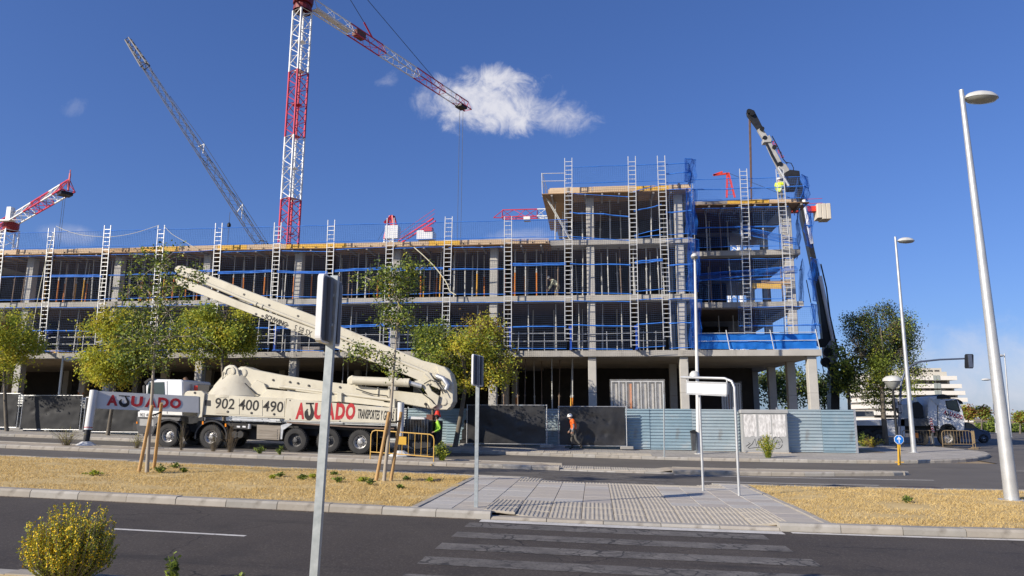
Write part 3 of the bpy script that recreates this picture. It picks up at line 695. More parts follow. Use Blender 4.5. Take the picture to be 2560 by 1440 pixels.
# ---- steel props
def propmesh(h, m1, m2, name='steel_prop'):
    mb = MB(); hh = h*0.56
    mb.m = 0; mb.tube([(0, 0, 0), (0, 0, hh)], 0.038, 6); mb.box(-0.06, 0.06, -0.06, 0.06, 0, 0.008)
    mb.m = 1; mb.tube([(0, 0, hh-0.02), (0, 0, h-0.006)], 0.028, 6); mb.box(-0.07, 0.07, -0.07, 0.07, h-0.014, h-0.004)
    mb.tube([(0, 0, hh-0.09), (0, 0, hh+0.05)], 0.045, 8); mb.tube([(-0.1, 0, hh), (0.1, 0, hh)], 0.009, 5)
    return mb.mesh(name, [m1, m2])
pm = {}
_pc = {}
def prop(x, y, z0, z1, kind, label, grp):
    if 'recessed wing' in label or 'ground-floor' in label or 'top storey' in label or 'ladders' in label or 'ladder' in label:
        k_ = _pc.get(label, 0); _pc[label] = k_+1
        if 'ladder' not in label or True: label = label.replace('steel prop', 'prop') + (', %s along' % ORD[k_] if k_ < 14 else '')
    h = round(z1-z0, 2); k = (h, kind)
    if k not in pm: pm[k] = propmesh(h, {'grey': prop_grey, 'orange': prop_orange, 'yellow': prop_yellow, 'rusty': prop_rust}[kind], prop_grey if kind != 'rusty' else prop_rust)
    o = link('steel_prop', pm[k]); o.location = (x, y, z0); o.rotation_euler = (frnd.uniform(-.015, .015), frnd.uniform(-.035, .035), frnd.uniform(0, 3))
    tag(o, label, 'prop', grp)
def bay(x):
    for i in range(len(lad_x)-1):
        if x < lad_x[i+1]: return '%s ladder bay from left' % ORD[i]
    return 'last ladder bay'
for row, (y, step) in enumerate(((39.85, 0.66), (41.0, 0.85), (42.6, 1.35))):
    x = -35.3+row*0.37
    while x < 5.2:
        if min(abs(x-c) for c in colx) > 0.35:
            k = frnd.choices(('grey', 'orange', 'yellow', 'rusty'), (4, 3, 2, 2) if row < 2 else (2, 1, 0, 4))[0]
            if x > -1.5 and k in ('orange', 'yellow'): k = 'grey'
            prop(x, y, 8.47, 11.255 if row == 0 and x < -2.5 else 11.295, k, '%s prop, upper floor %s row, ' % (k, ('front', 'middle', 'rear')[row])+bay(x), 'props on the upper open floor')
        x += step*frnd.uniform(0.75, 1.3)
for row, (y, step) in enumerate(((39.9, 1.35), (42.0, 1.7))):
    x = -34.6+row*0.8
    while x < 5.2:
        if min(abs(x-c) for c in colx) > 0.35: prop(x, y, 5.45, 8.155, 'grey', 'grey prop, lower floor %s row, ' % ('front', 'rear')[row]+bay(x), 'props on the lower open floor')
        x += step*frnd.uniform(0.75, 1.3)
for row, (y, step) in enumerate(((40.0, 0.95), (42.2, 1.3))):
    x = -2.1+row*0.4
    while x < 5.2:
        if min(abs(x-c) for c in colx) > 0.3: prop(x, y, 11.58, 14.08, 'grey', 'grey steel prop on the top storey of the raised block, %s row' % ('front', 'rear')[row], 'props on the top storey')
        x += step*frnd.uniform(0.75, 1.3)
for z0, z1, nm, k0 in ((5.45, 8.135, 'lowest', 6.5), (8.45, 11.175, 'middle', 6.0), (11.48, 14.03, 'top', 6.0)):
    for row, y in enumerate((42.7, 45.0)):
        x = k0+row*0.3
        while x < 11:
            prop(x, y+(2.5 if nm == 'lowest' else 0), z0, z1, frnd.choice(('grey', 'grey', 'rusty')), 'steel prop on the %s floor of the recessed wing, %s row' % (nm, ('front', 'rear')[row]), 'props in the recessed wing'); x += frnd.uniform(0.75, 1.25)
for px, k in ((1290, 'orange'), (1297, 'rusty'), (1338, 'grey'), (1381, 'grey'), (1424, 'yellow'), (1430, 'orange'), (1246, 'yellow'), (205, 'orange'), (198, 'orange'), (30, 'orange'), (150, 'orange'), (910, 'grey'), (870, 'grey'), (855, 'grey'), (600, 'grey'), (1355, 'rusty'), (1262, 'rusty'), (1310, 'rusty'), (1395, 'rusty')):
    y = frnd.choice((40.6, 41.6, 42.6)); x = at(px, 980, y).x
    prop(x, y, G(x, y)+0.145, 5.125, k, '%s ground-floor steel prop %s' % (k, 'left of the pump truck' if px < 400 else 'behind the pump truck boom' if px < 1000 else 'right of the pump truck'), 'props on the ground floor')

# ---- timber and panels stacked on the open floors
for i in range(16):
    x = frnd.uniform(-34, 3.5); z = frnd.choice((5.45, 8.47)); y = frnd.uniform(40.4, 42.2); t = thing('timber_stack', (x, y, z), 'board stack, %s open floor, %s, %s in order' % ('lower' if z < 6 else 'upper', bay(x), ORD[i % 14]), 'timber', 'board stacks on the open floors')
    for k in range(frnd.randint(2, 5)): MB().box(x+frnd.uniform(-.1, .1), x+frnd.uniform(0.8, 1.8), y, y+0.5, z+0.002+k*0.09, z+0.085+k*0.09).build('board', frnd.choice(wood_mats), t)
for i, (px, z) in enumerate(((1880, 8.45), (1905, 8.45))):
    x = at(px, 720, 41.6).x; o = MB().beam((x, 41.55+i*0.1, 9.3+i*0.15), (x+1.6, 41.6+i*0.1, 9.25+i*0.2), 0.05, 0.28).build('loose_board', wood_mats[(1, 2)[i]], org=(x, 41.55, 9.3)); tag(o, '%s board hung sideways in the netting of the right wing' % ('yellow', 'tan')[i], 'board')
# ---- guard rails of the lower open floor
for i in range(0, len(lad_x)-1):
    a, b_ = lad_x[i], lad_x[i+1]
    t = thing('guard_rail', ((a+b_)/2, 39.15, 5.45), 'galvanised guard rail on the lower open floor between the %s and %s front ladders' % (ORD[i], ORD[i+1]), 'guard rail', 'guard rails on the lower open floor')
    for z in (5.98, 6.38): MB().tube([(a+0.02, 39.15, z+frnd.uniform(-.04, .04)), (b_-0.02, 39.15, z+frnd.uniform(-.04, .04))], 0.022, 6).build('rail', galv, t)
    for x in (a+0.5, (a+b_)/2+0.3): MB().tube([(x, 39.17, 5.45), (x+frnd.uniform(-.03, .03), 39.17, 6.5)], 0.022, 6).build('post', galv, t)
    bl = MB(); bl.box(a+0.06, a+0.16, 38.62, 38.72, 5.46, 6.75); bl.box(a+0.0, a+0.22, 38.6, 38.98, 6.6, 6.75); bl.box(a+0.05, a+0.17, 38.5, 39.3, 5.453, 5.53)
    tag(bl.build('net_bracket', M('blue_paint', (0.01, 0.07, 0.42), 0.5, var=0.2), org=(a, 38.7, 5.46)), 'blue steel bracket clamping the foot of the %s front ladder from the left' % ORD[i], 'bracket', 'blue mast brackets')

# ---- blue tarpaulin on the terrace of the wing
tarp = thing('tarpaulin_barrier', (8.5, 39.1, 5.45), 'bright blue tarpaulin tied to rails along the terrace edge of the right wing', 'tarpaulin')
mb = MB(); nx_, nz_ = 60, 8
for j in range(nz_+1):
    for i in range(nx_+1):
        s, t_ = i/nx_, j/nz_; x = 5.5+6.05*s; z = 5.52+0.78*t_+0.05*math.sin(s*math.pi)*(-1)*(1-t_)*0.5
        mb.v.append((x, 39.18+0.07*noise.noise((x*1.6, z*2, 1))+0.06*noise.noise((x*4, z*5+x*3, 4))+0.07*math.sin(t_*3.1)*noise.noise((x*.9, 0, 2)), z))
for j in range(nz_):
    for i in range(nx_): mb.f.append((j*(nx_+1)+i, j*(nx_+1)+i+1, (j+1)*(nx_+1)+i+1, (j+1)*(nx_+1)+i)); mb.mi.append(0)
mb.build('sheet', leafmat('blue_tarp', (0.012, 0.16, 0.66), (0.03, 0.26, 0.82), 0.4), tarp, smooth=True)
for z in (5.92, 6.34): MB().tube([(5.5, 39.08, z), (11.6, 39.08, z+0.02)], 0.02, 6).build('rail', alu, tarp)
for x in (7.0, 9.25, 11.55): MB().tube([(x+0.12, 39.05, 5.45), (x-0.03, 39.05, 6.5)], 0.025, 6).build('post', alu, tarp)

# ---- roof starter bars, antenna bits
for i, (px, y) in enumerate(((95, 45), (312, 45), (757, 45), (1232, 45))):
    c = at(px, 610, y); t = MB()
    for dx in (-0.15, 0.15):
        for dy in (-0.15, 0.15): t.tube([(c.x+dx, y+dy, 11.58), (c.x+dx+frnd.uniform(-.08, .08), y+dy, 12.6+frnd.uniform(-.1, .25))], 0.012, 4)
    for z in (11.8, 12.05, 12.3): t.tube([(c.x-0.16, y-0.16, z), (c.x+0.16, y-0.16, z)], 0.006, 4); t.tube([(c.x-0.16, y+0.16, z), (c.x+0.16, y+0.16, z)], 0.006, 4)
    tag(t.build('starter_bars', rebar_mat, org=(c.x, y, 11.58)), 'bundle of steel starter bars sticking out of the roof, %s from the left' % ORD[i], 'rebar', 'starter bars on the roof')
# guard frame on left edge of raised block
t = thing('edge_guard', (-2.6, 39.2, 14.4), 'light steel guard frame on the left edge of the raised roof', 'guard rail')
for z in (15.0, 15.45): MB().tube([(-2.75, 39.0, z+0.02), (-1.4, 39.0, z)], 0.02, 6).build('rail', alu, t); MB().tube([(-2.75, 39.0, z+0.02), (-2.6, 45, z)], 0.02, 6).build('rail', alu, t)
MB().tube([(-2.75, 39.0, 14.1), (-2.78, 39.0, 15.5)], 0.024, 6).build('post', alu, t)
for (x0, z0, x1, z1, y0, y1) in ((-2.55, 14.1, -1.2, 11.65, 39.2, 39.6), (-2.45, 14.1, -1.1, 11.65, 39.5, 39.7)):
    o = MB().tube([(x0, y0, z0), (x1, y1, z1)], 0.03, 6).build('raking_shore', prop_grey, org=(x1, y1, z1)); tag(o, 'raking grey shore under the left overhang of the raised block', 'prop', 'raking shores')

# ---- hoses and ropes draped over the front
hose = M('pale_hose', (0.62, 0.58, 0.42), 0.6)
def cable(name, pts, r, mat, label, cat):
    P_ = [Vector(p) for p in pts]; out = []
    for i in range(len(P_)-1):
        for k in range(6):
            t_ = k/6; p0 = P_[max(i-1, 0)]; p1 = P_[i]; p2 = P_[i+1]; p3 = P_[min(i+2, len(P_)-1)]
            out.append(0.5*((2*p1)+(p2-p0)*t_+(2*p0-5*p1+4*p2-p3)*t_*t_+(3*p1-p0-3*p2+p3)*t_**3))
    out.append(P_[-1]); return tag(MB().tube(out, r, 6).build(name, mat, org=P_[0]), label, cat)
cable('hose', [at(x, y, 38.2) for x, y in ((1035, 618), (1060, 640), (1085, 665), (1105, 690), (1118, 710), (1125, 728), (1140, 737))], 0.03, hose, 'pale hose looping down from the roof boards by the eighth ladder', 'hose')
cable('rope', [at(x, y, 38.15) for x, y in ((140, 565), (170, 578), (210, 588), (270, 592), (330, 584), (398, 563))], 0.012, hose, 'pale rope sagging between the second and fourth ladders above the roof', 'rope')
cable('rope', [at(x, y, 38.15) for x, y in ((410, 565), (430, 585), (460, 603), (495, 624))], 0.012, hose, 'pale rope falling from the fourth ladder to the roof boards', 'rope')
cable('rope', [at(x, y, 38.15) for x, y in ((135, 580), (118, 640), (100, 720), (85, 800), (76, 850))], 0.02, hose, 'long pale rope hanging straight down beside the second ladder', 'rope')
# ------------------------------------------------------------------ hoarding and fences
hoard_mat = M('hoarding_steel', (0.30, 0.40, 0.44), 0.5, 0.3, col2=(0.38, 0.48, 0.52), scale=0.8, stretch=(1, 1, 3))
addstain(hoard_mat, (0.42, 0.46, 0.47), 1.3, 0.55, 0.7, 0.6); addstain(hoard_mat, (0.16, 0.17, 0.17), 1.0, 0.6, 0.78, 0.5, (0.5, 1, 2))
hoard_mat2 = M('hoarding_galvanised', (0.55, 0.57, 0.58), 0.38, 0.5, col2=(0.68, 0.70, 0.71), scale=1.2)
def corrug(L, h, n):
    """panel of horizontal trapezoid ribs, 1.2 mm steel with a back face"""
    p = []
    for k in range(n):
        z = h*k/n; d = h/n
        p += [(0.0, z), (0.0, z+d*0.52), (-0.05, z+d*0.60), (-0.05, z+d*0.93)]
    p.append((0.0, h)); mb = MB(); m_ = len(p)
    vs = [(x, a, z) for x in (0.004, L-0.004) for a, z in p]+[(x, a+0.012, z) for x in (0.004, L-0.004) for a, z in p]
    fs = [(i, m_+i, m_+i+1, i+1) for i in range(m_-1)]+[(2*m_+i+1, 3*m_+i+1, 3*m_+i, 2*m_+i) for i in range(m_-1)]
    fs += [(i, i+1, 2*m_+i+1, 2*m_+i) for i in range(m_-1)]+[(m_+i+1, m_+i, 3*m_+i, 3*m_+i+1) for i in range(m_-1)]
    mb.add(vs, fs); return mb
hvar = []
for nm_, a_, b2_ in (('a', (0.27, 0.37, 0.41), (0.36, 0.45, 0.49)), ('b', (0.33, 0.41, 0.44), (0.42, 0.49, 0.52)), ('c', (0.25, 0.36, 0.42), (0.33, 0.43, 0.48))):
    q = M('hoarding_steel_'+nm_, a_, 0.5, 0.3, col2=b2_, scale=0.8, stretch=(1, 1, 3)); addstain(q, (0.46, 0.49, 0.49), 1.6, 0.56, 0.7, 0.6, (0.6, 1, 2)); addstain(q, (0.20, 0.15, 0.11), 1.2, 0.63, 0.76, 0.55, (1, 1, 0.6)); addstain(q, (0.12, 0.13, 0.13), 3.0, 0.64, 0.74, 0.5); hvar.append(q)
def hoarding(x0, x1, y, base, top, mat, label, seed, ribs=13):
    t = thing('site_hoarding', ((x0+x1)/2, y, base((x0+x1)/2)), label, 'hoarding'); rd = random.Random(seed); x = x0
    cache = None
    while x < x1-0.3:
        L = min(2.05, x1-x); b0 = base(x+L/2); h = top(x+L/2)-b0
        if h > 0:
            if cache is None or abs(L-2.05) > 0.01: me = corrug(L, 1.0, ribs).mesh('hoarding_panel', mat); cache = me if L > 2 else cache
            else: me = cache
            me = me.copy() if mat is hoard_mat else me
            if mat is hoard_mat: me.materials[0] = rd.choice(hvar)
            o = link('hoarding_panel', me, t); o.location = Vector((x, y+rd.uniform(-0.02, 0.02), b0+rd.uniform(-0.02, 0.02)))-wloc(t); o.scale = (1, 1, h)
            o.rotation_euler = (rd.uniform(-0.006, 0.006), -math.atan((top(x+L)-top(x))/L), 0)
            pb = MB(); pb.box(x-0.03, x+0.03, y+0.05, y+0.11, b0, b0+h+rd.uniform(0.0, 0.12)); pb.build('post', galv, t)
        x += L
    return t
ft = lambda x: 2.34 + (0 if x > -9 else (-9-x)*0.0285)
hb = lambda x: G(x, 37)+0.15
hoarding(-9.6, 12.4, 37.0, hb, ft, hoard_mat, 'long grey-blue corrugated steel hoarding in front of the ground floor', 3)
hoarding(-52, -9.7, 37.0, hb, ft, hoard_mat2, 'bright galvanised corrugated hoarding behind the pump truck and black panels', 4)
t = thing('hoarding_return', (12.45, 38.4, 0.4), 'short side return of the corrugated hoarding at its right corner', 'hoarding')
o = link('hoarding_panel', corrug(3.2, 1.0, 13).mesh('hoarding_panel', hoard_mat), t); o.location = (0, -1.35, 0); o.rotation_euler = (0, 0, R(86)); o.scale = (1, 1, 1.93)
MB().box(12.4, 12.5, 36.95, 37.05, 0.3, 2.36).build('post', galv, t)

black_sheet = M('black_screen', (0.012, 0.012, 0.013), 0.42, col2=(0.03, 0.03, 0.032), scale=1.4, bump=0.02, bscale=3.5, spec=0.5)
addstain(black_sheet, (0.07, 0.068, 0.066), 1.1, 0.55, 0.8, 0.5)
grey_sheet = M('grey_dusty_screen', (0.010, 0.0105, 0.012), 0.6, col2=(0.022, 0.023, 0.025), scale=1.2, bump=0.02, bscale=3.5, spec=0.3)
foot_mat = M('concrete_foot', (0.28, 0.27, 0.25), 0.9)
def screen(x0, x1, y, z0, z1, label, mat, seed, yaw=0.0):
    t = thing('screened_fence_panel', ((x0+x1)/2, y, z0), label, 'fence panel', 'fence panels covered in dark screening')
    mb = MB(); nx_, nz_ = 36, 18; L = x1-x0; h = z1-z0
    for j in range(nz_+1):
        for i in range(nx_+1):
            s, q = i/nx_, j/nz_; x = x0+0.06+(L-0.12)*s; z = z0+0.16+(h-0.22)*q
            dn = 0.0
            for k in range(5):
                rx = (noise.noise((seed*3.3, k*1.7, 0.5))*0.5+0.5); rz = (noise.noise((seed*1.3, k*2.9, 8.5))*0.5+0.5)
                dd = ((s-rx)*L)**2+((q-rz)*h)**2; dn += 0.05*math.exp(-dd/0.012)
            mb.v.append((x, y-0.035+0.03*noise.noise((x*1.3, z*1.6, seed))+0.012*noise.noise((x*4, z*4, seed+3))+dn, z+0.03*(1-q)*noise.noise((x*2.2, 0, seed))))
    for j in range(nz_):
        for i in range(nx_): mb.f.append((j*(nx_+1)+i, j*(nx_+1)+i+1, (j+1)*(nx_+1)+i+1, (j+1)*(nx_+1)+i)); mb.mi.append(0)
    mb.build('screen', mat, t, smooth=True)
    for x in (x0, x1): MB().tube([(x, y, z0), (x, y, z1)], 0.021, 8).build('post', galv, t)
    for z in (z0+0.12, z1-0.03): MB().tube([(x0, y, z), (x1, y, z)], 0.018, 8).build('rail', galv, t)
    for x in (x0, x1): MB().bevbox(x-0.32, x+0.32, y-0.12, y+0.12, z0-0.02, z0+0.12, 0.03).build('foot', foot_mat, t)
    t.rotation_euler[2] = yaw
    return t
for i, (a, b_) in enumerate(((-34.3, -30.85), (-30.65, -27.2), (-27.0, -23.5), (-23.3, -20.2))):
    c = (a+b_)/2; z0 = G(c, 36.2)+0.14
    screen(a, b_, 36.2, z0, z0+1.95, 'dented dark screened fence panel left of the pump truck, %s from the left edge' % ORD[i], grey_sheet, i+1)
x = at(1168, 1100, 35.6).x; x1 = at(1368, 1100, 35.6).x; z0 = G(x, 35.6)+0.14
screen(x, x1, 35.4, z0, z0+2.0, 'black screened fence panel standing left of the gateway gap', black_sheet, 11, R(-2))
x = at(1397, 1100, 36.4).x; x1 = at(1567, 1100, 36.4).x; z0 = G(x, 36.4)+0.14
screen(x, x1, 36.3, z0, z0+2.05, 'crumpled black screened fence panel behind the worker in the orange vest', black_sheet, 12, R(1.5))
# dark cladding stack left of the gateway panel
t = thing('black_pallet_stack', at(1162, 1120, 35.9), 'dark wrapped stack beside the tree trunk and black fence panel', 'stack')
mb = MB(); p = at(1150, 1120, 35.9)
for k in range(4): mb.bevbox(p.x+0.1*k, p.x+0.9, 35.7, 36.4, p.z-0.05+0.48*k, p.z+0.42+0.48*k, 0.04)
mb.build('wrapped_blocks', black_sheet, t)

# ------------------------------------------------------------------ wrapped window frames on the ground floor
clear = M('pallet_film', (0.55, 0.55, 0.55), 0.25, alpha=0.28, var=0.2, spec=0.6)
def crate(px0, px1, pt, pb, y, label):
    a, b_ = at(px0, pb, y), at(px1, pt, y); t = thing('wrapped_frames', ((a.x+b_.x)/2, y, a.z), label, 'frames', 'film-wrapped window frames')
    z0, z1 = G(a.x, y)+0.15, b_.z
    n = 7
    for i in range(n+1):
        x = a.x+0.05+(b_.x-a.x-0.1)*i/n; MB().box(x-0.03, x+0.03, y, y+0.08, z0, z1-0.05).build('upright', alu, t)
    for z in (z0, z0+(z1-z0)*0.5, z1-0.06): MB().box(a.x, b_.x, y+0.081, y+0.12, z, z+0.06).build('crossbar', alu, t)
    for i in range(n):
        x = a.x+0.05+(b_.x-a.x-0.1)*(i+0.5)/n
        MB().box(x-0.1, x+0.1, y+0.13, y+0.18, z0+0.05, z1-0.15).build('insert', (wood_mats[0], M('pale_board', (0.5, 0.48, 0.44), 0.8), prop_orange, M('pale_board', (0.5, 0.48, 0.44), 0.8))[i % 4 if i in (1, 2, 5) else 1], t)
    mb = MB(); nx_, nz_ = 14, 10
    for j in range(nz_+1):
        for i in range(nx_+1):
            x = a.x-0.05+(b_.x-a.x+0.1)*i/nx_; z = z0+(z1-z0+0.08)*j/nz_; mb.v.append((x, y-0.06+0.05*noise.noise((x*2, z*2, 0)), z))
    for j in range(nz_):
        for i in range(nx_): mb.f.append((j*(nx_+1)+i, j*(nx_+1)+i+1, (j+1)*(nx_+1)+i+1, (j+1)*(nx_+1)+i)); mb.mi.append(0)
    mb.build('film', clear, t)
crate(1528, 1659, 952, 1030, 39.8, 'stack of pale window frames wrapped in clear film above the hoarding')
crate(1806, 1851, 958, 1030, 43.0, 'second film-wrapped stack of frames deeper inside beside the gate-shaped sign')
# ------------------------------------------------------------------ concrete pump truck
cream = M('pump_cream', (0.54, 0.50, 0.39), 0.42, col2=(0.62, 0.58, 0.46), scale=0.8, coat=0.15)
addstain(cream, (0.40, 0.35, 0.26), 1.3, 0.54, 0.75, 0.7, (1, 1, 0.5)); addstain(cream, (0.26, 0.17, 0.09), 5, 0.66, 0.76, 0.65, (1, 1, 0.5)); addstain(cream, (0.36, 0.34, 0.30), 9, 0.62, 0.72, 0.6)
cab_white = M('cab_white', (0.72, 0.73, 0.73), 0.3, col2=(0.78, 0.79, 0.79), scale=1, coat=0.3)
panel_white = M('outrigger_white', (0.58, 0.58, 0.56), 0.5, col2=(0.66, 0.66, 0.64), scale=1.2)
addstain(panel_white, (0.35, 0.33, 0.3), 2, 0.6, 0.8, 0.4)
dark = M('chassis_black', (0.018, 0.018, 0.019), 0.6, col2=(0.04, 0.038, 0.036), scale=2)
rubber = M('tyre_rubber', (0.022, 0.022, 0.023), 0.85, col2=(0.05, 0.048, 0.045), scale=3, bump=0.004, bscale=40)
rim_mat = M('wheel_rim', (0.45, 0.44, 0.42), 0.4, 0.6, col2=(0.6, 0.59, 0.57), scale=6)
rim_dark = M('wheel_rim_dark', (0.07, 0.07, 0.07), 0.5, 0.4, col2=(0.13, 0.13, 0.13), scale=6)
glass = M('tinted_glass', (0.03, 0.045, 0.045), 0.08, var=0.1, spec=0.8)
red_paint = M('red_paint', (0.42, 0.02, 0.025), 0.5, var=0.15)
addstain(red_paint, (0.5, 0.42, 0.34), 7, 0.6, 0.7, 0.6)
black_ink = M('black_ink', (0.015, 0.014, 0.013), 0.6, var=0.2); addstain(black_ink, (0.22, 0.2, 0.16), 8, 0.62, 0.72, 0.6)
red_glass = M('red_lamp', (0.6, 0.03, 0.01), 0.25, var=0.1); amber = M('amber_lamp', (0.8, 0.25, 0.01), 0.3, var=0.1)
planks = M('weathered_plank', (0.22, 0.19, 0.15), 0.85, col2=(0.33, 0.29, 0.24), scale=3, stretch=(0.5, 4, 4))
steel_dark = M('dark_steel', (0.09, 0.085, 0.08), 0.55, 0.4, var=0.25)

YN = 30.0; YC = 31.25; YO = 32.5            # near side, centre line, off side
PT = thing('concrete_pump_truck', (at(640, 1120, YC).x, YC, G(-13, 31)), 'cream five-axle concrete pump truck with folded boom parked along the kerb', 'truck')
P = lambda px, py, y=YN: xz(px, py, y)
def poly(pts, y=YN): return [xz(a, b, y) for a, b in pts]
def prism(name, pts, y0, y1, mat, parent=PT, bev=0.0, yref=None, smooth=False):
    return MB().prism(poly(pts, yref or y0), y0, y1, bev).build(name, mat, parent, smooth)
# wheels
def wheel(cx, cz, y, r, parent, rm, w_=0.34, side=-1, dual=False):
    tl = [(r*0.56, 0.0), (r*0.60, -0.02), (r*0.80, -0.03), (r*0.93, -0.015), (r*0.985, 0.03), (r, 0.06), (r, w_-0.06), (r*0.985, w_-0.03), (r*0.93, w_+0.01), (r*0.6, w_), (r*0.56, w_)]
    mb = MB(); mb.lathe([(a, (h if side < 0 else -h)) for a, h in tl], (cx, y, cz), 'y', 36)
    for k in range(36):          # tread blocks
        t = 2*math.pi*k/36; p = Vector((cx+math.cos(t)*r*1.004, y+(0.10 if side < 0 else -0.10), cz+math.sin(t)*r*1.004))
        d = Vector((-math.sin(t), 0, math.cos(t))); mb.beam(p-d*0.02, p+d*0.02, 0.2, 0.018, (math.cos(t), 0, math.sin(t)))
    ty = mb.build('wheel', rubber, parent, smooth=35)
    s = 1 if side < 0 else -1
    rp = [(r*0.57, 0.01), (r*0.55, 0.0), (r*0.52, 0.03), (r*0.50, 0.10), (r*0.40, 0.13 if not dual else 0.05), (r*0.30, 0.11 if not dual else 0.02), (r*0.2, 0.09 if not dual else -0.01), (r*0.19, 0.03), (r*0.15, 0.0), (0.001, -0.005)]
    MB().lathe([(a, h*s) for a, h in rp], (cx, y, cz), 'y', 28).build('rim', rm, ty, smooth=35)
    bm_ = MB()
    for k in range(10):
        t = 2*math.pi*k/10; q = Vector((cx+math.cos(t)*r*0.27, y+s*0.10, cz+math.sin(t)*r*0.27)); bm_.tube([q, q-Vector((0, s*0.035, 0))], 0.018, 6)
        t += 0.31; q = Vector((cx+math.cos(t)*r*0.44, y+s*0.125, cz+math.sin(t)*r*0.44)); bm_.tube([q, q-Vector((0, s*0.012, 0))], 0.045, 10)
    bm_.build('wheel_nuts', steel_dark, ty)
    return ty
WR = 0.515
axles = [(420, 1089, rim_mat, False), (527, 1092, rim_mat, False), (738, 1101, rim_dark, False), (820, 1102, rim_dark, False), (900, 1105, rim_mat, False)]
for px, py, rm, du in axles:
    x, z = P(px, py, YN+0.05)
    wheel(x, z, YN+0.05, WR, PT, rm, side=-1); wheel(x, z-0.01, YO-0.05, WR, PT, rm, side=1)
    MB().tube([(x, YN+0.2, z), (x, YO-0.2, z)], 0.09, 8).build('axle', dark, PT)
# chassis rails
a, b_ = P(350, 1066, YC), P(1010, 1085, YC)
for y in (YC-0.45, YC+0.45):
    MB().beam((a[0], y, a[1]), (b_[0], y, b_[1]), 0.12, 0.34).build('chassis_rail', dark, PT)
MB().beam((P(480, 1060)[0], YC, P(480, 1058)[1]), (P(990, 1072)[0], YC, P(990, 1074)[1]), 1.7, 0.2).build('subframe', dark, PT)
MB().beam((P(600, 1080)[0], YC+0.1, P(600, 1085)[1]), (P(700, 1083)[0], YC+0.1, P(700, 1090)[1]), 1.5, 0.5).build('tank_block', dark, PT)
# cab
cabpts = [(362, 992), (364, 965), (370, 951), (380, 948), (452, 949), (457, 953), (457, 1040), (345, 1036), (346, 1030), (360, 1012)]
cab = MB().prism(poly(cabpts, YN+0.05), YN+0.05, YO-0.05, 0.05).build('cab', cab_white, PT)
MB().prism(poly([(367, 990), (372, 956), (410, 955), (412, 990)], YN+0.03), YN+0.035, YN+0.049).build('side_window', glass, cab)
MB().prism(poly([(417, 953), (417.8, 953), (417.8, 1034), (417, 1034)], YN+0.03), YN+0.04, YN+0.0485).build('door_seam', dark, cab)
wx, wz = P(361, 985, YN); MB().add([(P(362.5, 990)[0]-0.015, YN+0.2, P(362, 990)[1]), (P(362.5, 990)[0]-0.015, YO-0.2, P(362, 990)[1]), (P(367, 957)[0]-0.03, YO-0.25, P(367, 957)[1]), (P(367, 957)[0]-0.03, YN+0.25, P(367, 957)[1])], [(0, 1, 2, 3)]).build('windscreen', glass, cab)
prism('sun_visor', [(364, 962), (360, 955), (372, 946), (384, 944), (384, 949), (372, 951)], YN+0.0, YO, dark, cab)
prism('bumper', [(341, 1041), (395, 1043), (395, 1056), (386, 1086), (345, 1084), (341, 1070)], YN+0.02, YO-0.02, M('bumper_grey', (0.06, 0.06, 0.062), 0.5, var=0.2), cab, 0.03)
prism('bumper_panel', [(349, 1047), (390, 1049), (389, 1066), (349, 1064)], YN-0.005, YN+0.015, M('bumper_silver', (0.35, 0.35, 0.34), 0.45, var=0.15), cab)
prism('number_plate_panel', [(345, 1029), (396, 1031), (396, 1044), (345, 1042)], YN-0.012, YN+0.04, cab_white, cab)
pz = P(349, 1041, YN-0.02); text('902 400 490', (pz[0], YN-0.018, pz[1]), 0.14, black_ink, cab, width=P(394, 1041)[0]-pz[0], rot=R(1.5))
prism('indicator', [(340.5, 1054), (343.5, 1054), (343.5, 1059), (340.5, 1059)], YN-0.0, YN+0.1, amber, cab)
prism('mirror', [(356, 965), (361, 962), (362, 985), (357, 985)], YN-0.22, YN-0.1, dark, cab)
# mudguards over the two front axles
for k, (px, py, x0) in enumerate(((420, 1089, 0), (527, 1092, 0))):
    x, z = P(px, py, YN); mb = MB(); n = 18
    a0, a1 = R(-8 if k else 0), R(188 if k else 175)
    vs = []
    for i in range(n+1):
        t = a0+(a1-a0)*i/n
        for r_ in (0.64, 0.70):
            for y in (YN-0.02, YN+0.5): vs.append((x+math.cos(t)*r_*1.06, y, z+math.sin(t)*r_))
    fs = []
    for i in range(n):
        q = i*4; fs += [(q, q+2, q+6, q+4), (q+1, q+5, q+7, q+3), (q, q+4, q+5, q+1), (q+2, q+3, q+7, q+6)]
    mb.add(vs, fs); mb.build('mudguard', M('mudguard', (0.03, 0.03, 0.032), 0.4, var=0.2), PT)
MB().prism(poly([(384, 1042), (452, 1044), (452, 1052), (440, 1052), (425, 1047), (400, 1050), (388, 1062), (384, 1075)], YN), YN-0.015, YN+0.3).build('wing_panel', M('wing_grey', (0.14, 0.14, 0.145), 0.5, var=0.2), PT)
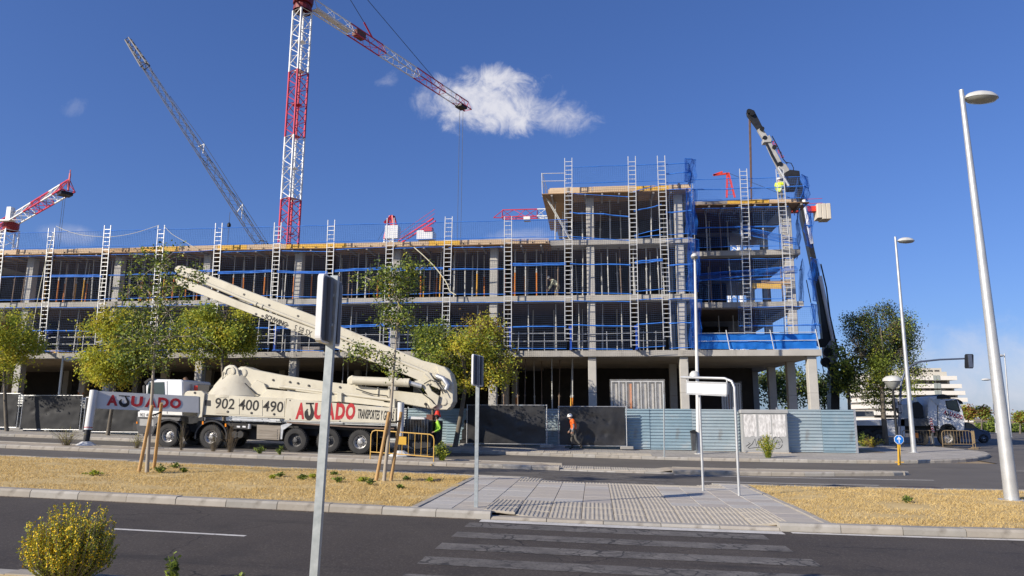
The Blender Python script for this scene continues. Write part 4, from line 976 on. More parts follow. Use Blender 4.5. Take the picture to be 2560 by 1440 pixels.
# exhaust, lamp and battery box behind the cab
ex = P(466, 990, YN+0.7); MB().tube([(ex[0], YN+0.7, ex[1]-0.4), (ex[0], YN+0.7, P(466, 960, YN+0.7)[1])], 0.21, 16).build('exhaust_drum', M('exhaust_pale', (0.5, 0.47, 0.42), 0.5, var=0.15), PT, smooth=40)
e2 = P(466, 960, YN+0.7); MB().tube([(e2[0], YN+0.7, e2[1]), (e2[0]+0.02, YN+0.7, e2[1]+0.12), (e2[0]-0.1, YN+0.7, e2[1]+0.27)], 0.09, 12).build('exhaust_pipe', M('rust_pipe', (0.16, 0.09, 0.05), 0.7, var=0.3), PT, smooth=40)
prism('tail_lamp', [(485, 964), (494, 964), (494, 977), (485, 977)], YN+0.55, YN+0.7, red_glass, PT, 0, YN+0.55)
prism('black_box', [(494, 960), (524, 963), (522, 980), (494, 978)], YN+0.4, YO-0.4, dark, PT, 0.02)
# rear body: cream box with three doors and phone number
body1 = prism('equipment_box', [(462, 984), (467, 978), (503, 978), (512, 985), (716, 996), (714, 1047), (497, 1037), (497, 1043), (493, 1043), (491, 991), (462, 990)], YN-0.06, YO+0.06, cream, PT, 0.03)
for x0, x1 in ((540, 598), (601, 656), (659, 711)):
    f = lambda x, k: 989+(x-512)*0.0539 + k
    prism('locker_door', [(x0, f(x0, 3)), (x1, f(x1, 3)), (x1, f(x1, 43)), (x0, f(x0, 43))], YN-0.075, YN-0.061, cream, body1, 0.004)
    c = P((x0+x1)/2, f((x0+x1)/2, 37), YN-0.08); MB().lathe([(0.05, 0.0), (0.05, -0.02), (0.03, -0.03), (0.001, -0.03)], (c[0], YN-0.076, c[1]), 'y', 12).build('door_lock', steel_dark, body1)
p0 = P(536, 1021, YN-0.08); text('902 400 490', (p0[0], YN-0.082, p0[1]), 0.46, black_ink, body1, width=P(709, 1030)[0]-p0[0], bold=0.012, rot=R(3.05))
prism('marker_lamp', [(513, 1000), (526, 1001), (526, 1015), (513, 1014)], YN-0.075, YN-0.05, dark, body1)
prism('pivot_cover', [(459, 990), (463, 981), (470, 977), (504, 977), (512, 984), (505, 1043), (497, 1045), (493, 1041), (493, 991)], YN-0.16, YN-0.07, cream, body1, 0.02)
c = P(487, 982, YN-0.17); MB().lathe([(0.05, 0.0), (0.05, -0.02), (0.001, -0.02)], (c[0], YN-0.161, c[1]), 'y', 12).build('pivot_pin', dark, body1)
body2 = prism('rear_outrigger_box', [(717, 997), (990, 1021), (989, 1059), (711, 1051)], YN-0.1, YN+0.55, cream, PT, 0.02)
MB().prism(poly([(717, 997), (990, 1021), (989, 1059), (711, 1051)], YO-0.55), YO-0.55, YO+0.1, 0.02).build('rear_outrigger_box', cream, PT)
def aguado(x0, x1, yb0, yb1, h, y, parent, rmat, bmat, yaw=0.0, fat=0.05):
    """the operator's name: heavy letters with a crane hook for the second one"""
    a, b_ = Vector((x0, 0, yb0)), Vector((x1, 0, yb1)); L = (b_-a).length; sl = math.asin((b_.z-a.z)/L)
    wds = [0.15, 0.14, 0.17, 0.165, 0.16, 0.16]; gap = 0.011; s = 0.0
    for ch, w_ in zip('AgUADO', wds):
        p = a+(b_-a)*s
        if ch == 'g':
            mb = MB(); W_ = w_*L; pts = []
            for i in range(15):
                t = R(38-i*20.8); pts.append((0.5*W_+math.cos(t)*W_*0.36, 0.38*h+math.sin(t)*h*0.31))
            pts = [(0.58*W_, 0.95*h), (0.68*W_, 0.76*h)]+[(q[0], q[1]) for q in pts[:14]]
            ws = [0.08, 0.10]+[0.15+0.07*math.sin(math.pi*i/13)-(0.09 if i > 11 else 0) for i in range(14)]
            up_, dn_ = [], []
            for i, (u, v) in enumerate(pts):
                d = Vector(pts[min(i+1, len(pts)-1)])-Vector(pts[max(i-1, 0)]); d.normalize(); n_ = Vector((-d.y, d.x)); wd = ws[i]*h*0.62
                up_.append(Vector((u, v))+n_*wd); dn_.append(Vector((u, v))-n_*wd)
            k = len(pts); mb.add([(p.x+q.x, y, p.z+q.y+q.x*math.sin(sl)) for q in up_+dn_], [(i, i+1, k+i+1, k+i) for i in range(k-1)])
            for (u0, v0, u1, v1) in ((0.02, 0.9, 1.02, 1.0),):
                mb.add([(p.x+u*W_, y, p.z+v*h+u*W_*math.sin(sl)) for u, v in ((u0, v0), (u1, v0), (u1, v1), (u0, v1))], [(0, 1, 2, 3)])
            mb.build('hook_emblem', bmat, parent)
        else:
            o = text(ch, (p.x, y, p.z), h, rmat, parent, width=w_*L, bold=fat, rot=-sl, shear=0.08)
        s += w_+gap
p0, p1 = P(738, 1048, YN-0.11), P(887, 1050, YN-0.11)
aguado(p0[0], p1[0], p0[1], p1[1], 0.70, YN-0.106, body2, red_paint, black_ink)
p0, p1 = P(893, 1046, YN-0.11), P(984, 1050, YN-0.11); text('TRANSPORTES Y GRUAS', (p0[0], YN-0.106, p0[1]), 0.40, black_ink, body2, width=p1[0]-p0[0], bold=0.02, rot=R(3.5))
# swung-out front outrigger with the name on it
A0 = Vector((P(500, 1012, YN-0.18)[0], YN-0.2, 0)); A1 = Vector((at(230, 1000, 27.6).x, 27.6, 0))
q = [at(497, 991, A0.y), at(497, 1032, A0.y), at(233, 1021, A1.y), at(234, 977, A1.y)]
d = (A1-A0).normalized(); nrm = Vector((d.y, -d.x, 0)); nrm = nrm if nrm.y < 0 else -nrm
mb = MB(); T_ = nrm*-0.4
vs = [Vector(v) for v in q]+[Vector(v)+T_ for v in q]
mb.add(vs, [(0, 3, 2, 1), (4, 5, 6, 7), (0, 1, 5, 4), (1, 2, 6, 5), (2, 3, 7, 6), (3, 0, 4, 7)])
orig = mb.build('front_outrigger', panel_white, PT)
# lettering in the plane of the beam
def on_beam(s, t):
    lo = Vector(q[2])+(Vector(q[1])-Vector(q[2]))*s; hi = Vector(q[3])+(Vector(q[0])-Vector(q[3]))*s; return lo+(hi-lo)*t+nrm*0.012
lt = MB()
def beam_letters():
    s0, s1 = 0.118, 0.868; w_ = [0.15, 0.15, 0.17, 0.165, 0.16, 0.16]; s = 0.0
    for ch, wd in zip('AgUADO', w_):
        a, b2 = s0+(s1-s0)*s, s0+(s1-s0)*(s+wd-0.015)
        if ch == 'g':
            mb = MB(); pts = [(0.58, 0.95), (0.68, 0.76)]+[(0.5+math.cos(R(38-i*20.8))*0.36, 0.38+math.sin(R(38-i*20.8))*0.31) for i in range(14)]
            ws = [0.06, 0.08]+[0.10+0.06*math.sin(math.pi*i/13)-(0.05 if i > 11 else 0) for i in range(14)]; U_, D_ = [], []
            for i, p in enumerate(pts):
                dd = Vector(pts[min(i+1, len(pts)-1)])-Vector(pts[max(i-1, 0)]); dd.normalize(); n_ = Vector((-dd.y, dd.x)); U_.append(Vector(p)+n_*ws[i]); D_.append(Vector(p)-n_*ws[i])
            k = len(pts); mb.add([on_beam(a+(b2-a)*v.x, 0.2+0.62*v.y) for v in U_+D_], [(i, i+1, k+i+1, k+i) for i in range(k-1)])
            mb.add([on_beam(a+(b2-a)*u, 0.2+0.62*v) for u, v in ((0, .92), (1, .92), (1, 1.0), (0, 1.0))], [(0, 1, 2, 3)])
            mb.build('hook_emblem', black_ink, orig)
        else:
            o = text(ch, (0, 0, 0), 1.0, red_paint, orig, width=1.0, bold=0.05, shear=0.08)
            for v in o.data.vertices: v.co = on_beam(a+(b2-a)*v.co.x, 0.2+0.62*v.co.z)-wloc(orig)
            o.location = (0, 0, 0)
        s += wd
beam_letters()
la, lb, lc = at(235, 976, 27.55), at(220, 1075, 27.35), at(215, 1108, 27.3)
MB().tube([la, lb], 0.15, 14).build('outrigger_leg', panel_white, PT, smooth=40)
r0 = la+(lb-la)*0.93; MB().tube([r0, r0+(lb-la)*0.02], 0.154, 14).build('red_band', red_paint, PT)
MB().tube([lb, lc], 0.115, 14).build('outrigger_ram', black_metal, PT, smooth=40)
ft_ = Vector((lc.x, lc.y, G(lc.x, lc.y))); MB().lathe([(0.5, 0.02), (0.5, 0.05), (0.16, 0.26), (0.001, 0.26)], ft_, 'z', 8).build('outrigger_foot', panel_white, PT)
MB().box(ft_.x-0.6, ft_.x+0.7, ft_.y-0.4, ft_.y+0.4, ft_.z-0.0, ft_.z+0.08).build('ground_plate', planks, PT)
# rear leg
ra, rb = at(1004, 1012, YN-0.05), at(1002, 1090, YN-0.05)
MB().tube([ra+Vector((0, -0.1, 0.1)), rb+Vector((0, -0.1, 0))], 0.14, 14).build('outrigger_leg', panel_white, PT, smooth=40)
rg = Vector((rb.x+0.05, YN-0.2, G(rb.x, YN-0.2))); MB().tube([rb+Vector((0, -0.1, 0)), rg+Vector((0, 0.05, 0.2))], 0.1, 12).build('outrigger_ram', black_metal, PT, smooth=40)
MB().lathe([(0.5, 0.02), (0.5, 0.05), (0.15, 0.24), (0.001, 0.24)], rg, 'z', 8).build('outrigger_foot', panel_white, PT)
# under-run fittings
prism('rail_strip', [(580, 1046), (690, 1051), (690, 1055), (580, 1050)], YN-0.06, YN-0.02, galv, PT)
bx = prism('slatted_toolbox', [(642, 1062), (702, 1065), (698, 1101), (641, 1098)], YN, YN+0.5, planks, PT, 0.02)
for k in range(4):
    prism('slat', [(647, 1072+k*6.4), (693, 1074+k*6.4), (693, 1078+k*6.4), (647, 1076+k*6.4)], YN-0.018, YN-0.001, planks, bx)
prism('toolbox_stay', [(702, 1063), (727, 1056), (730, 1060), (708, 1075), (705, 1098), (701, 1098)], YN-0.02, YN+0.03, galv, PT)
prism('valve_block', [(583, 1061), (620, 1063), (621, 1074), (583, 1073)], YN+0.1, YN+0.5, dark, PT, 0.02)
for px in (592, 606):
    prism('label_plate', [(px, 1064.5), (px+8, 1065), (px+8, 1069), (px, 1068.5)], YN+0.08, YN+0.098, cab_white, PT)
    c = P(px+1, 1086, YN+0.3); MB().tube([(c[0], YN+0.05, c[1]), (c[0], YN+0.8, c[1])], 0.15, 14).build('air_tank', dark, PT, smooth=40)
c = P(624, 1066, YN+0.1); MB().tube([(c[0], YN+0.1, c[1]-0.1), (c[0], YN+0.1, c[1]+0.1)], 0.07, 10).build('filter', galv, PT)
for px, py in ((505, 1053), (562, 1059)): prism('side_marker', [(px, py), (px+3.5, py), (px+3.5, py+8), (px, py+8)], YN-0.03, YN+0.0, amber, PT)
prism('rear_rail', [(717, 1054), (880, 1066), (985, 1070), (985, 1073), (880, 1069), (717, 1058)], YN-0.02, YN+0.1, M('rusty_rail', (0.18, 0.13, 0.10), 0.7, var=0.25), PT)
# slewing turret
tb = at(592, 990, YC); tt = at(577, 930, YC)
MB().lathe([(1.35, tb.z-0.1), (1.35, tb.z), (1.3, tb.z+0.03), (0.62, tt.z-0.12), (0.45, tt.z)], (tb.x, YC, 0), 'z', 28).build('turret', cream, PT, smooth=40)
for y in (YN+0.65, YO-0.75):
    f = lambda x, z_: (x, z_)
    pl = [(553, 962), (556, 930), (562, 918), (573, 912), (585, 913), (594, 922), (597, 935), (603, 955), (611, 967), (611, 980), (604, 989), (585, 989)]
    pt_ = MB().prism(poly(pl, YN+0.65), y, y+0.12, 0.02).build('turret_lug', cream, PT)
    c = P(575, 929, YN+0.65); MB().lathe([(0.24, 0.0), (0.24, -0.05), (0.17, -0.06), (0.17, -0.02), (0.001, -0.02)], (c[0], y, c[1]), 'y', 18).build('pivot_boss', cream, pt_)
    c = P(597, 970, YN+0.65); MB().lathe([(0.12, 0.0), (0.12, -0.05), (0.001, -0.05)], (c[0], y, c[1]), 'y', 14).build('pin', cream, pt_)
# lower boom arm (lies along the truck)
BY0, BY1 = YC-0.42, YC+0.42
b1 = [(603, 920), (612, 916), (634, 924), (700, 937), (805, 953), (867, 960), (872, 942), (880, 938), (888, 943), (890, 964), (972, 973), (1010, 979), (1080, 987), (1100, 989), (1118, 996), (1128, 1008), (1128, 1016), (1118, 1025), (1094, 1025), (1010, 1010), (942, 1000), (843, 988), (805, 986), (680, 970), (640, 968), (628, 974), (612, 966)]
arm1 = prism('lower_boom_arm', b1, BY0, BY1, cream, PT, 0.03, BY0)
for px, py, r_ in ((878, 951, 0.17), (607, 932, 0.2), (1109, 1004, 0.17), (1083, 1009, 0.2), (725, 955, 0.05), (745, 958, 0.05), (683, 950, 0.05), (772, 964, 0.05), (850, 968, 0.05), (1064, 1010, 0.06)):
    c = P(px, py, BY0); MB().lathe([(r_, 0.0), (r_, -0.03), (r_*0.8, -0.045), (0.001, -0.045)], (c[0], BY0, c[1]), 'y', 16).build('boss', cream if r_ > 0.1 else steel_dark, arm1)
prism('arm_stiffener', [(943, 968), (946, 968), (944, 1002), (941, 1002)], BY0-0.05, BY0-0.001, cream, arm1)
prism('arm_clip', [(970, 968), (974, 968), (974, 1008), (969, 1008)], BY0-0.06, BY0-0.001, cream, arm1)
prism('lower_link', [(628, 962), (640, 950), (660, 958), (668, 975), (690, 984), (700, 988), (700, 1000), (640, 996), (620, 988)], BY0-0.14, BY0-0.05, cream, PT, 0.02)
c0, c1, c2 = at(884, 951, BY0-0.2), at(1024, 957, BY0-0.2), at(1055, 966, BY0-0.2)
MB().tube([c0, c1], 0.185, 16).build('hydraulic_cylinder', cream, PT, smooth=40)
MB().tube([c1, c2], 0.10, 12).build('cylinder_rod', galv, PT, smooth=40)
for a, b_, r_ in (((700, 966), (980, 1000), 0.07), ((740, 975), (960, 1006), 0.05), ((655, 1000), (640, 992), 0.05)):
    MB().tube([at(*a, BY0-0.18), at(*b_, BY0-0.18)], r_, 10).build('delivery_pipe', cream, PT, smooth=40)
prism('boom_cradle', [(668, 973), (805, 986), (860, 991), (985, 1009), (985, 1019), (860, 1006), (700, 1000), (640, 998)], BY0-0.3, BY0-0.05, cream, PT, 0.02)
for px, py in ((810, 975), (842, 981), (975, 996)): prism('cradle_bracket', [(px, py), (px+12, py+1), (px+12, py+24), (px, py+22)], BY0-0.4, BY0-0.1, cream, PT, 0.02)
# elbow links
prism('elbow_link', [(1036, 952), (1052, 950), (1070, 958), (1080, 978), (1098, 990), (1094, 1012), (1082, 1020), (1072, 1006), (1068, 985), (1056, 968), (1040, 962)], BY0-0.16, BY0-0.04, cream, PT, 0.02)
prism('elbow_stay', [(1058, 935), (1070, 928), (1096, 965), (1092, 970), (1084, 966)], BY0-0.22, BY0-0.17, cream, PT, 0.01)
# upper folded arms, raised to the left
u1 = [(436, 668), (441, 663), (455, 663), (489, 674), (600, 719), (780, 787), (847, 815), (1055, 901), (1088, 909), (1112, 919), (1124, 932), (1132, 950), (1132, 975), (1122, 985), (1108, 968), (1070, 930), (847, 841), (780, 814), (600, 746), (489, 697), (450, 682)]
up1 = prism('upper_boom_arm', u1, BY0+0.1, BY1-0.05, cream, PT, 0.03, BY0)
u2 = [(441, 700), (450, 695), (478, 703), (600, 754), (780, 820), (847, 846), (1024, 918), (1070, 935), (1098, 957), (1112, 976), (1100, 974), (1082, 966), (1024, 941), (942, 909), (843, 871), (778, 844), (640, 789), (478, 727), (446, 713)]
up2 = prism('folded_boom_arm', u2, BY0-0.12, BY1-0.1, cream, PT, 0.02, BY0)
u3 = [(1090, 912), (1112, 917), (1127, 934), (1134, 960), (1134, 1004), (1128, 1014), (1100, 1000), (1104, 960)]
prism('elbow_housing', u3, BY0-0.02, BY1+0.02, cream, PT, 0.04, BY0)
pp = [(446, 683), (500, 702), (600, 744), (700, 784), (780, 815), (850, 842), (950, 884), (1050, 924), (1095, 945)]
MB().tube([at(a, b_, BY0-0.05) for a, b_ in pp], 0.075, 10).build('delivery_pipe', cream, PT, smooth=40)
for px, py in ((640, 760), (655, 766), (832, 833), (942, 882), (955, 887), (470, 692), (1088, 938)):
    c = at(px, py, BY0-0.05); d = (at(px+10, py+4, BY0-0.05)-c).normalized(); MB().tube([c-d*0.05, c+d*0.05], 0.105, 10).build('pipe_coupling', cream, PT)
MB().tube([at(1092, 940, BY0-0.08), at(1108, 946, BY0-0.16), at(1120, 962, BY0-0.2), at(1116, 974, BY0-0.18)], 0.11, 12).build('pipe_bend', galv, PT, smooth=40)
MB().tube([at(1062, 935, BY0-0.2), at(1100, 972, BY0-0.2)], 0.05, 8).build('elbow_rod', cream, PT)
for px, py, arm in ((567, 764, up2), (640, 794-9, up2), (656, 790, up2), (718, 813, up2), (870, 876, up2), (937, 902, up2), (673, 763, up1), (745, 790, up1), (520, 695, up1), (460, 672, up1), (610, 736, up1)):
    yy = (BY0-0.12) if arm is up2 else BY0+0.1
    c = P(px, py, yy); MB().lathe([(0.05, 0.0), (0.05, -0.02), (0.001, -0.02)], (c[0], yy, c[1]), 'y', 10).build('bolt_boss', steel_dark, arm)
c = P(445, 674, BY0+0.1); MB().lathe([(0.14, 0.0), (0.14, -0.04), (0.001, -0.04)], (c[0], BY0+0.1, c[1]), 'y', 14).build('end_pin', cream, up1)
p0 = P(660, 796, BY0-0.13); text('SCHWING', (p0[0], BY0-0.128, p0[1]), 0.22, black_ink, up2, width=1.12, bold=0.035, rot=R(21.2))
p0 = P(733, 825, BY0-0.13); text('S 58 SX', (p0[0], BY0-0.128, p0[1]), 0.26, black_ink, up2, width=0.88, rot=R(21.2), shear=-0.1)
p0 = P(1124, 1003, BY0-0.03)
# rear hopper under dark sheets
hp = MB(); 
prism('hopper', [(1012, 1048), (1082, 1054), (1078, 1120), (1040, 1125), (1014, 1110)], YN+0.1, YO-0.3, dark, PT, 0.05)
mb = MB(); x0, x1 = P(1012, 1050)[0], P(1072, 1052)[0]; nxx = 28
for j in range(7):
    for i in range(nxx+1):
        s = i/nxx; x = x0+(x1-x0)*s; z = P(1040, 1048+j*8.5)[1]; mb.v.append((x, YN-0.02-0.06*math.sin(i*1.9)*min(1, j/3)-0.03*noise.noise((x*4, z*3, 1)), z+0.06*(j/6)*noise.noise((x*3, 0, 3))))
for j in range(6):
    for i in range(nxx): mb.f.append((j*(nxx+1)+i, (j+1)*(nxx+1)+i, (j+1)*(nxx+1)+i+1, j*(nxx+1)+i+1)); mb.mi.append(0)
mb.build('hopper_cover', M('black_polythene', (0.012, 0.012, 0.014), 0.22, var=0.3, spec=0.7), PT, smooth=True)
prism('hopper_lid', [(1022, 1041), (1060, 1044), (1064, 1050), (1020, 1048)], YN+0.0, YN+1.6, panel_white, PT, 0.02)
prism('rear_grille', [(1066, 1036), (1081, 1037), (1081, 1050), (1066, 1049)], YN+0.2, YN+1.2, M('oxide_red', (0.16, 0.06, 0.04), 0.7, var=0.2), PT)
c = at(1094, 1034, BY0-0.1); MB().lathe([(0.15, -0.16), (0.15, -0.1), (0.08, 0.12), (0.001, 0.13)], c, 'z', 14).build('work_lamp', red_glass, PT)
MB().lathe([(0.16, -0.2), (0.16, -0.155), (0.001, -0.155)], c, 'z', 14).build('lamp_collar', cab_white, PT)

# hoses, hydraulic lines and straps
hz = M('hydraulic_rubber', (0.02, 0.02, 0.021), 0.6, var=0.2)
def hose_px(pts, y, r=0.022): MB().tube([at(a, b, y) for a, b in pts], r, 6).build('hydraulic_hose', hz, PT)
hose_px([(612, 958), (640, 985), (668, 992), (700, 995), (716, 999)], BY0-0.22); hose_px([(604, 985), (640, 992), (690, 990), (760, 1000)], BY0-0.26); hose_px([(890, 972), (930, 985), (968, 990), (975, 1004)], BY0-0.2)
hose_px([(1060, 960), (1076, 950), (1092, 955), (1100, 968), (1108, 985)], BY0-0.24); hose_px([(1040, 965), (1058, 985), (1078, 1000), (1086, 1010)], BY0-0.2); hose_px([(1062, 1008), (1068, 1022), (1080, 1024), (1090, 1018)], BY0-0.1)
hose_px([(470, 700), (520, 722), (600, 752), (700, 792)], BY0-0.08, 0.018); hose_px([(560, 930), (556, 950), (566, 975), (560, 990)], YN+0.55, 0.02)
for px in (560, 600, 655, 700): hose_px([(px, 1048), (px+6, 1058), (px+14, 1056), (px+20, 1064)], YN+0.05, 0.018)
for px, py in ((725, 1001), (985, 1025), (725, 1048), (985, 1055), (850, 1009), (850, 1053)):
    c = P(px, py, YN-0.1); MB().lathe([(0.03, 0.0), (0.03, -0.012), (0.001, -0.012)], (c[0], YN-0.1, c[1]), 'y', 8).build('bolt', steel_dark, body2)
# ------------------------------------------------------------------ street furniture
post_galv = M('post_galvanised', (0.30, 0.335, 0.345), 0.55, 0.35, col2=(0.40, 0.435, 0.445), scale=14, detail=2)
sign_back = M('sign_back_grey', (0.085, 0.095, 0.115), 0.5, 0.2, col2=(0.115, 0.125, 0.145), scale=2)
sign_edge = M('sign_edge_white', (0.68, 0.69, 0.70), 0.5, var=0.08)
lamp_grey = M('lamp_post_silver', (0.46, 0.47, 0.47), 0.42, 0.45, col2=(0.56, 0.57, 0.57), scale=3)
lamp_head = M('lamp_head', (0.58, 0.58, 0.55), 0.4, 0.1, var=0.1); lamp_lens = M('lamp_lens', (0.32, 0.33, 0.31), 0.2, var=0.1, spec=0.6)
def rounded(w_, h, r, n=4):
    out = []
    for cx, cz, a in ((w_/2-r, h/2-r, 0), (-w_/2+r, h/2-r, 90), (-w_/2+r, -h/2+r, 180), (w_/2-r, -h/2+r, 270)):
        for k in range(n+1): t = R(a+90*k/n); out.append((cx+math.cos(t)*r, cz+math.sin(t)*r))
    return out
def plate(c, w_, h, rz, parent, back, edge, t=0.03, r=0.05, ribs=True):
    """flat sign plate centred at c; its grey back looks to local -y"""
    q = Matrix.Rotation(rz, 4, 'Z')
    def put(mb, name, mat):
        mb.v = [tuple(q @ Vector(v)) for v in mb.v]; o = link(name, mb.mesh(name, mat), parent); o.location = Vector(c)-wloc(parent); return o
    put(MB().prism(rounded(w_, h, r), -t/2, t/2), 'sign_rim', edge)
    o = put(MB().prism(rounded(w_-0.03, h-0.03, r), -t/2-0.003, -t/2-0.0005), 'sign_back', back)
    if ribs:
        for x in (-w_*0.22, w_*0.22): put(MB().box(x-0.03, x+0.03, -t/2-0.03, -t/2-0.004, -h/2+0.02, h/2-0.02), 'stiffener', back)
# near sign seen from behind
y = 5.6; a = at(786, 1440, y); b_ = at(838, 690, y); d = (a-b_)/(a.z-b_.z)
base = Vector((a.x, y, 0))+Vector((d.x, 0, 0))*(G(a.x, y)+0.1-a.z); base.z = G(a.x, y)+0.1
t = thing('road_sign', base, 'grey back of a road sign on a square galvanised post in the foreground', 'sign')
MB().beam(base, b_, 0.062, 0.05, (0, 1, 0)).build('post', post_galv, t)
p0, p1 = at(795, 766, 5.36), at(845, 786, 5.82); c = (p0+p1)/2
plate(c+Vector((0.0, 0.02, 0)), (p1-p0).length, 0.545, math.atan2((p1-p0).y, (p1-p0).x), t, sign_back, sign_edge, 0.045, 0.045)
for dz in (-0.12, 0.12): MB().box(c.x-0.05, c.x+0.05, y-0.05, y+0.05, c.z+dz-0.012, c.z+dz+0.012).build('clamp', post_galv, t)
# crossing sign on the median
b0 = gnd(1190, 1268, 0.125); b0.z = isl_z(b0.x, b0.y)
t = thing('crossing_sign', b0, 'square crossing sign seen nearly edge-on on a slim post at the paved crossing', 'sign')
tp = at(1190, 888, b0.y); MB().beam(b0, Vector((b0.x-0.0, b0.y, tp.z)), 0.07, 0.05, (0, 1, 0)).build('post', post_galv, t)
plate(Vector((b0.x-0.005, b0.y, tp.z-0.3)), 0.62, 0.6, R(80), t, sign_back, sign_edge, 0.035, 0.05)
# gate-shaped street-name frame
g0 = gnd(1848, 1240, 0.12); y0 = g0.y; g0.z = isl_z(g0.x, y0); y1 = y0+1.15
t = thing('street_name_frame', g0, 'bent tube frame carrying a blank white street-name board beside the crossing', 'sign')
e = at(1703, 943, y1); k1 = at(1812, 946, y0+0.12); k2 = at(1829, 953, y0+0.05); k3 = at(1836, 968, y0)
MB().tube([g0, Vector((k3.x, y0, k3.z-0.15)), k3, k2, k1, e], 0.032, 10).build('tube', lamp_grey, t, smooth=40)
q0, q1 = at(1718, 969.5, y1-0.05), at(1818, 973.5, y0+0.08); c = (q0+q1)/2; L = (q1-q0).length; ang = math.atan2((q1-q0).y, (q1-q0).x)
Q = Matrix.Rotation(ang, 4, 'Z') @ Matrix.Rotation(math.asin((q0.z-q1.z)/L), 4, 'Y')
def frame_part(name, mat, x0, x1, ya, yb, z0, z1):
    mb = MB().box(x0, x1, ya, yb, z0, z1); mb.v = [tuple(Q @ Vector(v)) for v in mb.v]; o = link(name, mb.mesh(name, mat), t); o.location = c-wloc(t)
frame_part('board', M('blank_white_board', (0.78, 0.78, 0.77), 0.5, var=0.03), -L/2+0.02, L/2-0.02, -0.02, 0.02, -0.12, 0.12)
for z in (-0.145, 0.145): frame_part('board_frame', lamp_grey, -L/2, L/2, -0.03, 0.03, z-0.022, z+0.022)
for x in (-L/2, L/2): frame_part('board_frame', lamp_grey, x-0.02, x+0.02, -0.03, 0.03, -0.122, 0.122)
for s in (0.0, 1.0):
    p = q0+(q1-q0)*s; MB().tube([p+Vector((0, 0, 0.13)), Vector((p.x, p.y, (e.z if s < 0.5 else k1.z)))], 0.016, 8).build('hanger', lamp_grey, t)
l0 = at(1757, 1200, y1-0.2); l0.z = isl_z(l0.x, y1-0.2); l1 = at(1754, 985, y1-0.2)
MB().tube([l0, Vector((l0.x, y1-0.2, l1.z+0.2))], 0.03, 10).build('leg', lamp_grey, t)

def lamp_post(base, h, r0, r1, label, arm=0.9, adir=0.0, head=0.42, mat=None, lean=(0, 0), kind='tall'):
    t = thing('street_lamp', base, label, 'street lamp', 'street lamps')
    bx, by, bz = base; m_ = mat or lamp_grey
    top = Vector((bx+lean[0], by+lean[1], bz+h))
    pr = [(bx+lean[0]*f, by+lean[1]*f, bz+h*f) for f in (0, 0.33, 0.66, 1.0)]
    MB().tube(pr, [r0, r0+(r1-r0)*0.33, r0+(r1-r0)*0.66, r1], 16).build('pole', m_, t, smooth=50)
    MB().lathe([(r0*1.9, 0), (r0*1.9, 0.02), (r0*1.02, 0.025)], base, 'z', 12).build('base_plate', m_, t)
    dx, dy = math.cos(adir), math.sin(adir)
    if kind == 'tall':
        ha = top-Vector((0, 0, 0.22)); he = ha+Vector((dx*arm, dy*arm, 0.02))
        MB().tube([ha, ha+Vector((dx, dy, 0))*arm*0.35], 0.03, 8).build('arm', m_, t)
        c = ha+Vector((dx, dy, 0))*(arm*0.35+head*0.9)
        up_ = MB().lathe([(head, 0), (head*0.97, 0.05), (head*0.75, 0.13), (head*0.4, 0.18), (0.001, 0.2)], (0, 0, 0), 'z', 20)
        up_.v = [(v[0]*1.05, v[1]*0.6, v[2]) for v in up_.v]; o = link('shade', up_.mesh('shade', lamp_head, smooth=True), t); o.location = c-wloc(t); o.rotation_euler[2] = adir
        dn = MB().lathe([(head*0.97, -0.002), (head*0.8, -0.07), (head*0.4, -0.1), (0.001, -0.1)], (0, 0, 0), 'z', 20)
        dn.v = [(v[0]*1.05, v[1]*0.6, v[2]) for v in dn.v]; o = link('lens', dn.mesh('lens', lamp_lens, smooth=True), t); o.location = c-wloc(t); o.rotation_euler[2] = adir
    else:
        c = top
        MB().lathe([(head, 0), (head*0.95, head*0.3), (head*0.6, head*0.55), (0.001, head*0.65)], c, 'z', 18).build('shade', lamp_head, t, smooth=True)
        MB().lathe([(head*0.9, -0.002), (head*0.55, -head*0.6), (0.06, -head*0.9)], c, 'z', 18).build('lens', lamp_lens, t, smooth=True)
    return t
b0 = gnd(2530, 1251, 0.12); top = at(2403, 225, b0.y)
lamp_post(b0, top.z-b0.z, 0.155, 0.055, 'tall silver street lamp standing in dry grass at the right edge', arm=0.35, adir=R(10), head=0.42, lean=(top.x-b0.x, 0))
b0 = at(2285, 1131, 38.0); b0.z = G(b0.x, 38)+0.135; top = at(2238, 592, 38.0)
lamp_post(b0, top.z-b0.z, 0.12, 0.05, 'tall street lamp on the rounded pavement corner beside the crane lorry', arm=0.5, adir=R(10), head=0.42, lean=(top.x-b0.x, 0))
b0 = at(1747, 1143, 35.0); b0.z = G(b0.x, 35.0)+0.135; top = at(1737, 636, 35.0)
LP = lamp_post(b0, top.z-b0.z, 0.1, 0.05, 'white lamp post in front of the building corner with a litter bin', arm=0.3, adir=R(-100), head=0.3, lean=(top.x-b0.x, 0), mat=M('white_post', (0.62, 0.62, 0.60), 0.5, var=0.06))
c = at(1736, 942, 34.8); MB().lathe([(0.24, 0), (0.22, 0.14), (0.12, 0.26), (0.001, 0.28)], c, 'z', 16).build('low_shade', lamp_head, LP, smooth=True); MB().tube([c+Vector((0, 0, 0.2)), c+Vector((0.2, 0.2, 0.22))], 0.03, 8).build('low_arm', lamp_grey, LP)
b0 = at(147, 1003, 36.7); top = at(152, 890, 36.7); b0.z = G(b0.x, 36.7)+0.14
lamp_post(b0, top.z-b0.z, 0.075, 0.06, 'short street lamp sticking up behind the dark fence panels at the left', arm=0.35, adir=R(5), head=0.28, lean=(at(152, 890, 36.7).x-at(140, 1010, 36.7).x, 0))
b0 = at(2245, 1122, 43); b0.z = G(b0.x, 43)+0.135; top = at(2243, 953, 43)
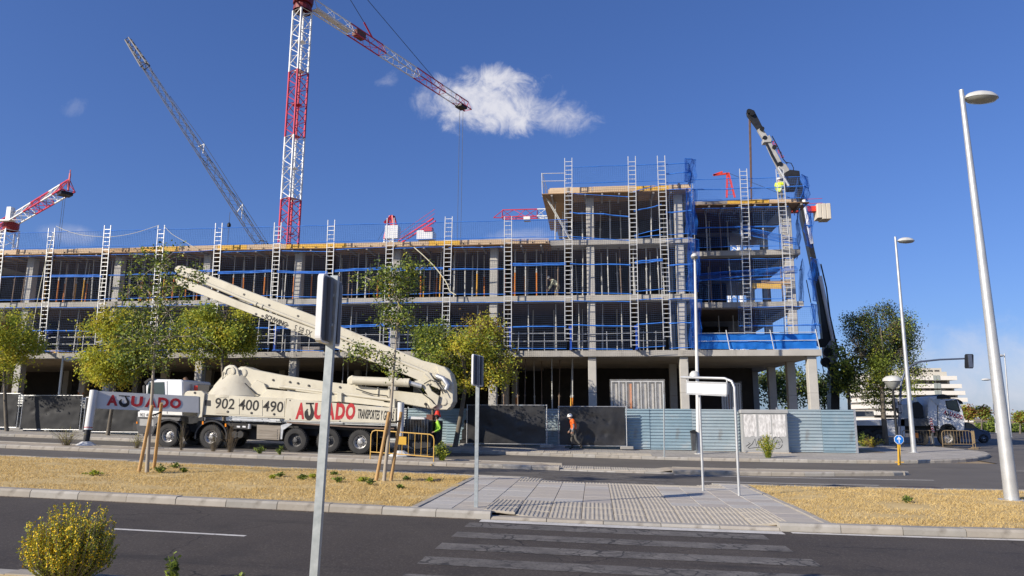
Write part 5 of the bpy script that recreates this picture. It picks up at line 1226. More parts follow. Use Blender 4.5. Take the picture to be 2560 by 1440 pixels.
lamp_post(b0, top.z-b0.z, 0.07, 0.06, 'mushroom-shaped pedestrian lamp in front of the pale apartment block', head=0.5, kind='dome', mat=black_metal, arm=0)
for i, (px, pt, pb, y, lb) in enumerate(((2511, 884, 1072, 75, 'far street lamp right of the crane lorry, taller of two'), (2477, 945, 1078, 95, 'far street lamp right of the crane lorry, shorter of two'))):
    b0 = at(px+14, pb, y); top = at(px, pt, y); b0.z = G(b0.x, y)
    lamp_post(b0, top.z-b0.z, 0.1, 0.05, lb, arm=0.4, adir=R(180), head=0.5, lean=(top.x-b0.x, 0))
# litter bin on the white lamp post
p = at(1733, 1126, 34.85); mb = MB(); mb.prism([xz(1727, 1079, 34.7), xz(1737, 1077, 34.7), xz(1741, 1082, 34.7), xz(1740, 1126, 34.7), xz(1731, 1127, 34.7)], 34.7, 35.02, 0.04)
bn = thing('litter_bin', (p.x, 34.85, p.z), 'dark grey litter bin hung on the white lamp post', 'bin'); mb.build('body', M('bin_grey', (0.06, 0.062, 0.065), 0.5, var=0.15), bn)
MB().prism([xz(1726.5, 1077, 34.7), xz(1737, 1075, 34.7), xz(1741.5, 1080, 34.7), xz(1741, 1083, 34.7), xz(1727, 1082, 34.7)], 34.67, 35.05).build('hood', black_metal, bn)
# slim posts
for px, pt, pb, y, lb in ((1661, 986, 1147, 32.9, 'slim bare galvanised post in front of the hoarding left of the lamp post'),):
    b0 = at(px, pb, y); tp = at(px-1.5, pt, y); b0.z = G(b0.x, y)+0.13
    t = thing('bare_post', b0, lb, 'post'); MB().tube([b0, (tp.x, y, tp.z)], 0.03, 10).build('tube', post_galv, t); MB().lathe([(0.08, 0), (0.08, 0.015), (0.03, 0.02)], b0, 'z', 10).build('base_plate', post_galv, t)
# utility cabinet
cy = 36.4; x0, x1 = at(1856, 1090, cy).x, at(1971, 1090, cy).x; zb = G(x0, cy)+0.135
cabn = thing('utility_cabinet', ((x0+x1)/2, cy, zb), 'grey utility cabinet with torn posters and graffiti before the hoarding', 'cabinet')
cab_grey = M('cabinet_grey', (0.30, 0.305, 0.30), 0.7, col2=(0.36, 0.365, 0.36), scale=2)
zt = at(1900, 1024, cy).z; zp = at(1900, 1131, cy).z
MB().bevbox(x0+0.02, x1+0.1, cy-0.06, cy+0.5, zb-0.05, zp, 0.02).build('plinth', M('plinth_beige', (0.46, 0.38, 0.28), 0.9, var=0.12), cabn)
MB().bevbox(x0, x1, cy, cy+0.45, zp+0.001, zt-0.17, 0.015).build('body', cab_grey, cabn)
MB().bevbox(x0-0.06, x1+0.06, cy-0.05, cy+0.5, zt-0.169, zt, 0.03).build('roof', cab_grey, cabn)
dr = MB().box(x0+0.09, x1-0.04, cy-0.012, cy-0.001, zp+0.08, zt-0.2).build('door', cab_grey, cabn)
poster = M('torn_poster', (0.36, 0.35, 0.34), 0.85, col2=(0.72, 0.71, 0.69), scale=5, fac=(0.42, 0.55), detail=9, stretch=(1.6, 1, 0.7))
pb_ = at(1900, 1092, cy).z; pt_ = zt-0.22; w_ = (x1-x0-0.2)
prd = random.Random(4)
for k, (s0, s1) in enumerate(((0.0, 0.30), (0.35, 0.65), (0.68, 1.0))):
    n = 10; bot = [(x0+0.1+w_*(s0+(s1-s0)*i/n), pb_+prd.uniform(-0.02, 0.05)) for i in range(n+1)]; tp_ = [(x0+0.1+w_*(s0+(s1-s0)*(n-i)/n), pt_-prd.uniform(0, 0.04)) for i in range(n+1)]
    MB().prism(bot+tp_, cy-0.018-0.002*k, cy-0.0125).build('poster', poster, dr)
gr = MB(); sp = lambda u, v: Vector((x0+(x1-x0)*u, cy-0.016, zp+0.02+(pb_-zp)*v))
def stroke(pts, r=0.012): gr.tube([sp(u, v) for u, v in pts], r, 4)
stroke([(0.06, 0.35), (0.16, 0.55), (0.12, 0.6)]); stroke([(0.10, 0.25), (0.2, 0.5), (0.27, 0.85), (0.29, 0.4), (0.36, 0.9), (0.34, 0.3)]); stroke([(0.36, 0.62), (0.43, 0.85), (0.40, 0.95), (0.37, 0.6), (0.44, 0.45)])
stroke([(0.45, 0.9), (0.47, 0.45), (0.52, 0.75), (0.56, 0.42), (0.58, 0.95)]); stroke([(0.75+0.11*math.cos(k*0.5), 0.6+0.38*math.sin(k*0.5)) for k in range(13)]); stroke([(0.70, 0.45), (0.75, 0.8), (0.80, 0.45), (0.69, 0.62), (0.82, 0.66)]); stroke([(0.12, 0.22), (0.3, 0.3), (0.5, 0.24), (0.6, 0.3)])
gr.build('graffiti', black_ink, dr)
# blue arrow sign on yellow legs
b0 = gnd(2249, 1163, 0.0); c = at(2247, 1099, b0.y-0.03)
t = thing('arrow_sign', b0, 'small blue octagonal keep-straight arrow sign on yellow legs at the kerb nose', 'sign')
yel = M('yellow_paint', (0.72, 0.40, 0.03), 0.55, col2=(0.80, 0.48, 0.05), scale=4)
oct_ = lambda r: [(c.x+r*math.cos(R(22.5+45*k)), c.z+r*math.sin(R(22.5+45*k))) for k in range(8)]
MB().prism(oct_(0.2), b0.y-0.05, b0.y-0.03).build('plate', sign_edge, t)
MB().prism(oct_(0.18), b0.y-0.054, b0.y-0.0505).build('blue_field', M('sign_blue', (0.01, 0.18, 0.62), 0.4, var=0.05), t)
r_ = 0.02
MB().prism([(c.x-0.02, c.z-0.13), (c.x+0.02, c.z-0.13), (c.x+0.02, c.z+0.02), (c.x+0.07, c.z-0.01), (c.x+0.08, c.z+0.03), (c.x, c.z+0.13), (c.x-0.08, c.z+0.03), (c.x-0.07, c.z-0.01), (c.x-0.02, c.z+0.02)], b0.y-0.058, b0.y-0.0545).build('arrow', sign_edge, t)
for dx, dy in ((-0.05, -0.02), (0.06, 0.1)): MB().beam((b0.x+dx, b0.y+dy, b0.z), (c.x+dx*0.6, b0.y, c.z-0.1), 0.05, 0.025, (0, 1, 0)).build('leg', yel, t)
MB().beam((b0.x-0.15, b0.y+0.06, b0.z+0.12), (b0.x+0.2, b0.y+0.06, b0.z+0.12), 0.03, 0.03).build('foot_bar', yel, t)
# crowd barriers
def barrier(p0, p1, mat, label, plate_mat=None, ps=0.5, bars=9):
    p0, p1 = Vector(p0), Vector(p1); L = (p1-p0).length; ang = math.atan2((p1-p0).y, (p1-p0).x)
    t = thing('crowd_barrier', (p0+p1)/2, label, 'barrier', 'steel crowd barriers'); r = 0.02
    B = lambda s, z: p0+(p1-p0)*(s/L)+Vector((0, 0, z))
    H_ = 1.05; rr = 0.16
    pts = [B(0, 0), B(0, H_-rr), B(rr*0.3, H_-rr*0.3), B(rr, H_), B(L-rr, H_), B(L-rr*0.3, H_-rr*0.3), B(L, H_-rr), B(L, 0)]
    MB().tube(pts, r, 8).build('frame_tube', mat, t, smooth=40)
    MB().tube([B(0, 0.28), B(L, 0.28)], r*0.9, 8).build('bottom_rail', mat, t)
    bar = MB().tube([(0, 0, 0.29), (0, 0, H_-0.01)], 0.009, 6).mesh('bar', mat)
    for k in range(1, bars+1): o = link('bar', bar, t); o.location = B(L*k/(bars+1), 0)-wloc(t)
    n_ = Vector(((p1-p0).y, -(p1-p0).x, 0)).normalized()
    for s in (0.02, L-0.02): MB().tube([B(s, 0.02)-n_*0.25, B(s, 0.02)+n_*0.25], r, 6).build('foot', mat, t)
    if plate_mat:
        a_, b2 = B(L*ps-0.16, 0.62), B(L*ps+0.16, 0.62); o_ = n_*0.022
        MB().add([a_+o_, b2+o_, b2+o_+Vector((0, 0, 0.28)), a_+o_+Vector((0, 0, 0.28)), a_+o_*1.4, b2+o_*1.4, b2+o_*1.4+Vector((0, 0, 0.28)), a_+o_*1.4+Vector((0, 0, 0.28))], [(0, 3, 2, 1), (4, 5, 6, 7), (0, 1, 5, 4), (2, 3, 7, 6), (0, 4, 7, 3), (1, 2, 6, 5)]).build('name_plate', plate_mat, t)
    return t
bar_y = M('barrier_yellow', (0.62, 0.36, 0.07), 0.5, col2=(0.70, 0.45, 0.12), scale=4); bar_r = M('barrier_rusty', (0.20, 0.145, 0.08), 0.6, col2=(0.30, 0.22, 0.12), scale=4)
y = 26.0; a, b_ = at(930, 1140, y), at(1085, 1148, y-0.35); a.z = G(a.x, y)+0.1; b_.z = G(b_.x, y-.35)+0.02; b_.y = y-0.4; a.y = y-0.2
barrier(a, b_, bar_y, 'yellow crowd barrier in front of the pump truck hopper', M('ochre_plate', (0.55, 0.32, 0.03), 0.6, var=0.1), 0.5)
for px0, px1, lb, pm_ in ((2258, 2335, 'brown crowd barrier with an orange plate beside the crane lorry', prop_orange), (2357, 2432, 'brown crowd barrier in front of the crane lorry cab', None)):
    y = 45.5; a, b_ = at(px0, 1112, y), at(px1, 1112, y); a.z = G(a.x, y)+0.0; b_.z = G(b_.x, y)
    barrier(a, b_, bar_r, lb, pm_, 0.42)
a = at(2432, 1110, 45.4); b_ = at(2438, 1108, 47.3); a.z = b_.z = G(25, 46)
barrier(a, b_, bar_r, 'brown crowd barrier turned end-on at the lorry front', None, 0.3, 7)
# traffic light with overhead arm
y = 44.0; b0 = at(2247, 1125, y); b0.z = G(b0.x, y)+0.135; k = at(2262, 942, y)
t = thing('traffic_light', b0, 'black traffic light with a long overhead arm above the side street', 'traffic light')
dk = M('signal_black', (0.02, 0.021, 0.024), 0.45, var=0.2); arm_m = M('signal_arm_blue_grey', (0.09, 0.11, 0.16), 0.45, 0.3, var=0.15)
MB().tube([b0, at(2250, 1000, y), at(2253, 958, y), at(2262, 930, y), at(2278, 914, y), at(2300, 904, y), at(2350, 899, y), at(2424, 896, y)], [0.085, 0.075, 0.07, 0.065, 0.06, 0.055, 0.05, 0.045], 10).build('mast', arm_m, t, smooth=40)
def signal(px0, px1, pt, pb, yy, name='signal_head'):
    m_ = [xz(px0+2, pt, yy), xz(px1-2, pt, yy), xz(px1, pt+3, yy), xz(px1, pb-3, yy), xz(px1-2, pb, yy), xz(px0+2, pb, yy), xz(px0, pb-3, yy), xz(px0, pt+3, yy)]
    s = MB().prism(m_, yy, yy+0.08).build(name, dk, t)
    for i in range(3):
        c = at((px0+px1)/2, pt+(pb-pt)*(0.2+0.3*i), yy+0.1); MB().lathe([(0.13, 0.0), (0.13, 0.22), (0.11, 0.22), (0.11, 0.02), (0.001, 0.02)], (c.x, yy+0.085, c.z), 'y', 14).build('lamp_hood', dk, s)
    c0 = at((px0+px1)/2, pt+2, yy); c1 = at((px0+px1)/2, pb-2, yy); MB().box(c0.x-0.1, c0.x+0.1, yy-0.06, yy-0.002, c1.z, c0.z).build('back_box', arm_m, s)
signal(2413, 2434, 885, 921, y-0.12); signal(2234, 2243, 996, 1022, y-0.1); signal(2244, 2256, 1010, 1033, y-0.1)
# manhole covers and gully
rust_plate = M('iron_cover', (0.07, 0.055, 0.05), 0.7, 0.3, col2=(0.12, 0.095, 0.085), scale=8)
p = gnd(1070, 1201, 0.12); tag(MB().bevbox(p.x-0.32, p.x+0.32, p.y-0.3, p.y+0.3, p.z-0.02, p.z+0.02, 0.01).build('manhole_cover', rust_plate, org=p), 'rusty square manhole cover in the dry grass left of the crossing', 'manhole cover')
p = gnd(2300, 1220, 0.12); tag(MB().bevbox(p.x-0.5, p.x+0.5, p.y-0.3, p.y+0.3, p.z-0.02, p.z+0.018, 0.01).build('manhole_cover', rust_plate, org=p), 'low brown cover plate at the far edge of the right median', 'manhole cover')
# wheelie containers by the tree near the truck rear
p = at(1183, 1100, 34.6)
# ------------------------------------------------------------------ trees and plants
bark = M('bark_grey', (0.10, 0.085, 0.065), 0.9, col2=(0.19, 0.165, 0.13), scale=5, bump=0.01, bscale=25, stretch=(1, 1, 0.3))
bark_pale = M('bark_pale', (0.30, 0.26, 0.20), 0.85, col2=(0.42, 0.37, 0.30), scale=5, bump=0.005, bscale=25, stretch=(1, 1, 0.3))
lf = {'yg': leafmat('leaf_yellow_green', (0.42, 0.45, 0.045), (0.64, 0.60, 0.075), 0.45), 'g': leafmat('leaf_green', (0.19, 0.26, 0.04), (0.34, 0.42, 0.075)),
      'dg': leafmat('leaf_dark_green', (0.05, 0.075, 0.025), (0.10, 0.135, 0.045), 0.3), 'y': leafmat('leaf_yellow', (0.50, 0.40, 0.04), (0.62, 0.48, 0.07)), 'o': leafmat('leaf_orange', (0.20, 0.085, 0.03), (0.30, 0.14, 0.04)),
      'br': leafmat('leaf_brown', (0.13, 0.085, 0.04), (0.22, 0.14, 0.06))}
def leaf(mb, p, s, rd, droop=0.3):
    a = rd.uniform(0, 6.283); e = rd.uniform(-0.9, 0.7)-droop; d = Vector((math.cos(a)*math.cos(e), math.sin(a)*math.cos(e), math.sin(e)))
    r = d.orthogonal(); r.rotate(Matrix.Rotation(rd.uniform(0, 6.283), 3, d)); L = s*rd.uniform(0.7, 1.35); w_ = L*0.24
    mb.add([p, p+d*L*0.45+r*w_, p+d*L, p+d*L*0.45-r*w_], [(0, 1, 2, 3)])
def tree(name, base, label, crown, radii, mats, weights, seed, clusters=220, per=26, lsize=0.13, trunk_r=0.09, bmat=None, gap=0.0, fork=0.35, spread=0.24, shape=None, group=None, bare=0, sub=None):
    rd = random.Random(seed); base = Vector(base); c = Vector(crown); rx, ry, rz = radii
    t = thing(name, base, label, 'tree', group); bm_ = bmat or bark
    br_ = MB(); lv = MB()
    fz = c.z-rz*(1-fork); fp = base+(Vector((c.x, c.y, fz))-base)*1.0
    fp.x = base.x+(c.x-base.x)*0.7
    mid = base+(fp-base)*0.5+Vector((rd.uniform(-.04, .04), rd.uniform(-.04, .04), 0))
    top = Vector((c.x, c.y, c.z+rz*0.75))
    trunk = [base, mid, fp, fp+(top-fp)*0.5+Vector((rd.uniform(-.1, .1)*rx, 0, 0)), top]
    tr = [trunk_r, trunk_r*0.85, trunk_r*0.7, trunk_r*0.4, trunk_r*0.12]
    MB().tube(trunk, tr, 9).build('trunk', bm_, t, smooth=50)
    # main limbs
    limbs = []
    for k in range(9):
        a = 6.283*k/9+rd.uniform(-.3, .3); f = rd.uniform(0, 0.55); s = fp+(top-fp)*f
        e = c+Vector((math.cos(a)*rx*rd.uniform(.5, .85), math.sin(a)*ry*rd.uniform(.5, .85), rz*rd.uniform(-.35, .75)))
        m_ = s+(e-s)*0.5+Vector((0, 0, 0.12*rz)); limbs.append((s, m_, e)); br_.tube([s, s+(m_-s)*0.5, m_, e], [trunk_r*0.42, trunk_r*0.34, trunk_r*0.24, trunk_r*0.06], 6)
    done = 0; tries = 0
    while done < clusters and tries < clusters*20:
        tries += 1
        v = Vector((rd.gauss(0, 1), rd.gauss(0, 1), rd.gauss(0, 1))).normalized()*(rd.random()**0.45)
        p = Vector((c.x+v.x*rx, c.y+v.y*ry, c.z+v.z*rz))
        nz_ = noise.noise((p.x*1.1/max(rx, .6)*1.6+seed, p.y*1.1/max(ry, .6)*1.6, p.z*1.4/max(rz, .6)*1.6+seed*0.7))
        if nz_ < gap-0.02: continue
        if v.length > 0.72+0.55*noise.noise((v.x*2.2+seed, v.y*2.2, v.z*2.2+seed*1.3)): continue
        if shape and not shape(v): continue
        done += 1
        s, m_, e = min(limbs, key=lambda l: (l[1]+(l[2]-l[1])*0.6-p).length)
        q = m_+(e-m_)*rd.uniform(0.1, 0.95)
        if done % 2 == 0: br_.tube([q, q+(p-q)*0.5+Vector((0, 0, 0.05)), p], [trunk_r*0.11, trunk_r*0.08, 0.004], 4, False)
        cl_m = rd.choices(range(len(mats)), weights)[0]
        hi = (noise.noise((p.x*0.7+seed*3, p.y*0.7, p.z*0.7)))
        if sub: cl_m = sub(p, v, hi, rd)
        n_ = int(per*rd.uniform(0.5, 1.3))
        if bare and rd.random() < bare: n_ = 2
        for k in range(n_):
            lv.m = cl_m if rd.random() < 0.8 else rd.choices(range(len(mats)), weights)[0]
            leaf(lv, p+Vector((rd.gauss(0, 1), rd.gauss(0, 1), rd.gauss(0, 0.8)))*spread, lsize, rd)
    br_.build('branches', bm_, t, smooth=50)
    lv.build('crown', [lf[m_] for m_ in mats], t)
    return t
def px_tree(px, py0, py1, hw, y, base_px, **k):
    c = at(px, (py0+py1)/2, y); top = at(px, py0, y); bot = at(px, py1, y); r = at(px+hw, (py0+py1)/2, y).x-c.x
    b = at(base_px, 1100, y); b.z = G(b.x, y)+0.12
    return b, c, (r, r*0.85, (top.z-bot.z)/2)
def hanging(v, hi): return v
b, c, r = px_tree(10, 740, 975, 95, 35.2, 14)
tree('street_tree', b, 'yellow-green street tree cut by the left edge above the dark panels', c, r, ['yg', 'g', 'y', 'o'], (5, 3.5, 0.7, 0.15), 21, 300, 54, 0.115, 0.1, group='street trees along the hoarding', gap=0.03)
b, c, r = px_tree(300, 752, 985, 100, 35.0, 268)
tree('street_tree', b, 'bright yellow-green street tree behind the name on the front outrigger', c, r, ['yg', 'g', 'y', 'dg'], (5, 2.4, 1.2, 0.8), 22, 440, 74, 0.12, 0.1, group='street trees along the hoarding', gap=-0.05, sub=lambda p, v, hi, rd: rd.choices((0, 1, 2, 3), (6, 1, 1.6, 0.2) if v.x < 0.1 else (2.5, 4, 0.8, 2))[0])
b, c, r = px_tree(552, 735, 935, 115, 35.0, 560)
tree('street_tree', b, 'green street tree behind the turret of the pump truck', c, r, ['yg', 'g', 'y', 'dg'], (3.4, 4, 0.7, 1.6), 23, 440, 74, 0.12, 0.1, group='street trees along the hoarding', gap=-0.05)
b, c, r = px_tree(1175, 765, 1005, 150, 34.6, 1138)
tree('street_tree', b, 'mixed green and yellow street tree right of the pump truck elbow', c, r, ['g', 'yg', 'y', 'br', 'dg'], (3, 3, 1.4, 0.6, 1.5), 24, 420, 64, 0.115, 0.13, group='street trees along the hoarding', gap=0.0, shape=lambda v: not (v.z > 0.25 and -0.25 < v.x < 0.0) and not (v.x > 0.2 and v.z > 0.75), sub=lambda p, v, hi, rd: rd.choices((0, 1, 2, 3, 4), (3, 1, 0.2, 0.1, 4) if v.x < -0.2 else (0.4, 1.2, 1.8, 4, 0) if v.z > 0.42 else (2, 5, 2, 0.3, 0.6))[0], bare=0.12)
b, c, r = px_tree(1075, 785, 935, 52, 35.6, 1085)
tree('street_tree', b, 'smaller dark green street tree behind the raised boom elbow', c, r, ['g', 'dg', 'yg'], (4, 3, 1), 25, 150, 48, 0.11, 0.08, group='street trees along the hoarding', gap=0.0)
# dark evergreen on the corner
b, c, r = px_tree(2197, 728, 1035, 128, 47.0, 2215)
tree('corner_tree', b, 'large dark sparse tree on the corner hiding the crane lorry', c, r, ['dg', 'g', 'yg', 'br'], (4, 3, 1, 0.4), 31, 700, 56, 0.10, 0.17, gap=0.03, spread=0.26, sub=lambda p, v, hi, rd: rd.choices((0, 1, 2, 3), (6, 1.5, 0.3, 0.8) if v.z > -0.1 else (2.5, 4, 2.5, 0.2))[0])
b, c, r = px_tree(2118, 850, 1020, 62, 48.6, 2130)
tree('corner_tree', b, 'lower olive tree left of the large dark tree against the crane boom', c, r, ['dg', 'g', 'yg'], (5, 3, 1), 32, 200, 20, 0.17, 0.13, gap=0.0)
for i, (px, p0, p1, hw, y) in enumerate(((1930, 905, 1030, 60, 66), (1990, 900, 1030, 50, 70), (2060, 920, 1030, 45, 72))):
    b, c, r = px_tree(px, p0, p1, hw, y, px+4)
    tree('rear_tree', b, 'dark tree seen through the columns of the right wing, %s from the left' % ORD[i], c, r, ['dg', 'g'], (5, 1), 40+i, 150, 18, 0.24, 0.14, group='trees behind the right wing', gap=0.02, spread=0.4)
for i, (px, p0, p1, hw, y, ms, ws, lb) in enumerate(((2422, 1012, 1048, 20, 88, ['o', 'g', 'yg'], (4, 3, 1), 'small autumn tree half hidden behind the lorry cab'), (2456, 1014, 1048, 20, 95, ['o', 'g', 'dg'], (4, 4, 1), 'round orange and green tree right of the lorry cab'),
                                        (2490, 1040, 1066, 20, 105, ['g', 'dg'], (3, 2), 'low green tree between the two far lamps'), (2552, 1026, 1056, 20, 90, ['g', 'o', 'yg'], (4, 2, 1), 'orange and green tree cut by the right edge'))):
    b, c, r = px_tree(px, p0, p1, hw, y, px); b.z = G(b.x, y)
    tree('autumn_tree', b, lb, c, r, ms, ws, 50+i, 110, 26, 0.2, 0.1, group='far autumn trees', gap=-0.1, spread=0.2)
# hedge
hd = thing('hedge', at(2475, 1075, 100), 'clipped dark hedge along the far pavement at the right', 'hedge'); lv = MB(); rd = random.Random(9)
h0, h1 = at(2440, 1075, 100), at(2560, 1075, 100); ht = 1.2
for i in range(2600): leaf(lv, Vector((rd.uniform(h0.x, h1.x+6), 100+rd.uniform(-.7, .7), G(30, 100)+rd.uniform(0.05, ht))), 0.3, rd)
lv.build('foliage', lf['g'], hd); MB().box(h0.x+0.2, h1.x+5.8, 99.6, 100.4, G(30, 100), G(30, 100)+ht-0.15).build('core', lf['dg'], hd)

# staked young trees on the median
stake = M('stake_wood', (0.40, 0.24, 0.10), 0.75, col2=(0.52, 0.34, 0.16), scale=4, stretch=(1, 1, 0.2)); strap = M('rubber_strap', (0.02, 0.02, 0.02), 0.7)
def young(base_px, base_py, topx, topy, label, seed, stakes, crown_list, y=None, dense=1.7, mats=('dg', 'g', 'yg')):
    b0 = gnd(base_px, base_py, 0.12); y = b0.y; rd = random.Random(seed)
    t = thing('young_tree', b0, label, 'tree', 'staked young trees on the median')
    T0 = at(topx, topy, y); tr = [b0]+[b0+(T0-b0)*f+Vector((rd.uniform(-.02, .02), rd.uniform(-.02, .02), 0)) for f in (0.2, 0.4, 0.6, 0.8)]+[T0]
    MB().tube(tr, [0.05, 0.043, 0.037, 0.028, 0.018, 0.006], 9).build('trunk', bark_pale, t, smooth=50)
    br_ = MB(); lv = MB()
    for (px, py, hw, hh, n, src) in crown_list:
        c = at(px, py, y); rx = at(px+hw, py, y).x-c.x; rz = c.z-at(px, py+hh, y).z; s = b0+(T0-b0)*src
        br_.tube([s, s+(c-s)*0.5+Vector((0, 0, 0.08)), c], [0.016, 0.011, 0.004], 5, False)
        for k in range(int(n*dense)):
            v = Vector((rd.gauss(0, .5), rd.gauss(0, .5), rd.gauss(0, .5))); p = c+Vector((v.x*rx, v.y*rx, v.z*rz))
            if k % 3 == 0: br_.tube([c+(p-c)*0.1, c+(p-c)*0.6+Vector((0, 0, 0.03)), p], [0.007, 0.005, 0.002], 3, False)
            for j in range(12): lv.m = rd.choices((0, 1, 2), (5, 3, 0.8))[0]; leaf(lv, p+Vector((rd.gauss(0, 1), rd.gauss(0, 1), rd.gauss(0, 1)))*0.075, 0.075, rd, 0.2)
    br_.build('branches', bark_pale, t, smooth=50); lv.build('crown', [lf[m_] for m_ in mats], t)
    for i, (bx, by, tx, ty, dy) in enumerate(stakes):
        s0 = gnd(bx, by, 0.1); s1 = at(tx, ty, y+dy)
        sk = MB().tube([s0, s1], [0.045, 0.04], 9).build('stake', stake, t, smooth=50)
    for (px, py, qx, qy) in ((stakes[0][2]+1, stakes[0][3]+25, stakes[1][2]-1, stakes[1][3]+22),):
        a_, b2 = at(px, py, y), at(qx, qy, y); MB().tube([a_, (a_+b2)/2+Vector((0, -.05, -.02)), b2], 0.022, 6).build('tie_strap', strap, t)
    return t
young(367, 1182, 398, 690, 'staked young tree on the median in front of the front outrigger', 61, [(347, 1182, 381, 1013, -0.15), (385, 1172, 404, 1008, 0.2)],
      [(400, 660, 60, 45, 34, 0.95), (345, 710, 55, 50, 26, 0.85), (440, 715, 45, 45, 18, 0.85), (420, 780, 55, 60, 30, 0.75), (350, 790, 55, 60, 26, 0.7), (330, 850, 45, 45, 26, 0.62), (380, 860, 50, 45, 34, 0.6), (430, 840, 60, 45, 26, 0.62), (485, 690, 50, 35, 10, 0.85), (385, 905, 45, 25, 18, 0.55), (500, 840, 50, 45, 12, 0.65)], dense=1.5)
young(960, 1204, 1003, 700, 'staked young tree on the median in front of the truck hopper', 62, [(940, 1204, 973, 1030, -0.15), (977, 1204, 1003, 1030, 0.1)],
      [(985, 690, 60, 35, 44, 0.93), (1030, 680, 40, 40, 26, 0.95), (930, 700, 45, 25, 16, 0.88), (990, 745, 50, 40, 44, 0.85), (975, 800, 45, 35, 34, 0.77), (1020, 800, 40, 30, 14, 0.77), (905, 878, 35, 22, 22, 0.6), (965, 905, 25, 22, 14, 0.57), (990, 935, 18, 15, 7, 0.53)])

# flowering bush in the foreground
bx = at(172, 1400, 6.9); bz = G(bx.x, 6.9)+0.12
t = thing('flowering_bush', (bx.x, 6.9, bz), 'round bush covered in small yellow flowers in the bottom left corner', 'bush')
st, lv, fl = MB(), MB(), MB(); rd = random.Random(71); Htop = at(172, 1300, 6.9).z-bz
flower = M('yellow_petal', (0.75, 0.50, 0.01), 0.6, col2=(0.85, 0.62, 0.03), scale=6)
for i in range(270):
    a = rd.uniform(0, 6.283); q = rd.random()**0.5; h = Htop*(0.58+0.42*math.sqrt(max(0, 1-q*q)))*rd.choice((0.72, 0.85, 0.92, 1.0, 1.08, 1.3)); R_ = 0.42*q
    p0 = Vector((bx.x+math.cos(a)*R_*0.25, 6.9+math.sin(a)*R_*0.25, bz)); p1 = Vector((bx.x+math.cos(a)*R_*0.85, 6.9+math.sin(a)*R_*0.85, bz+h*0.55)); p2 = Vector((bx.x+math.cos(a)*R_*1.02, 6.9+math.sin(a)*R_*1.02, bz+h))
    st.tube([p0, p1, p2], [0.006, 0.005, 0.002], 4, False)
    for k in range(58):
        f = 0.2+0.8*(k/58); p = p0+(p1-p0)*min(1, f*2) if f < 0.5 else p1+(p2-p1)*(f*2-1)
        leaf(lv, p+Vector((rd.gauss(0, .008), rd.gauss(0, .008), 0)), 0.021, rd, -0.3)
        if f > 0.5 and rd.random() < 0.62 and (math.cos(a) < 0.75 or rd.random() < 0.45):
            c = p+Vector((rd.uniform(-.016, .016), rd.uniform(-.016, .016), rd.uniform(-.005, .012))); n_ = Vector((rd.gauss(0, 1), rd.gauss(0, 1), rd.gauss(0.6, 1))).normalized(); r1 = n_.orthogonal().normalized(); r2 = n_.cross(r1); s = rd.uniform(0.006, 0.0105)
            vs = [c+n_*0.004]+[c+(r1*math.cos(u*1.047)+r2*math.sin(u*1.047))*s for u in range(6)]; fl.add(vs, [(0, u+1, (u+1) % 6+1) for u in range(6)])
st.build('stems', bark, t); lv.build('leaves', leafmat('bush_leaf', (0.26, 0.31, 0.035), (0.42, 0.44, 0.07)), t); fl.build('flowers', flower, t)

# weeds and tufts
dry_stem = M('dry_stem', (0.16, 0.125, 0.08), 0.9, col2=(0.30, 0.24, 0.15), scale=5)
def weed(px, py, h, w_, n, mats, label, seed, off=0.12, lsz=0.05, y=None, dry=False, leaves=10):
    b0 = gnd(px, py, off) if y is None else at(px, py, y); rd = random.Random(seed)
    if y is not None: b0.z = G(b0.x, y)+off
    t = thing('weed', b0, label, 'weed'); st, lv = MB(), MB()
    for i in range(n):
        a = rd.uniform(0, 6.283); q = rd.random(); e = b0+Vector((math.cos(a)*w_*q, math.sin(a)*w_*q, h*rd.uniform(0.5, 1.05)*(1-0.35*q))); m_ = b0+(e-b0)*0.5+Vector((0, 0, h*0.08))
        st.tube([b0+Vector((math.cos(a)*w_*q*.2, math.sin(a)*w_*q*.2, 0)), m_, e], [0.006, 0.004, 0.002], 3, False)
        for k in range(leaves):
            f = rd.random(); p = b0+(m_-b0)*f*2 if f < 0.5 else m_+(e-m_)*(2*f-1); lv.m = rd.randrange(len(mats)); leaf(lv, p, lsz*(1 if not dry else 0.6), rd, -0.3)
    st.build('stems', dry_stem if dry else lf['g'], t); lv.build('leaves', [lf[m_] if m_ in lf else MATS[m_] for m_ in mats], t)
G1 = 'green weed tufts in the dry grass'
for i, (px, py, h, w_) in enumerate(((233, 1188, 0.12, 0.25), (402, 1182, 0.22, 0.25), (440, 1170, 0.15, 0.2), (460, 1180, 0.12, 0.15), (700, 1192, 0.12, 0.15), (755, 1200, 0.16, 0.2), (783, 1196, 0.14, 0.12), (835, 1188, 0.1, 0.14), (845, 1206, 0.15, 0.2), (905, 1205, 0.14, 0.18), (925, 1212, 0.14, 0.18), (1016, 1200, 0.1, 0.12), (1075, 1205, 0.12, 0.14), (2268, 1256, 0.16, 0.16), (1000, 1222, 0.1, 0.1), (680, 1196, 0.1, 0.1))):
    weed(px, py, h, w_, 26, ['g', 'dg'] if i % 3 else ['yg', 'g'], 'low green weed tuft in the dry median grass, %s' % (('%s from the left' % ORD[i]) if i < 13 else ('right of the crossing', 'near the crossing kerb', 'behind the sign post')[i-13]), 100+i, 0.12, 0.05)
weed(1922, 1163, 1.15, 0.5, 130, ['yg', 'g', 'y'], 'tall yellowing weed growing in front of the utility cabinet', 130, 0.12, 0.06, 33.4)
weed(1105, 1150, 0.75, 0.4, 70, ['dg', 'g', 'yg'], 'dark leafy shrub beside the right end of the yellow barrier', 131, 0.1, 0.09, 26.6)
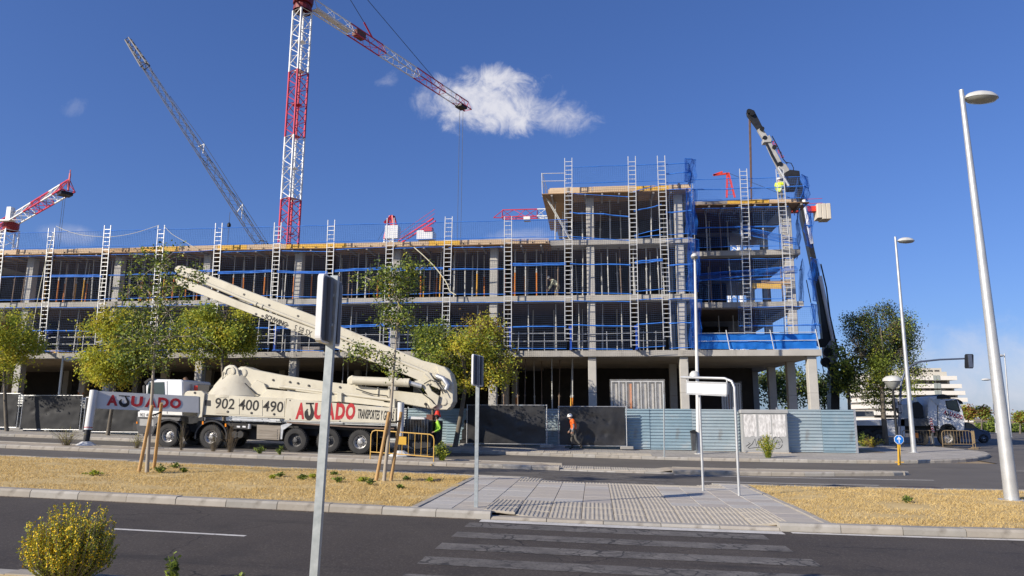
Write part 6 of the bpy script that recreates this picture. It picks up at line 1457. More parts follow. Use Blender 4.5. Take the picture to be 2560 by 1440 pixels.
weed(535, 1112, 1.1, 0.45, 40, ['br', 'dg'], 'dry twiggy weed before the second wheel of the pump truck', 132, 0.12, 0.05, 26.6, True)
weed(577, 1115, 1.2, 0.5, 50, ['br'], 'tall dry stalks right of the second truck wheel', 133, 0.12, 0.05, 26.6, True)
weed(455, 1108, 1.2, 0.3, 30, ['br', 'dg'], 'thin dark weed between the two front truck wheels', 134, 0.12, 0.05, 26.5, True)
weed(168, 1105, 0.8, 0.7, 60, ['yg', 'br'], 'dry yellowish weeds left of the outrigger foot', 135, 0.12, 0.05, 26.6, True)
weed(343, 1108, 0.7, 0.35, 40, ['yg', 'br'], 'dry weed at the front bumper of the pump truck', 136, 0.12, 0.05, 26.6, True)
weed(700, 1130, 0.35, 0.2, 24, ['g', 'dg'], 'small green weed on the separator kerb below the slatted toolbox', 137, 0.12, 0.06, 26.4)
weed(650, 1128, 0.35, 0.25, 24, ['g', 'dg'], 'small green weed on the separator left of the rear wheels', 138, 0.12, 0.06, 26.4)
weed(1187, 1293, 0.10, 0.12, 20, ['g', 'dg'], 'tiny weed at the kerb foot by the crossing sign', 139, 0.0, 0.03)
weed(436, 1455, 0.38, 0.14, 16, ['dg', 'g'], 'small grey-green plant at the near kerb, bottom edge', 140, 0.12, 0.05, 7.0)
weed(600, 1452, 0.2, 0.12, 12, ['dg', 'g'], 'tiny green plant at the bottom edge left of the sign post', 141, 0.12, 0.04, 7.0)
weed(2180, 1115, 0.6, 0.9, 60, ['y', 'br', 'yg'], 'mound of dry golden grass at the foot of the large dark tree', 142, 0.12, 0.12, 43.5, True, 16)
weed(2160, 1118, 0.9, 0.7, 40, ['dg', 'g'], 'dark weeds by the right corner of the hoarding', 143, 0.12, 0.08, 44.5)
# ------------------------------------------------------------------ cranes
cr_red = M('crane_red', (0.46, 0.025, 0.05), 0.5, col2=(0.55, 0.04, 0.07), scale=1); cr_white = M('crane_white', (0.74, 0.74, 0.72), 0.45, var=0.06, scale=1)
cr_grey = M('crane_grey', (0.018, 0.018, 0.018), 0.6, 0.0, col2=(0.04, 0.038, 0.037), scale=1); cable_m = M('steel_cable', (0.05, 0.055, 0.06), 0.6, 0.3)
weight_m = M('counterweight', (0.52, 0.47, 0.38), 0.85, col2=(0.60, 0.55, 0.46), scale=1)
def lattice(p0, p1, w_, h, n, upv=(0, 0, 1), tri=False, r=0.06, rd_=0.035, w1=None, h1=None):
    """open truss from p0 to p1; four chords, or three (one on top) if tri"""
    p0, p1 = Vector(p0), Vector(p1); d = (p1-p0).normalized(); u = Vector(upv); u = (u-d*u.dot(d)).normalized(); s = d.cross(u)
    w1 = w1 or w_; h1 = h1 or h; mb = MB()
    def ring(f):
        W_ = w_+(w1-w_)*f; H_ = h+(h1-h)*f; c = p0+(p1-p0)*f
        return [c-s*W_/2-u*H_/2, c+s*W_/2-u*H_/2, c+u*H_/2] if tri else [c-s*W_/2-u*H_/2, c+s*W_/2-u*H_/2, c+s*W_/2+u*H_/2, c-s*W_/2+u*H_/2]
    A, B = ring(0), ring(1); k = len(A)
    for i in range(k): mb.beam(A[i], B[i], 2*r, 2*r, u)
    for j in range(n+1):
        q = ring(j/n)
        if j in (0, n):
            for i in range(k): mb.tube([q[i], q[(i+1) % k]], rd_, 5)
        if j < n:
            q1 = ring((j+1)/n)
            for i in range(k):
                a, b2 = (q[i], q1[(i+1) % k]) if j % 2 == 0 else (q[(i+1) % k], q1[i]); mb.tube([a, b2], rd_, 5, False)
    return mb
# 1. tall red and white tower crane
tx, ty = -29.6, 66.0; H_ = 44.1
T1 = thing('tower_crane', (tx, ty, 0), 'tall red and white tower crane with its jib crossing the cloud', 'crane')
up_ = Vector((math.cos(R(62)), math.sin(R(62)), 0))
for z0, z1, m_ in ((0.2, 9.2, cr_white), (9.2, 16.0, cr_white), (16.0, 22.9, cr_red), (22.9, 29.4, cr_white), (29.4, 36.4, cr_red), (36.4, 43.2, cr_white)):
    a, b_ = Vector((tx, ty, z0)), Vector((tx-0.1*0, ty, z1)); s = MB()
    q = lattice(a, b_, 1.32, 1.32, 8, up_, False, 0.075, 0.042); q.tube([(tx+0.1, ty+0.1, z0), (tx+0.1, ty+0.1, z1)], 0.1, 6)
    for z in (z0+0.1, (z0+z1)/2): q.beam((tx-0.45, ty, z), (tx+0.45, ty, z), 0.7, 0.06)
    q.build('mast_section', m_, T1)
sl = MB(); sl.lathe([(0.95, 43.2), (0.95, 43.6), (0.8, 43.6), (0.8, 44.0), (1.0, 44.0), (1.0, 44.4), (0.001, 44.4)], (tx, ty, 0), 'z', 16); sl.box(tx-0.8, tx+0.8, ty-0.8, ty+0.8, 44.4, 45.6); sl.build('slewing_unit', M('crane_dark_red', (0.16, 0.015, 0.02), 0.55, var=0.2), T1)
lattice((tx, ty, 45.5), (tx, ty, 53), 1.2, 1.2, 7, up_, False, 0.07, 0.04, 0.3, 0.3).build('tower_head', cr_red, T1)
jd = Vector((-17.0, 93.8, 0))-Vector((-29.0, 66.5, 0)); JL = jd.length; jd.normalize(); J = lambda s, z=0.0: Vector((-29.0, 66.5, H_+z))+jd*s
def js(px, py):
    d = fw+rt*((px-1280)/F_PX)-up*((py-720)/F_PX); t_ = (H_-2)/d.z; q = CAM+d*t_; return (Vector((q.x, q.y, 0))-Vector((-29.0, 66.5, 0))).dot(jd)
cuts = [0.5, js(880, 80), js(962, 132), js(1040, 190), js(1098, 234), js(1128, 256), JL]
for i in range(6):
    s0, s1 = cuts[i], cuts[i+1]; lattice(J(s0, 0.5), J(s1, 0.5), 1.15, 1.25, max(3, int((s1-s0)/1.25)), (0, 0, 1), True, 0.055, 0.032).build('jib_section', (cr_white, cr_red)[i % 2], T1)
MB().beam(J(0.6, -0.08), J(cuts[1]-0.2, -0.08), 0.7, 0.04).build('jib_walkway', cr_white, T1)
lattice(J(-11, 0.5), J(-0.5, 0.5), 1.1, 0.9, 8, (0, 0, 1), False, 0.07, 0.04).build('counter_jib', cr_red, T1); MB().beam(J(-10.8, -0.6), J(-8.5, -0.6), 1.3, 2.0).build('counterweight', weight_m, T1)
ap = Vector((tx, ty, 52.8))
sa = js(925, 95); MB().tube([J(sa+1.6, 1.1), J(sa+0.1, 2.3)], 0.1, 6).build('tie_lug', cr_red, T1)
for s, z in ((sa+0.1, 2.3), (js(1093, 216), 1.2)): MB().tube([ap, J(s, z)], 0.035, 6).build('tie_bar', cable_m, T1)
tr_ = js(1138, 266); MB().box(-0.6, 0.6, -0.5, 0.5, -0.3, 0.0).mesh('trolley', black_metal)
o = link('trolley', MB().box(-0.7, 0.7, -0.55, 0.55, -0.35, -0.05).mesh('trolley', black_metal), T1); o.location = J(tr_, -0.12)-wloc(T1); o.rotation_euler[2] = math.atan2(jd.y, jd.x)
w0 = js(925, 108); o = link('winch', MB().box(-0.7, 0.7, -0.4, 0.4, 0.0, 0.7).mesh('winch', M('oxide_red', (0.16, 0.06, 0.04), 0.7, var=0.2)), T1); o.location = J(w0-1.5, 0.05)-wloc(T1); o.rotation_euler[2] = math.atan2(jd.y, jd.x)
for ds in (-0.3, 0.5): p = J(tr_+ds, -0.4); MB().tube([p, (p.x, p.y, 13.0)], 0.028, 5).build('hoist_rope', cable_m, T1)
p = J(tr_+0.1, 0); MB().box(p.x-0.3, p.x+0.3, p.y-0.15, p.y+0.15, 12.2, 13.1).build('hook_block', cr_red, T1)
# 2. grey lattice boom of a mobile crane
y = 58.0; e0 = at(650, 610, y); e1 = at(320, 99, y); dd = (e1-e0).normalized(); bs = e0-dd*((e0.z-2.2)/dd.z)
T2 = thing('mobile_crane', (bs.x, y, G(bs.x, y)), 'slim grey lattice boom of a mobile crane leaning left over the roof', 'crane')
lattice(bs, e0, 0.9, 0.9, 14, (0, 1, 0), False, 0.05, 0.03).build('boom_foot', cr_grey, T2)
m1 = e0+(e1-e0)*0.38; m2 = e0+(e1-e0)*0.86
lattice(e0, m1, 0.62, 0.62, 14, (0, 1, 0), False, 0.028, 0.013).build('boom_section', cr_grey, T2); lattice(m1, m2, 0.58, 0.58, 18, (0, 1, 0), False, 0.027, 0.013, 0.5, 0.5).build('boom_section', cr_grey, T2)
lattice(m2, e1, 0.6, 0.6, 7, (0, 1, 0), False, 0.045, 0.03, 0.4, 0.4).build('boom_tip', M('boom_tip_dark', (0.05, 0.045, 0.05), 0.5, var=0.2), T2)
perp = Vector((dd.z, 0, -dd.x)); s1_, s2_ = at(607, 510, y), at(511, 360, y)
for (sp_, px, py) in ((s1_, 598, 540), (s2_, 502, 375)):
    q = at(px, py, y); MB().tube([q+dd*0.4, sp_], 0.05, 6).build('strut', cr_white, T2); MB().tube([q-dd*0.4, sp_], 0.05, 6).build('strut', cr_white, T2)
for a, b_ in ((s2_, at(425, 240, y)), (s1_, s2_), (s1_, at(690, 640, y)), (s1_, at(500, 390, y))): MB().tube([a, b_], 0.022, 5).build('pendant', cable_m, T2)
q = at(575, 530, y); MB().tube([q, (q.x, y, 12.4)], 0.02, 5).build('auxiliary_rope', cable_m, T2); MB().lathe([(0.001, 0.3), (0.16, 0.1), (0.16, -0.1), (0.001, -0.3)], (q.x, y, at(575, 563, y).z), 'z', 10).build('hook_ball', black_metal, T2)
cb = MB(); cb.bevbox(bs.x-2.5, bs.x+3.5, y-1.3, y+1.3, G(bs.x, y)+0.9, 2.6, 0.1); cb.build('upperworks', cr_grey, T2)
cb = MB(); 
for yy in (y-1.6, y+1.1): cb.bevbox(bs.x-3.2, bs.x+3.2, yy, yy+0.6, G(bs.x, y)+0.02, G(bs.x, y)+0.9, 0.2)
cb.build('crawler_tracks', black_metal, T2)
# 3. left tower crane
y = 70.0; c = at(28, 560, y); T3 = thing('tower_crane', (c.x, y, 0), 'red and white tower crane at the left edge, jib pointing up right', 'crane')
lattice((c.x, y, 0.3), (c.x, y, c.z-0.8), 1.3, 1.3, 22, (0.5, 0.85, 0), False, 0.07, 0.042).build('mast', cr_white, T3)
MB().lathe([(0.7, -0.8), (0.8, -0.4), (0.8, 0.1), (0.001, 0.1)], c, 'z', 14).build('slewing_ring', M('crane_orange_red', (0.30, 0.03, 0.03), 0.5, var=0.1), T3)
tip = None; Hc = c.z+0.6
d = fw+rt*((172-1280)/F_PX)-up*((462-720)/F_PX); tip = CAM+d*((Hc-2)/d.z); jd3 = Vector((tip.x-c.x, tip.y-y, 0)); L3 = jd3.length; jd3.normalize(); J3 = lambda s, z=0: Vector((c.x, y, Hc+z))+jd3*s
for i, (f0, f1) in enumerate(((0.03, 0.36), (0.36, 0.68), (0.68, 0.86), (0.86, 1.0))):
    lattice(J3(L3*f0), J3(L3*f1), 1.15, 1.1, max(3, int(L3*(f1-f0)/1.1)), (0, 0, 1), True, 0.06, 0.035).build('jib_section', (cr_white, cr_red)[i % 2], T3)
MB().beam(J3(L3, -0.5), J3(L3, 1.1), 0.12, 0.12, (1, 0, 0)).build('tip_post', cr_red, T3); MB().tube([J3(L3, 1.1), J3(L3, 1.45)], 0.05, 6).build('beacon', cr_red, T3)
MB().beam(J3(L3*0.93, -0.75), J3(L3*0.99, -0.75), 1.0, 0.3).build('trolley', black_metal, T3)
for ds in (-0.3, 0.3): q = J3(L3*0.95+ds, -0.8); MB().tube([q, (q.x, q.y, 8)], 0.018, 5).build('hoist_rope', cable_m, T3)
MB().box(c.x+0.3, c.x+0.8, y-1.2, y-0.6, c.z+0.2, c.z+1.6).build('cabin', cr_white, T3); MB().box(c.x-1.2, c.x+1.4, y-1.4, y-0.9, c.z+0.0, c.z+0.15).build('platform', cr_white, T3)
lattice(J3(-9), J3(-0.4), 0.8, 0.5, 7, (0, 0, 1), False, 0.05, 0.03).build('counter_jib', cr_red, T3); MB().beam(J3(-8.8, -0.8), J3(-7.2, -0.8), 0.9, 1.0).build('counterweight', cr_red, T3)
# 4. low crane head behind the roof, centre
y = 78.0; c = at(980, 598, y); a0 = at(980, 540, y); T4 = thing('tower_crane', (c.x, y, 0), 'red crane head and white counterweight block peeping over the roof boards', 'crane')
lattice((c.x, y, 0.3), (c.x, y, c.z), 1.2, 1.2, 16, (0.4, 0.9, 0), False, 0.07, 0.04).build('mast', cr_white, T4)
lattice(c, a0, 1.3, 1.3, 4, (0.3, 0.95, 0), False, 0.08, 0.045, 0.35, 0.35).build('tower_head', cr_red, T4)
MB().beam(a0, a0+Vector((-0.7, -0.4, -0.9)), 0.35, 0.35).build('head_sheaves', cr_red, T4)
MB().box(c.x-0.6, c.x+0.9, y-0.9, y+0.3, c.z-0.1, c.z+1.4).build('cabin', cr_white, T4)
k0, k1 = at(1000, 604, y-1), at(1085, 590, y-10); kk = Vector((k1.x, k1.y, k0.z+0.4)); 
for s in (-0.5, 0.5): MB().beam((k0.x, k0.y+s, k0.z), (kk.x, kk.y+s, kk.z-0.5), 0.12, 0.16).build('counter_jib_beam', cr_red, T4)
for z in (0.55, 1.0): MB().tube([(k0.x, k0.y, k0.z+z), (kk.x, kk.y, kk.z+z-0.4)], 0.022, 5).build('hand_rail', cr_red, T4)
q0, q1 = at(1046, 602, y-8), at(1087, 576, y-8); MB().bevbox(q0.x, q1.x, y-8.8, y-7.2, q0.z, q1.z-0.15, 0.05).build('counterweight', cr_white, T4); MB().box(q0.x+0.75, q1.x-0.1, y-8.9, y-8.0, q1.z-0.3, q1.z+0.15).build('weight_hanger', cr_red, T4)
for px, py in ((945, 600), (960, 605)): MB().tube([a0, at(px, py, y+6)], 0.02, 5).build('tie_bar', cable_m, T4)
# 5. horizontal crane behind the raised block
y = 70.0; zj = at(1300, 534, y).z; xA, xB = at(1234, 534, y).x, at(2036, 500, y).x; xm = at(1826, 500, y).x
T5 = thing('tower_crane', (xm, y, 0), 'red and white crane with horizontal jib passing behind the raised block', 'crane')
cut = [xA+0.9, at(1343, 530, y).x, at(1600, 530, y).x, xm-0.6]
for i in range(3): lattice((cut[i], y, zj), (cut[i+1], y, zj), 0.9, 0.85, int((cut[i+1]-cut[i])/0.9), (0, 0, 1), True, 0.045, 0.03).build('jib_section', (cr_red, cr_white, cr_white)[i], T5)
MB().tube([(xA, y, zj-0.35), (xA+0.95, y, zj+0.4)], 0.04, 5).tube([(xA, y, zj-0.35), (xA+0.95, y, zj-0.4)], 0.05, 5).build('jib_nose', cr_red, T5)
MB().box(at(1310, 540, y).x, at(1326, 540, y).x, y-0.5, y+0.5, zj-0.75, zj-0.45).build('trolley', cr_white, T5)
lattice((xm, y, 0.3), (xm, y, zj-0.6), 1.1, 1.1, 22, (0.3, 0.9, 0), False, 0.06, 0.04).build('mast', cr_white, T5)
for a, b_ in (((1817, 494), (1818, 432)), ((1837, 494), (1821, 432)), ((1818, 434), (1783, 438)), ((1783, 438), (1806, 430))): MB().beam(at(*a, y), at(*b_, y), 0.16, 0.16, (0, 1, 0)).build('head_frame', M('crane_bright_red', (0.62, 0.05, 0.03), 0.5, var=0.1), T5)
for k in range(6): MB().tube([at(1818, 486-k*9, y), at(1835.5-k*2.4, 486-k*9, y)], 0.025, 5).build('head_rung', cr_red, T5)
MB().tube([at(1820, 432, y), (xB-1, y, zj+0.3)], 0.02, 5).build('tie_bar', cable_m, T5)
for z in (0.2, 0.75): MB().tube([(xm+1.2, y-0.5, zj+z), (xB-5, y-0.5, zj+z-0.1)], 0.03, 5).build('hand_rail', cr_white, T5)
MB().beam((xm+0.5, y, zj-0.35), (xB+0.3, y, zj-0.35), 0.7, 0.5).build('counter_jib', M('crane_bright_red', (0.62, 0.05, 0.03), 0.5, var=0.1), T5)
for z in (0.5, 0.95): MB().tube([(xB-2.5, y-0.4, zj+z-0.4), (xB+0.6, y-0.4, zj+z-0.35)], 0.025, 5).build('hand_rail', cr_red, T5)
for i in range(3): x = xB+0.0+i*0.42; MB().bevbox(x, x+0.4, y-0.7, y+0.7, zj-1.35-0.12*(i > 0), zj+0.05, 0.04).build('counterweight', weight_m, T5)

# ------------------------------------------------------------------ articulated crane lorry on the corner
y0 = 49.5; y1 = 52.0
CL = thing('crane_lorry', (at(2300, 1100, y0).x, 50.7, G(20, 50)), 'white crane lorry parked on the corner with its articulated boom over the roof', 'truck')
def cp(name, pts, ya, yb, mat, parent=None, bev=0.0): return MB().prism(poly(pts, y0), ya, yb, bev).build(name, mat, parent or CL)
cl_white = M('lorry_white', (0.68, 0.69, 0.70), 0.35, var=0.06, scale=1, coat=0.2)
cabL = cp('cab', [(2349, 999), (2392, 997), (2402, 1012), (2408, 1031), (2412, 1055), (2411, 1076), (2394, 1078), (2388, 1068), (2378, 1061), (2366, 1060), (2356, 1064), (2350, 1073), (2347, 1066), (2346, 1010)], y0, y1, cl_white, CL, 0.04)
cp('side_window', [(2365, 1004), (2390, 1001), (2398, 1026), (2392, 1027), (2369, 1020)], y0-0.015, y0-0.001, glass, cabL)
cp('window_rim', [(2363, 1002), (2392, 999), (2401, 1028), (2396, 1030), (2367, 1022)], y0-0.008, y0-0.0005, black_ink, cabL)
cp('roof_fairing', [(2344, 997), (2348, 988), (2362, 985), (2377, 988), (2382, 996)], y0+0.2, y1-0.2, black_metal, cabL, 0.03)
cp('visor', [(2385, 996), (2397, 998), (2407, 1004), (2409, 1010), (2404, 1008), (2395, 1002), (2385, 1000)], y0+0.05, y1-0.05, black_metal, cabL)
cp('door_handle', [(2367, 1045), (2377, 1047), (2377, 1050), (2366, 1048)], y0-0.02, y0-0.001, black_ink, cabL)
cp('wheel_arch', [(2349, 1076), (2352, 1066), (2360, 1061), (2372, 1060), (2382, 1064), (2388, 1071), (2389, 1078), (2386, 1078), (2383, 1070), (2375, 1065), (2364, 1065), (2356, 1069), (2353, 1078)], y0-0.03, y0-0.001, black_ink, cabL)
cp('lower_skirt', [(2349, 1077), (2412, 1077), (2408, 1092), (2349, 1092)], y0+0.1, y1-0.1, dark, CL)
cp('sleeper_tank', [(2320, 1062), (2320, 1012), (2324, 992), (2343, 990), (2345, 1066)], y0+0.02, y1-0.02, cl_white, CL, 0.05)
cp('diamond_panel', [(2326, 998), (2351, 997), (2344, 1015)], y0-0.01, y0+0.018, galv, CL)
x_, z_ = xz(2358, 1033, y0); aguado(xz(2358, 1034, y0)[0], xz(2405, 1047, y0)[0], xz(2358, 1035, y0)[1], xz(2405, 1049, y0)[1], 0.27, y0-0.012, cabL, M('door_red', (0.30, 0.03, 0.06), 0.5, var=0.1), black_ink)
p0 = xz(2359, 1038, y0); text('www.gruasaguado.com', (p0[0], y0-0.012, p0[1]), 0.09, black_ink, cabL, width=1.25, rot=R(17))
cp('grey_deck', [(2250, 1047), (2322, 1046), (2322, 1065), (2250, 1066)], y0, y1, M('deck_grey', (0.12, 0.12, 0.12), 0.6, var=0.15), CL, 0.02)
cp('white_locker', [(2217, 1050), (2246, 1050), (2247, 1090), (2220, 1090)], y0, y1, cl_white, CL, 0.02); cp('white_post', [(2249, 1046), (2262, 1046), (2263, 1092), (2252, 1092)], y0, y0+0.4, cl_white, CL, 0.02)
cp('rear_body', [(2138, 1052), (2216, 1050), (2217, 1064), (2138, 1064)], y0, y1, cl_white, CL, 0.02); cp('rear_deck', [(2138, 1028), (2184, 1028), (2186, 1040), (2138, 1042)], y0, y1, M('deck_pale', (0.30, 0.31, 0.32), 0.6, var=0.1), CL, 0.02)
cp('chassis', [(2135, 1064), (2350, 1066), (2350, 1084), (2135, 1082)], y0+0.5, y1-0.5, dark, CL)
cp('crane_frame', [(2285, 1046), (2284, 1010), (2290, 995), (2302, 993), (2306, 1010), (2312, 1045)], y0+0.6, y1-0.3, cl_white, CL, 0.03); cp('winch_housing', [(2284, 1045), (2285, 1008), (2300, 1004), (2311, 1015), (2314, 1045)], y0+0.2, y0+0.6, black_metal, CL, 0.03)
for px in (2369, 2300, 2200, 2165):
    x_, z_ = xz(px, 1090, y0); wheel(x_, G(x_, y0)+0.52, y0-0.02, 0.52, CL, rim_mat if px > 2350 else rim_dark)
cv = cp('chevron_board', [(2318, 1044), (2325, 1043), (2331, 1080), (2325, 1081)], y0-0.3, y0-0.27, sign_edge, CL)
for k in range(6):
    yk = 1045+k*6; xk = 2318.5+k*0.95
    cp('chevron', [(xk, yk+3), (xk+3.5, yk), (xk+7, yk+3), (xk+7, yk+6), (xk+3.5, yk+3), (xk, yk+6)], y0-0.306, y0-0.3005, red_paint, cv)
cp('outrigger', [(2325, 1082), (2328, 1082), (2331, 1108), (2328, 1109)], y0-0.3, y0-0.1, galv, CL)
# crane column and boom
yb0, yb1 = 50.3, 51.2
def bp(name, pts, ya, yb, mat, bev=0.03): return MB().prism(poly(pts, yb0), ya, yb, bev).build(name, mat, CL)
boom_w = M('jib_dirty_white', (0.30, 0.295, 0.28), 0.5, col2=(0.44, 0.43, 0.41), scale=2)
bp('crane_column', [(2078, 1060), (2078, 930), (2083, 905), (2096, 905), (2099, 940), (2100, 1060)], yb0, yb1, M('boom_black', (0.02, 0.02, 0.022), 0.4, var=0.3))
bp('main_boom', [(2070, 915), (2058, 850), (2049, 760), (2028, 650), (2004, 540), (1990, 455), (2000, 446), (2008, 465), (2018, 540), (2040, 640), (2060, 740), (2076, 830), (2092, 910)], yb0, yb0+0.6, M('boom_black', (0.02, 0.02, 0.022), 0.4, var=0.3))
for a, b_ in (((2092, 895), (2050, 690)), ((2030, 610), (2010, 500))): MB().tube([at(*a, yb0-0.1), at(*b_, yb0-0.1)], 0.13, 10).build('boom_ram', cl_white, CL, smooth=40)
bp('boom_base', [(2066, 915), (2062, 870), (2076, 850), (2086, 870), (2094, 912), (2082, 920)], yb0-0.05, yb1-0.2, boom_w)
for px, py in ((2052, 858), (2062, 905), (2068, 880), (2080, 920)): c = at(px, py, yb0-0.06); MB().lathe([(0.3, 0.0), (0.3, -0.25), (0.001, -0.25)], (c.x, yb0-0.05, c.z), 'y', 12).build('hose_reel', black_metal, CL)
MB().tube([at(2100, 900, yb0-.2), at(2075, 790, yb0-.2), at(2066, 720, yb0-.2), at(2052, 660, yb0-.2)], 0.05, 6).build('hydraulic_hose', black_metal, CL); MB().tube([at(2060, 935, yb0-.2), at(2036, 800, yb0-.2), at(2016, 700, yb0-.2)], 0.03, 6).build('hydraulic_hose', black_metal, CL)
bp('knuckle', [(1962, 432), (1975, 425), (1998, 428), (2000, 445), (1994, 470), (1972, 470), (1960, 450)], yb0-0.1, yb1+0.1, M('boom_black', (0.02, 0.02, 0.022), 0.4, var=0.3))
bp('jib_base', [(1957, 443), (1944, 412), (1952, 404), (1966, 410), (1974, 422), (1970, 438)], yb0+0.05, yb1-0.35, boom_w)
bp('jib_section', [(1947, 418), (1930, 385), (1915, 352), (1925, 346), (1940, 374), (1958, 408)], yb0+0.1, yb1-0.4, boom_w); bp('jib_collar', [(1909, 356), (1908, 347), (1924, 337), (1931, 348), (1928, 355)], yb0+0.0, yb1-0.3, boom_w)
bp('jib_section', [(1912, 350), (1895, 322), (1906, 315), (1922, 340)], yb0+0.15, yb1-0.45, boom_w); bp('jib_tip', [(1898, 324), (1870, 286), (1868, 277), (1877, 269), (1887, 273), (1909, 316)], yb0+0.18, yb1-0.45, M('boom_black', (0.02, 0.02, 0.022), 0.4, var=0.3))
bp('jib_underside', [(1944, 416), (1928, 388), (1913, 354), (1917, 352), (1933, 385), (1949, 414)], yb0+0.05, yb0+0.09, M('boom_black', (0.02, 0.02, 0.022), 0.4, var=0.3), 0)
for px, py in ((1872, 278), (1880, 284), (1905, 322), (1912, 345), (1936, 368), (1950, 410)): c = at(px, py, yb0+0.05); MB().lathe([(0.16, 0.0), (0.16, -0.12), (0.001, -0.12)], (c.x, yb0+0.1, c.z), 'y', 10).build('sheave', black_metal, CL)
MB().tube([at(1930, 340, yb0), at(1944, 366, yb0), at(1958, 398, yb0), at(1968, 410, yb0)], 0.035, 6).build('hydraulic_hose', black_metal, CL)
p0 = xz(1927, 352, yb0); text('AGUADO', (p0[0], yb0+0.09, p0[1]), 0.22, red_paint, CL, width=1.5, bold=0.02, rot=R(62))
MB().tube([at(1972, 465, yb0-0.1), at(1946, 420, yb0-0.1)], 0.1, 8).build('jib_ram', galv, CL); MB().tube([at(1966, 406, yb0), at(1978, 408, yb0), at(1984, 420, yb0), at(1982, 440, yb0)], 0.03, 6).build('hydraulic_hose', black_metal, CL)
for dx in (0, 2.2): MB().tube([at(1873+dx, 292, 50.7), at(1875.5+dx, 395, 50.7), at(1877.5+dx, 505, 50.7)], [0.05, 0.05, 0.03], 6).build('hoist_chain', M('rust_chain', (0.14, 0.09, 0.07), 0.7, 0.3, var=0.2), CL)

# ------------------------------------------------------------------ dark blue car behind the lorry
cy0 = 57.0; cw = 1.75
x0, x1 = at(2372, 1090, cy0).x, at(2478, 1090, cy0).x; zc = G(27, 57); L = x1-x0
car = thing('parked_car', ((x0+x1)/2, cy0+cw/2, zc), 'dark blue hatchback car standing behind the crane lorry cab', 'car')
navy = M('car_navy', (0.010, 0.018, 0.06), 0.22, var=0.1, coat=0.6)
prof = [(0, 0.35), (0.01, 0.75), (0.08, 0.95), (0.20, 1.38), (0.30, 1.47), (0.48, 1.47), (0.60, 1.36), (0.74, 1.0), (0.92, 0.88), (0.985, 0.72), (1.0, 0.5), (0.99, 0.28), (0.02, 0.25)]
mb = MB(); n = len(prof)
for y_, ins in ((cy0, 0.12), (cy0+0.12, 0.0), (cy0+cw-0.12, 0.0), (cy0+cw, 0.12)):
    for f, h in prof:
        tuck = 0.0 if h < 0.95 else (h-0.95)*0.35*(1 if ins else 0)
        yy = y_+(tuck if y_ < cy0+cw/2 else -tuck); mb.v.append((x0+L*(f if not ins else 0.5+(f-0.5)*0.985), yy, zc+h*(1 if not ins else 0.985)))
for k in range(3):
    for i in range(n): j = (i+1) % n; mb.f.append((k*n+j, k*n+i, (k+1)*n+i, (k+1)*n+j)); mb.mi.append(0)
mb.f.append(tuple(range(n))); mb.mi.append(0); mb.f.append(tuple(range(4*n-1, 3*n-1, -1))); mb.mi.append(0)
mb.build('body', navy, car, smooth=30)
def carp(name, pts, ya, yb, mat): return MB().prism([(x0+L*f, zc+h) for f, h in pts], ya, yb).build(name, mat, car)
carp('side_window', [(0.22, 1.32), (0.30, 1.40), (0.42, 1.40), (0.42, 1.02), (0.16, 1.02)], cy0+0.06, cy0+0.1, glass); carp('side_window', [(0.44, 1.40), (0.50, 1.39), (0.58, 1.32), (0.68, 1.04), (0.44, 1.02)], cy0+0.06, cy0+0.1, glass)
MB().add([(x0+L*0.612, cy0+0.2, zc+1.35), (x0+L*0.612, cy0+cw-0.2, zc+1.35), (x0+L*0.745, cy0+cw-0.1, zc+1.0), (x0+L*0.745, cy0+0.1, zc+1.0)], [(0, 3, 2, 1)]).build('windscreen', glass, car)
for f in (0.16, 0.82): wheel(x0+L*f, zc+0.31, cy0-0.01, 0.31, car, rim_mat, 0.2)
for yy in (cy0+0.1, cy0+cw-0.4): MB().box(x0+L*0.985, x0+L+0.02, yy, yy+0.3, zc+0.62, zc+0.74).build('headlight', sign_edge, car)
MB().box(x0+L+0.0, x0+L+0.015, cy0+0.6, cy0+1.15, zc+0.38, zc+0.5).build('number_plate', sign_edge, car)

# ------------------------------------------------------------------ background buildings
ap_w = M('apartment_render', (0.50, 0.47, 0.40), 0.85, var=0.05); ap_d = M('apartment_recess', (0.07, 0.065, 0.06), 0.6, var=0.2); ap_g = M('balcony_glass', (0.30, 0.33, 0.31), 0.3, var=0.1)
yb = 320.0
ap_w = M('apartment_render', (0.60, 0.575, 0.52), 0.85, var=0.04); 
APT = thing('apartment_block', (at(2320, 1080, yb).x, yb, 0), 'pale stepped apartment block with long white balconies behind the corner tree', 'building')
rows = [(940, 2397), (960, 2407), (977, 2414), (994, 2418), (1011, 2421), (1028, 2424), (1045, 2427), (1062, 2430)]
xl = at(2190, 1000, yb).x
zr = [at(2300, r[0], yb).z for r in rows]
ap_b = M('apartment_band', (0.70, 0.675, 0.62), 0.8, var=0.04)
MB().box(xl+2, at(2385, 1000, yb).x, yb+4, yb+34, 0, at(2300, 928, yb).z).build('core', ap_w, APT)
MB().box(at(2285, 1000, yb).x, at(2378, 1000, yb).x, yb+6, yb+30, at(2300, 927.9, yb).z, at(2300, 918, yb).z).build('penthouse', ap_w, APT)
for k in range(5): x = at(2292+k*17, 1000, yb).x; MB().box(x, x+1.8, yb+5.8, yb+5.99, at(2300, 930, yb).z, at(2300, 923, yb).z).build('window', ap_d, APT)
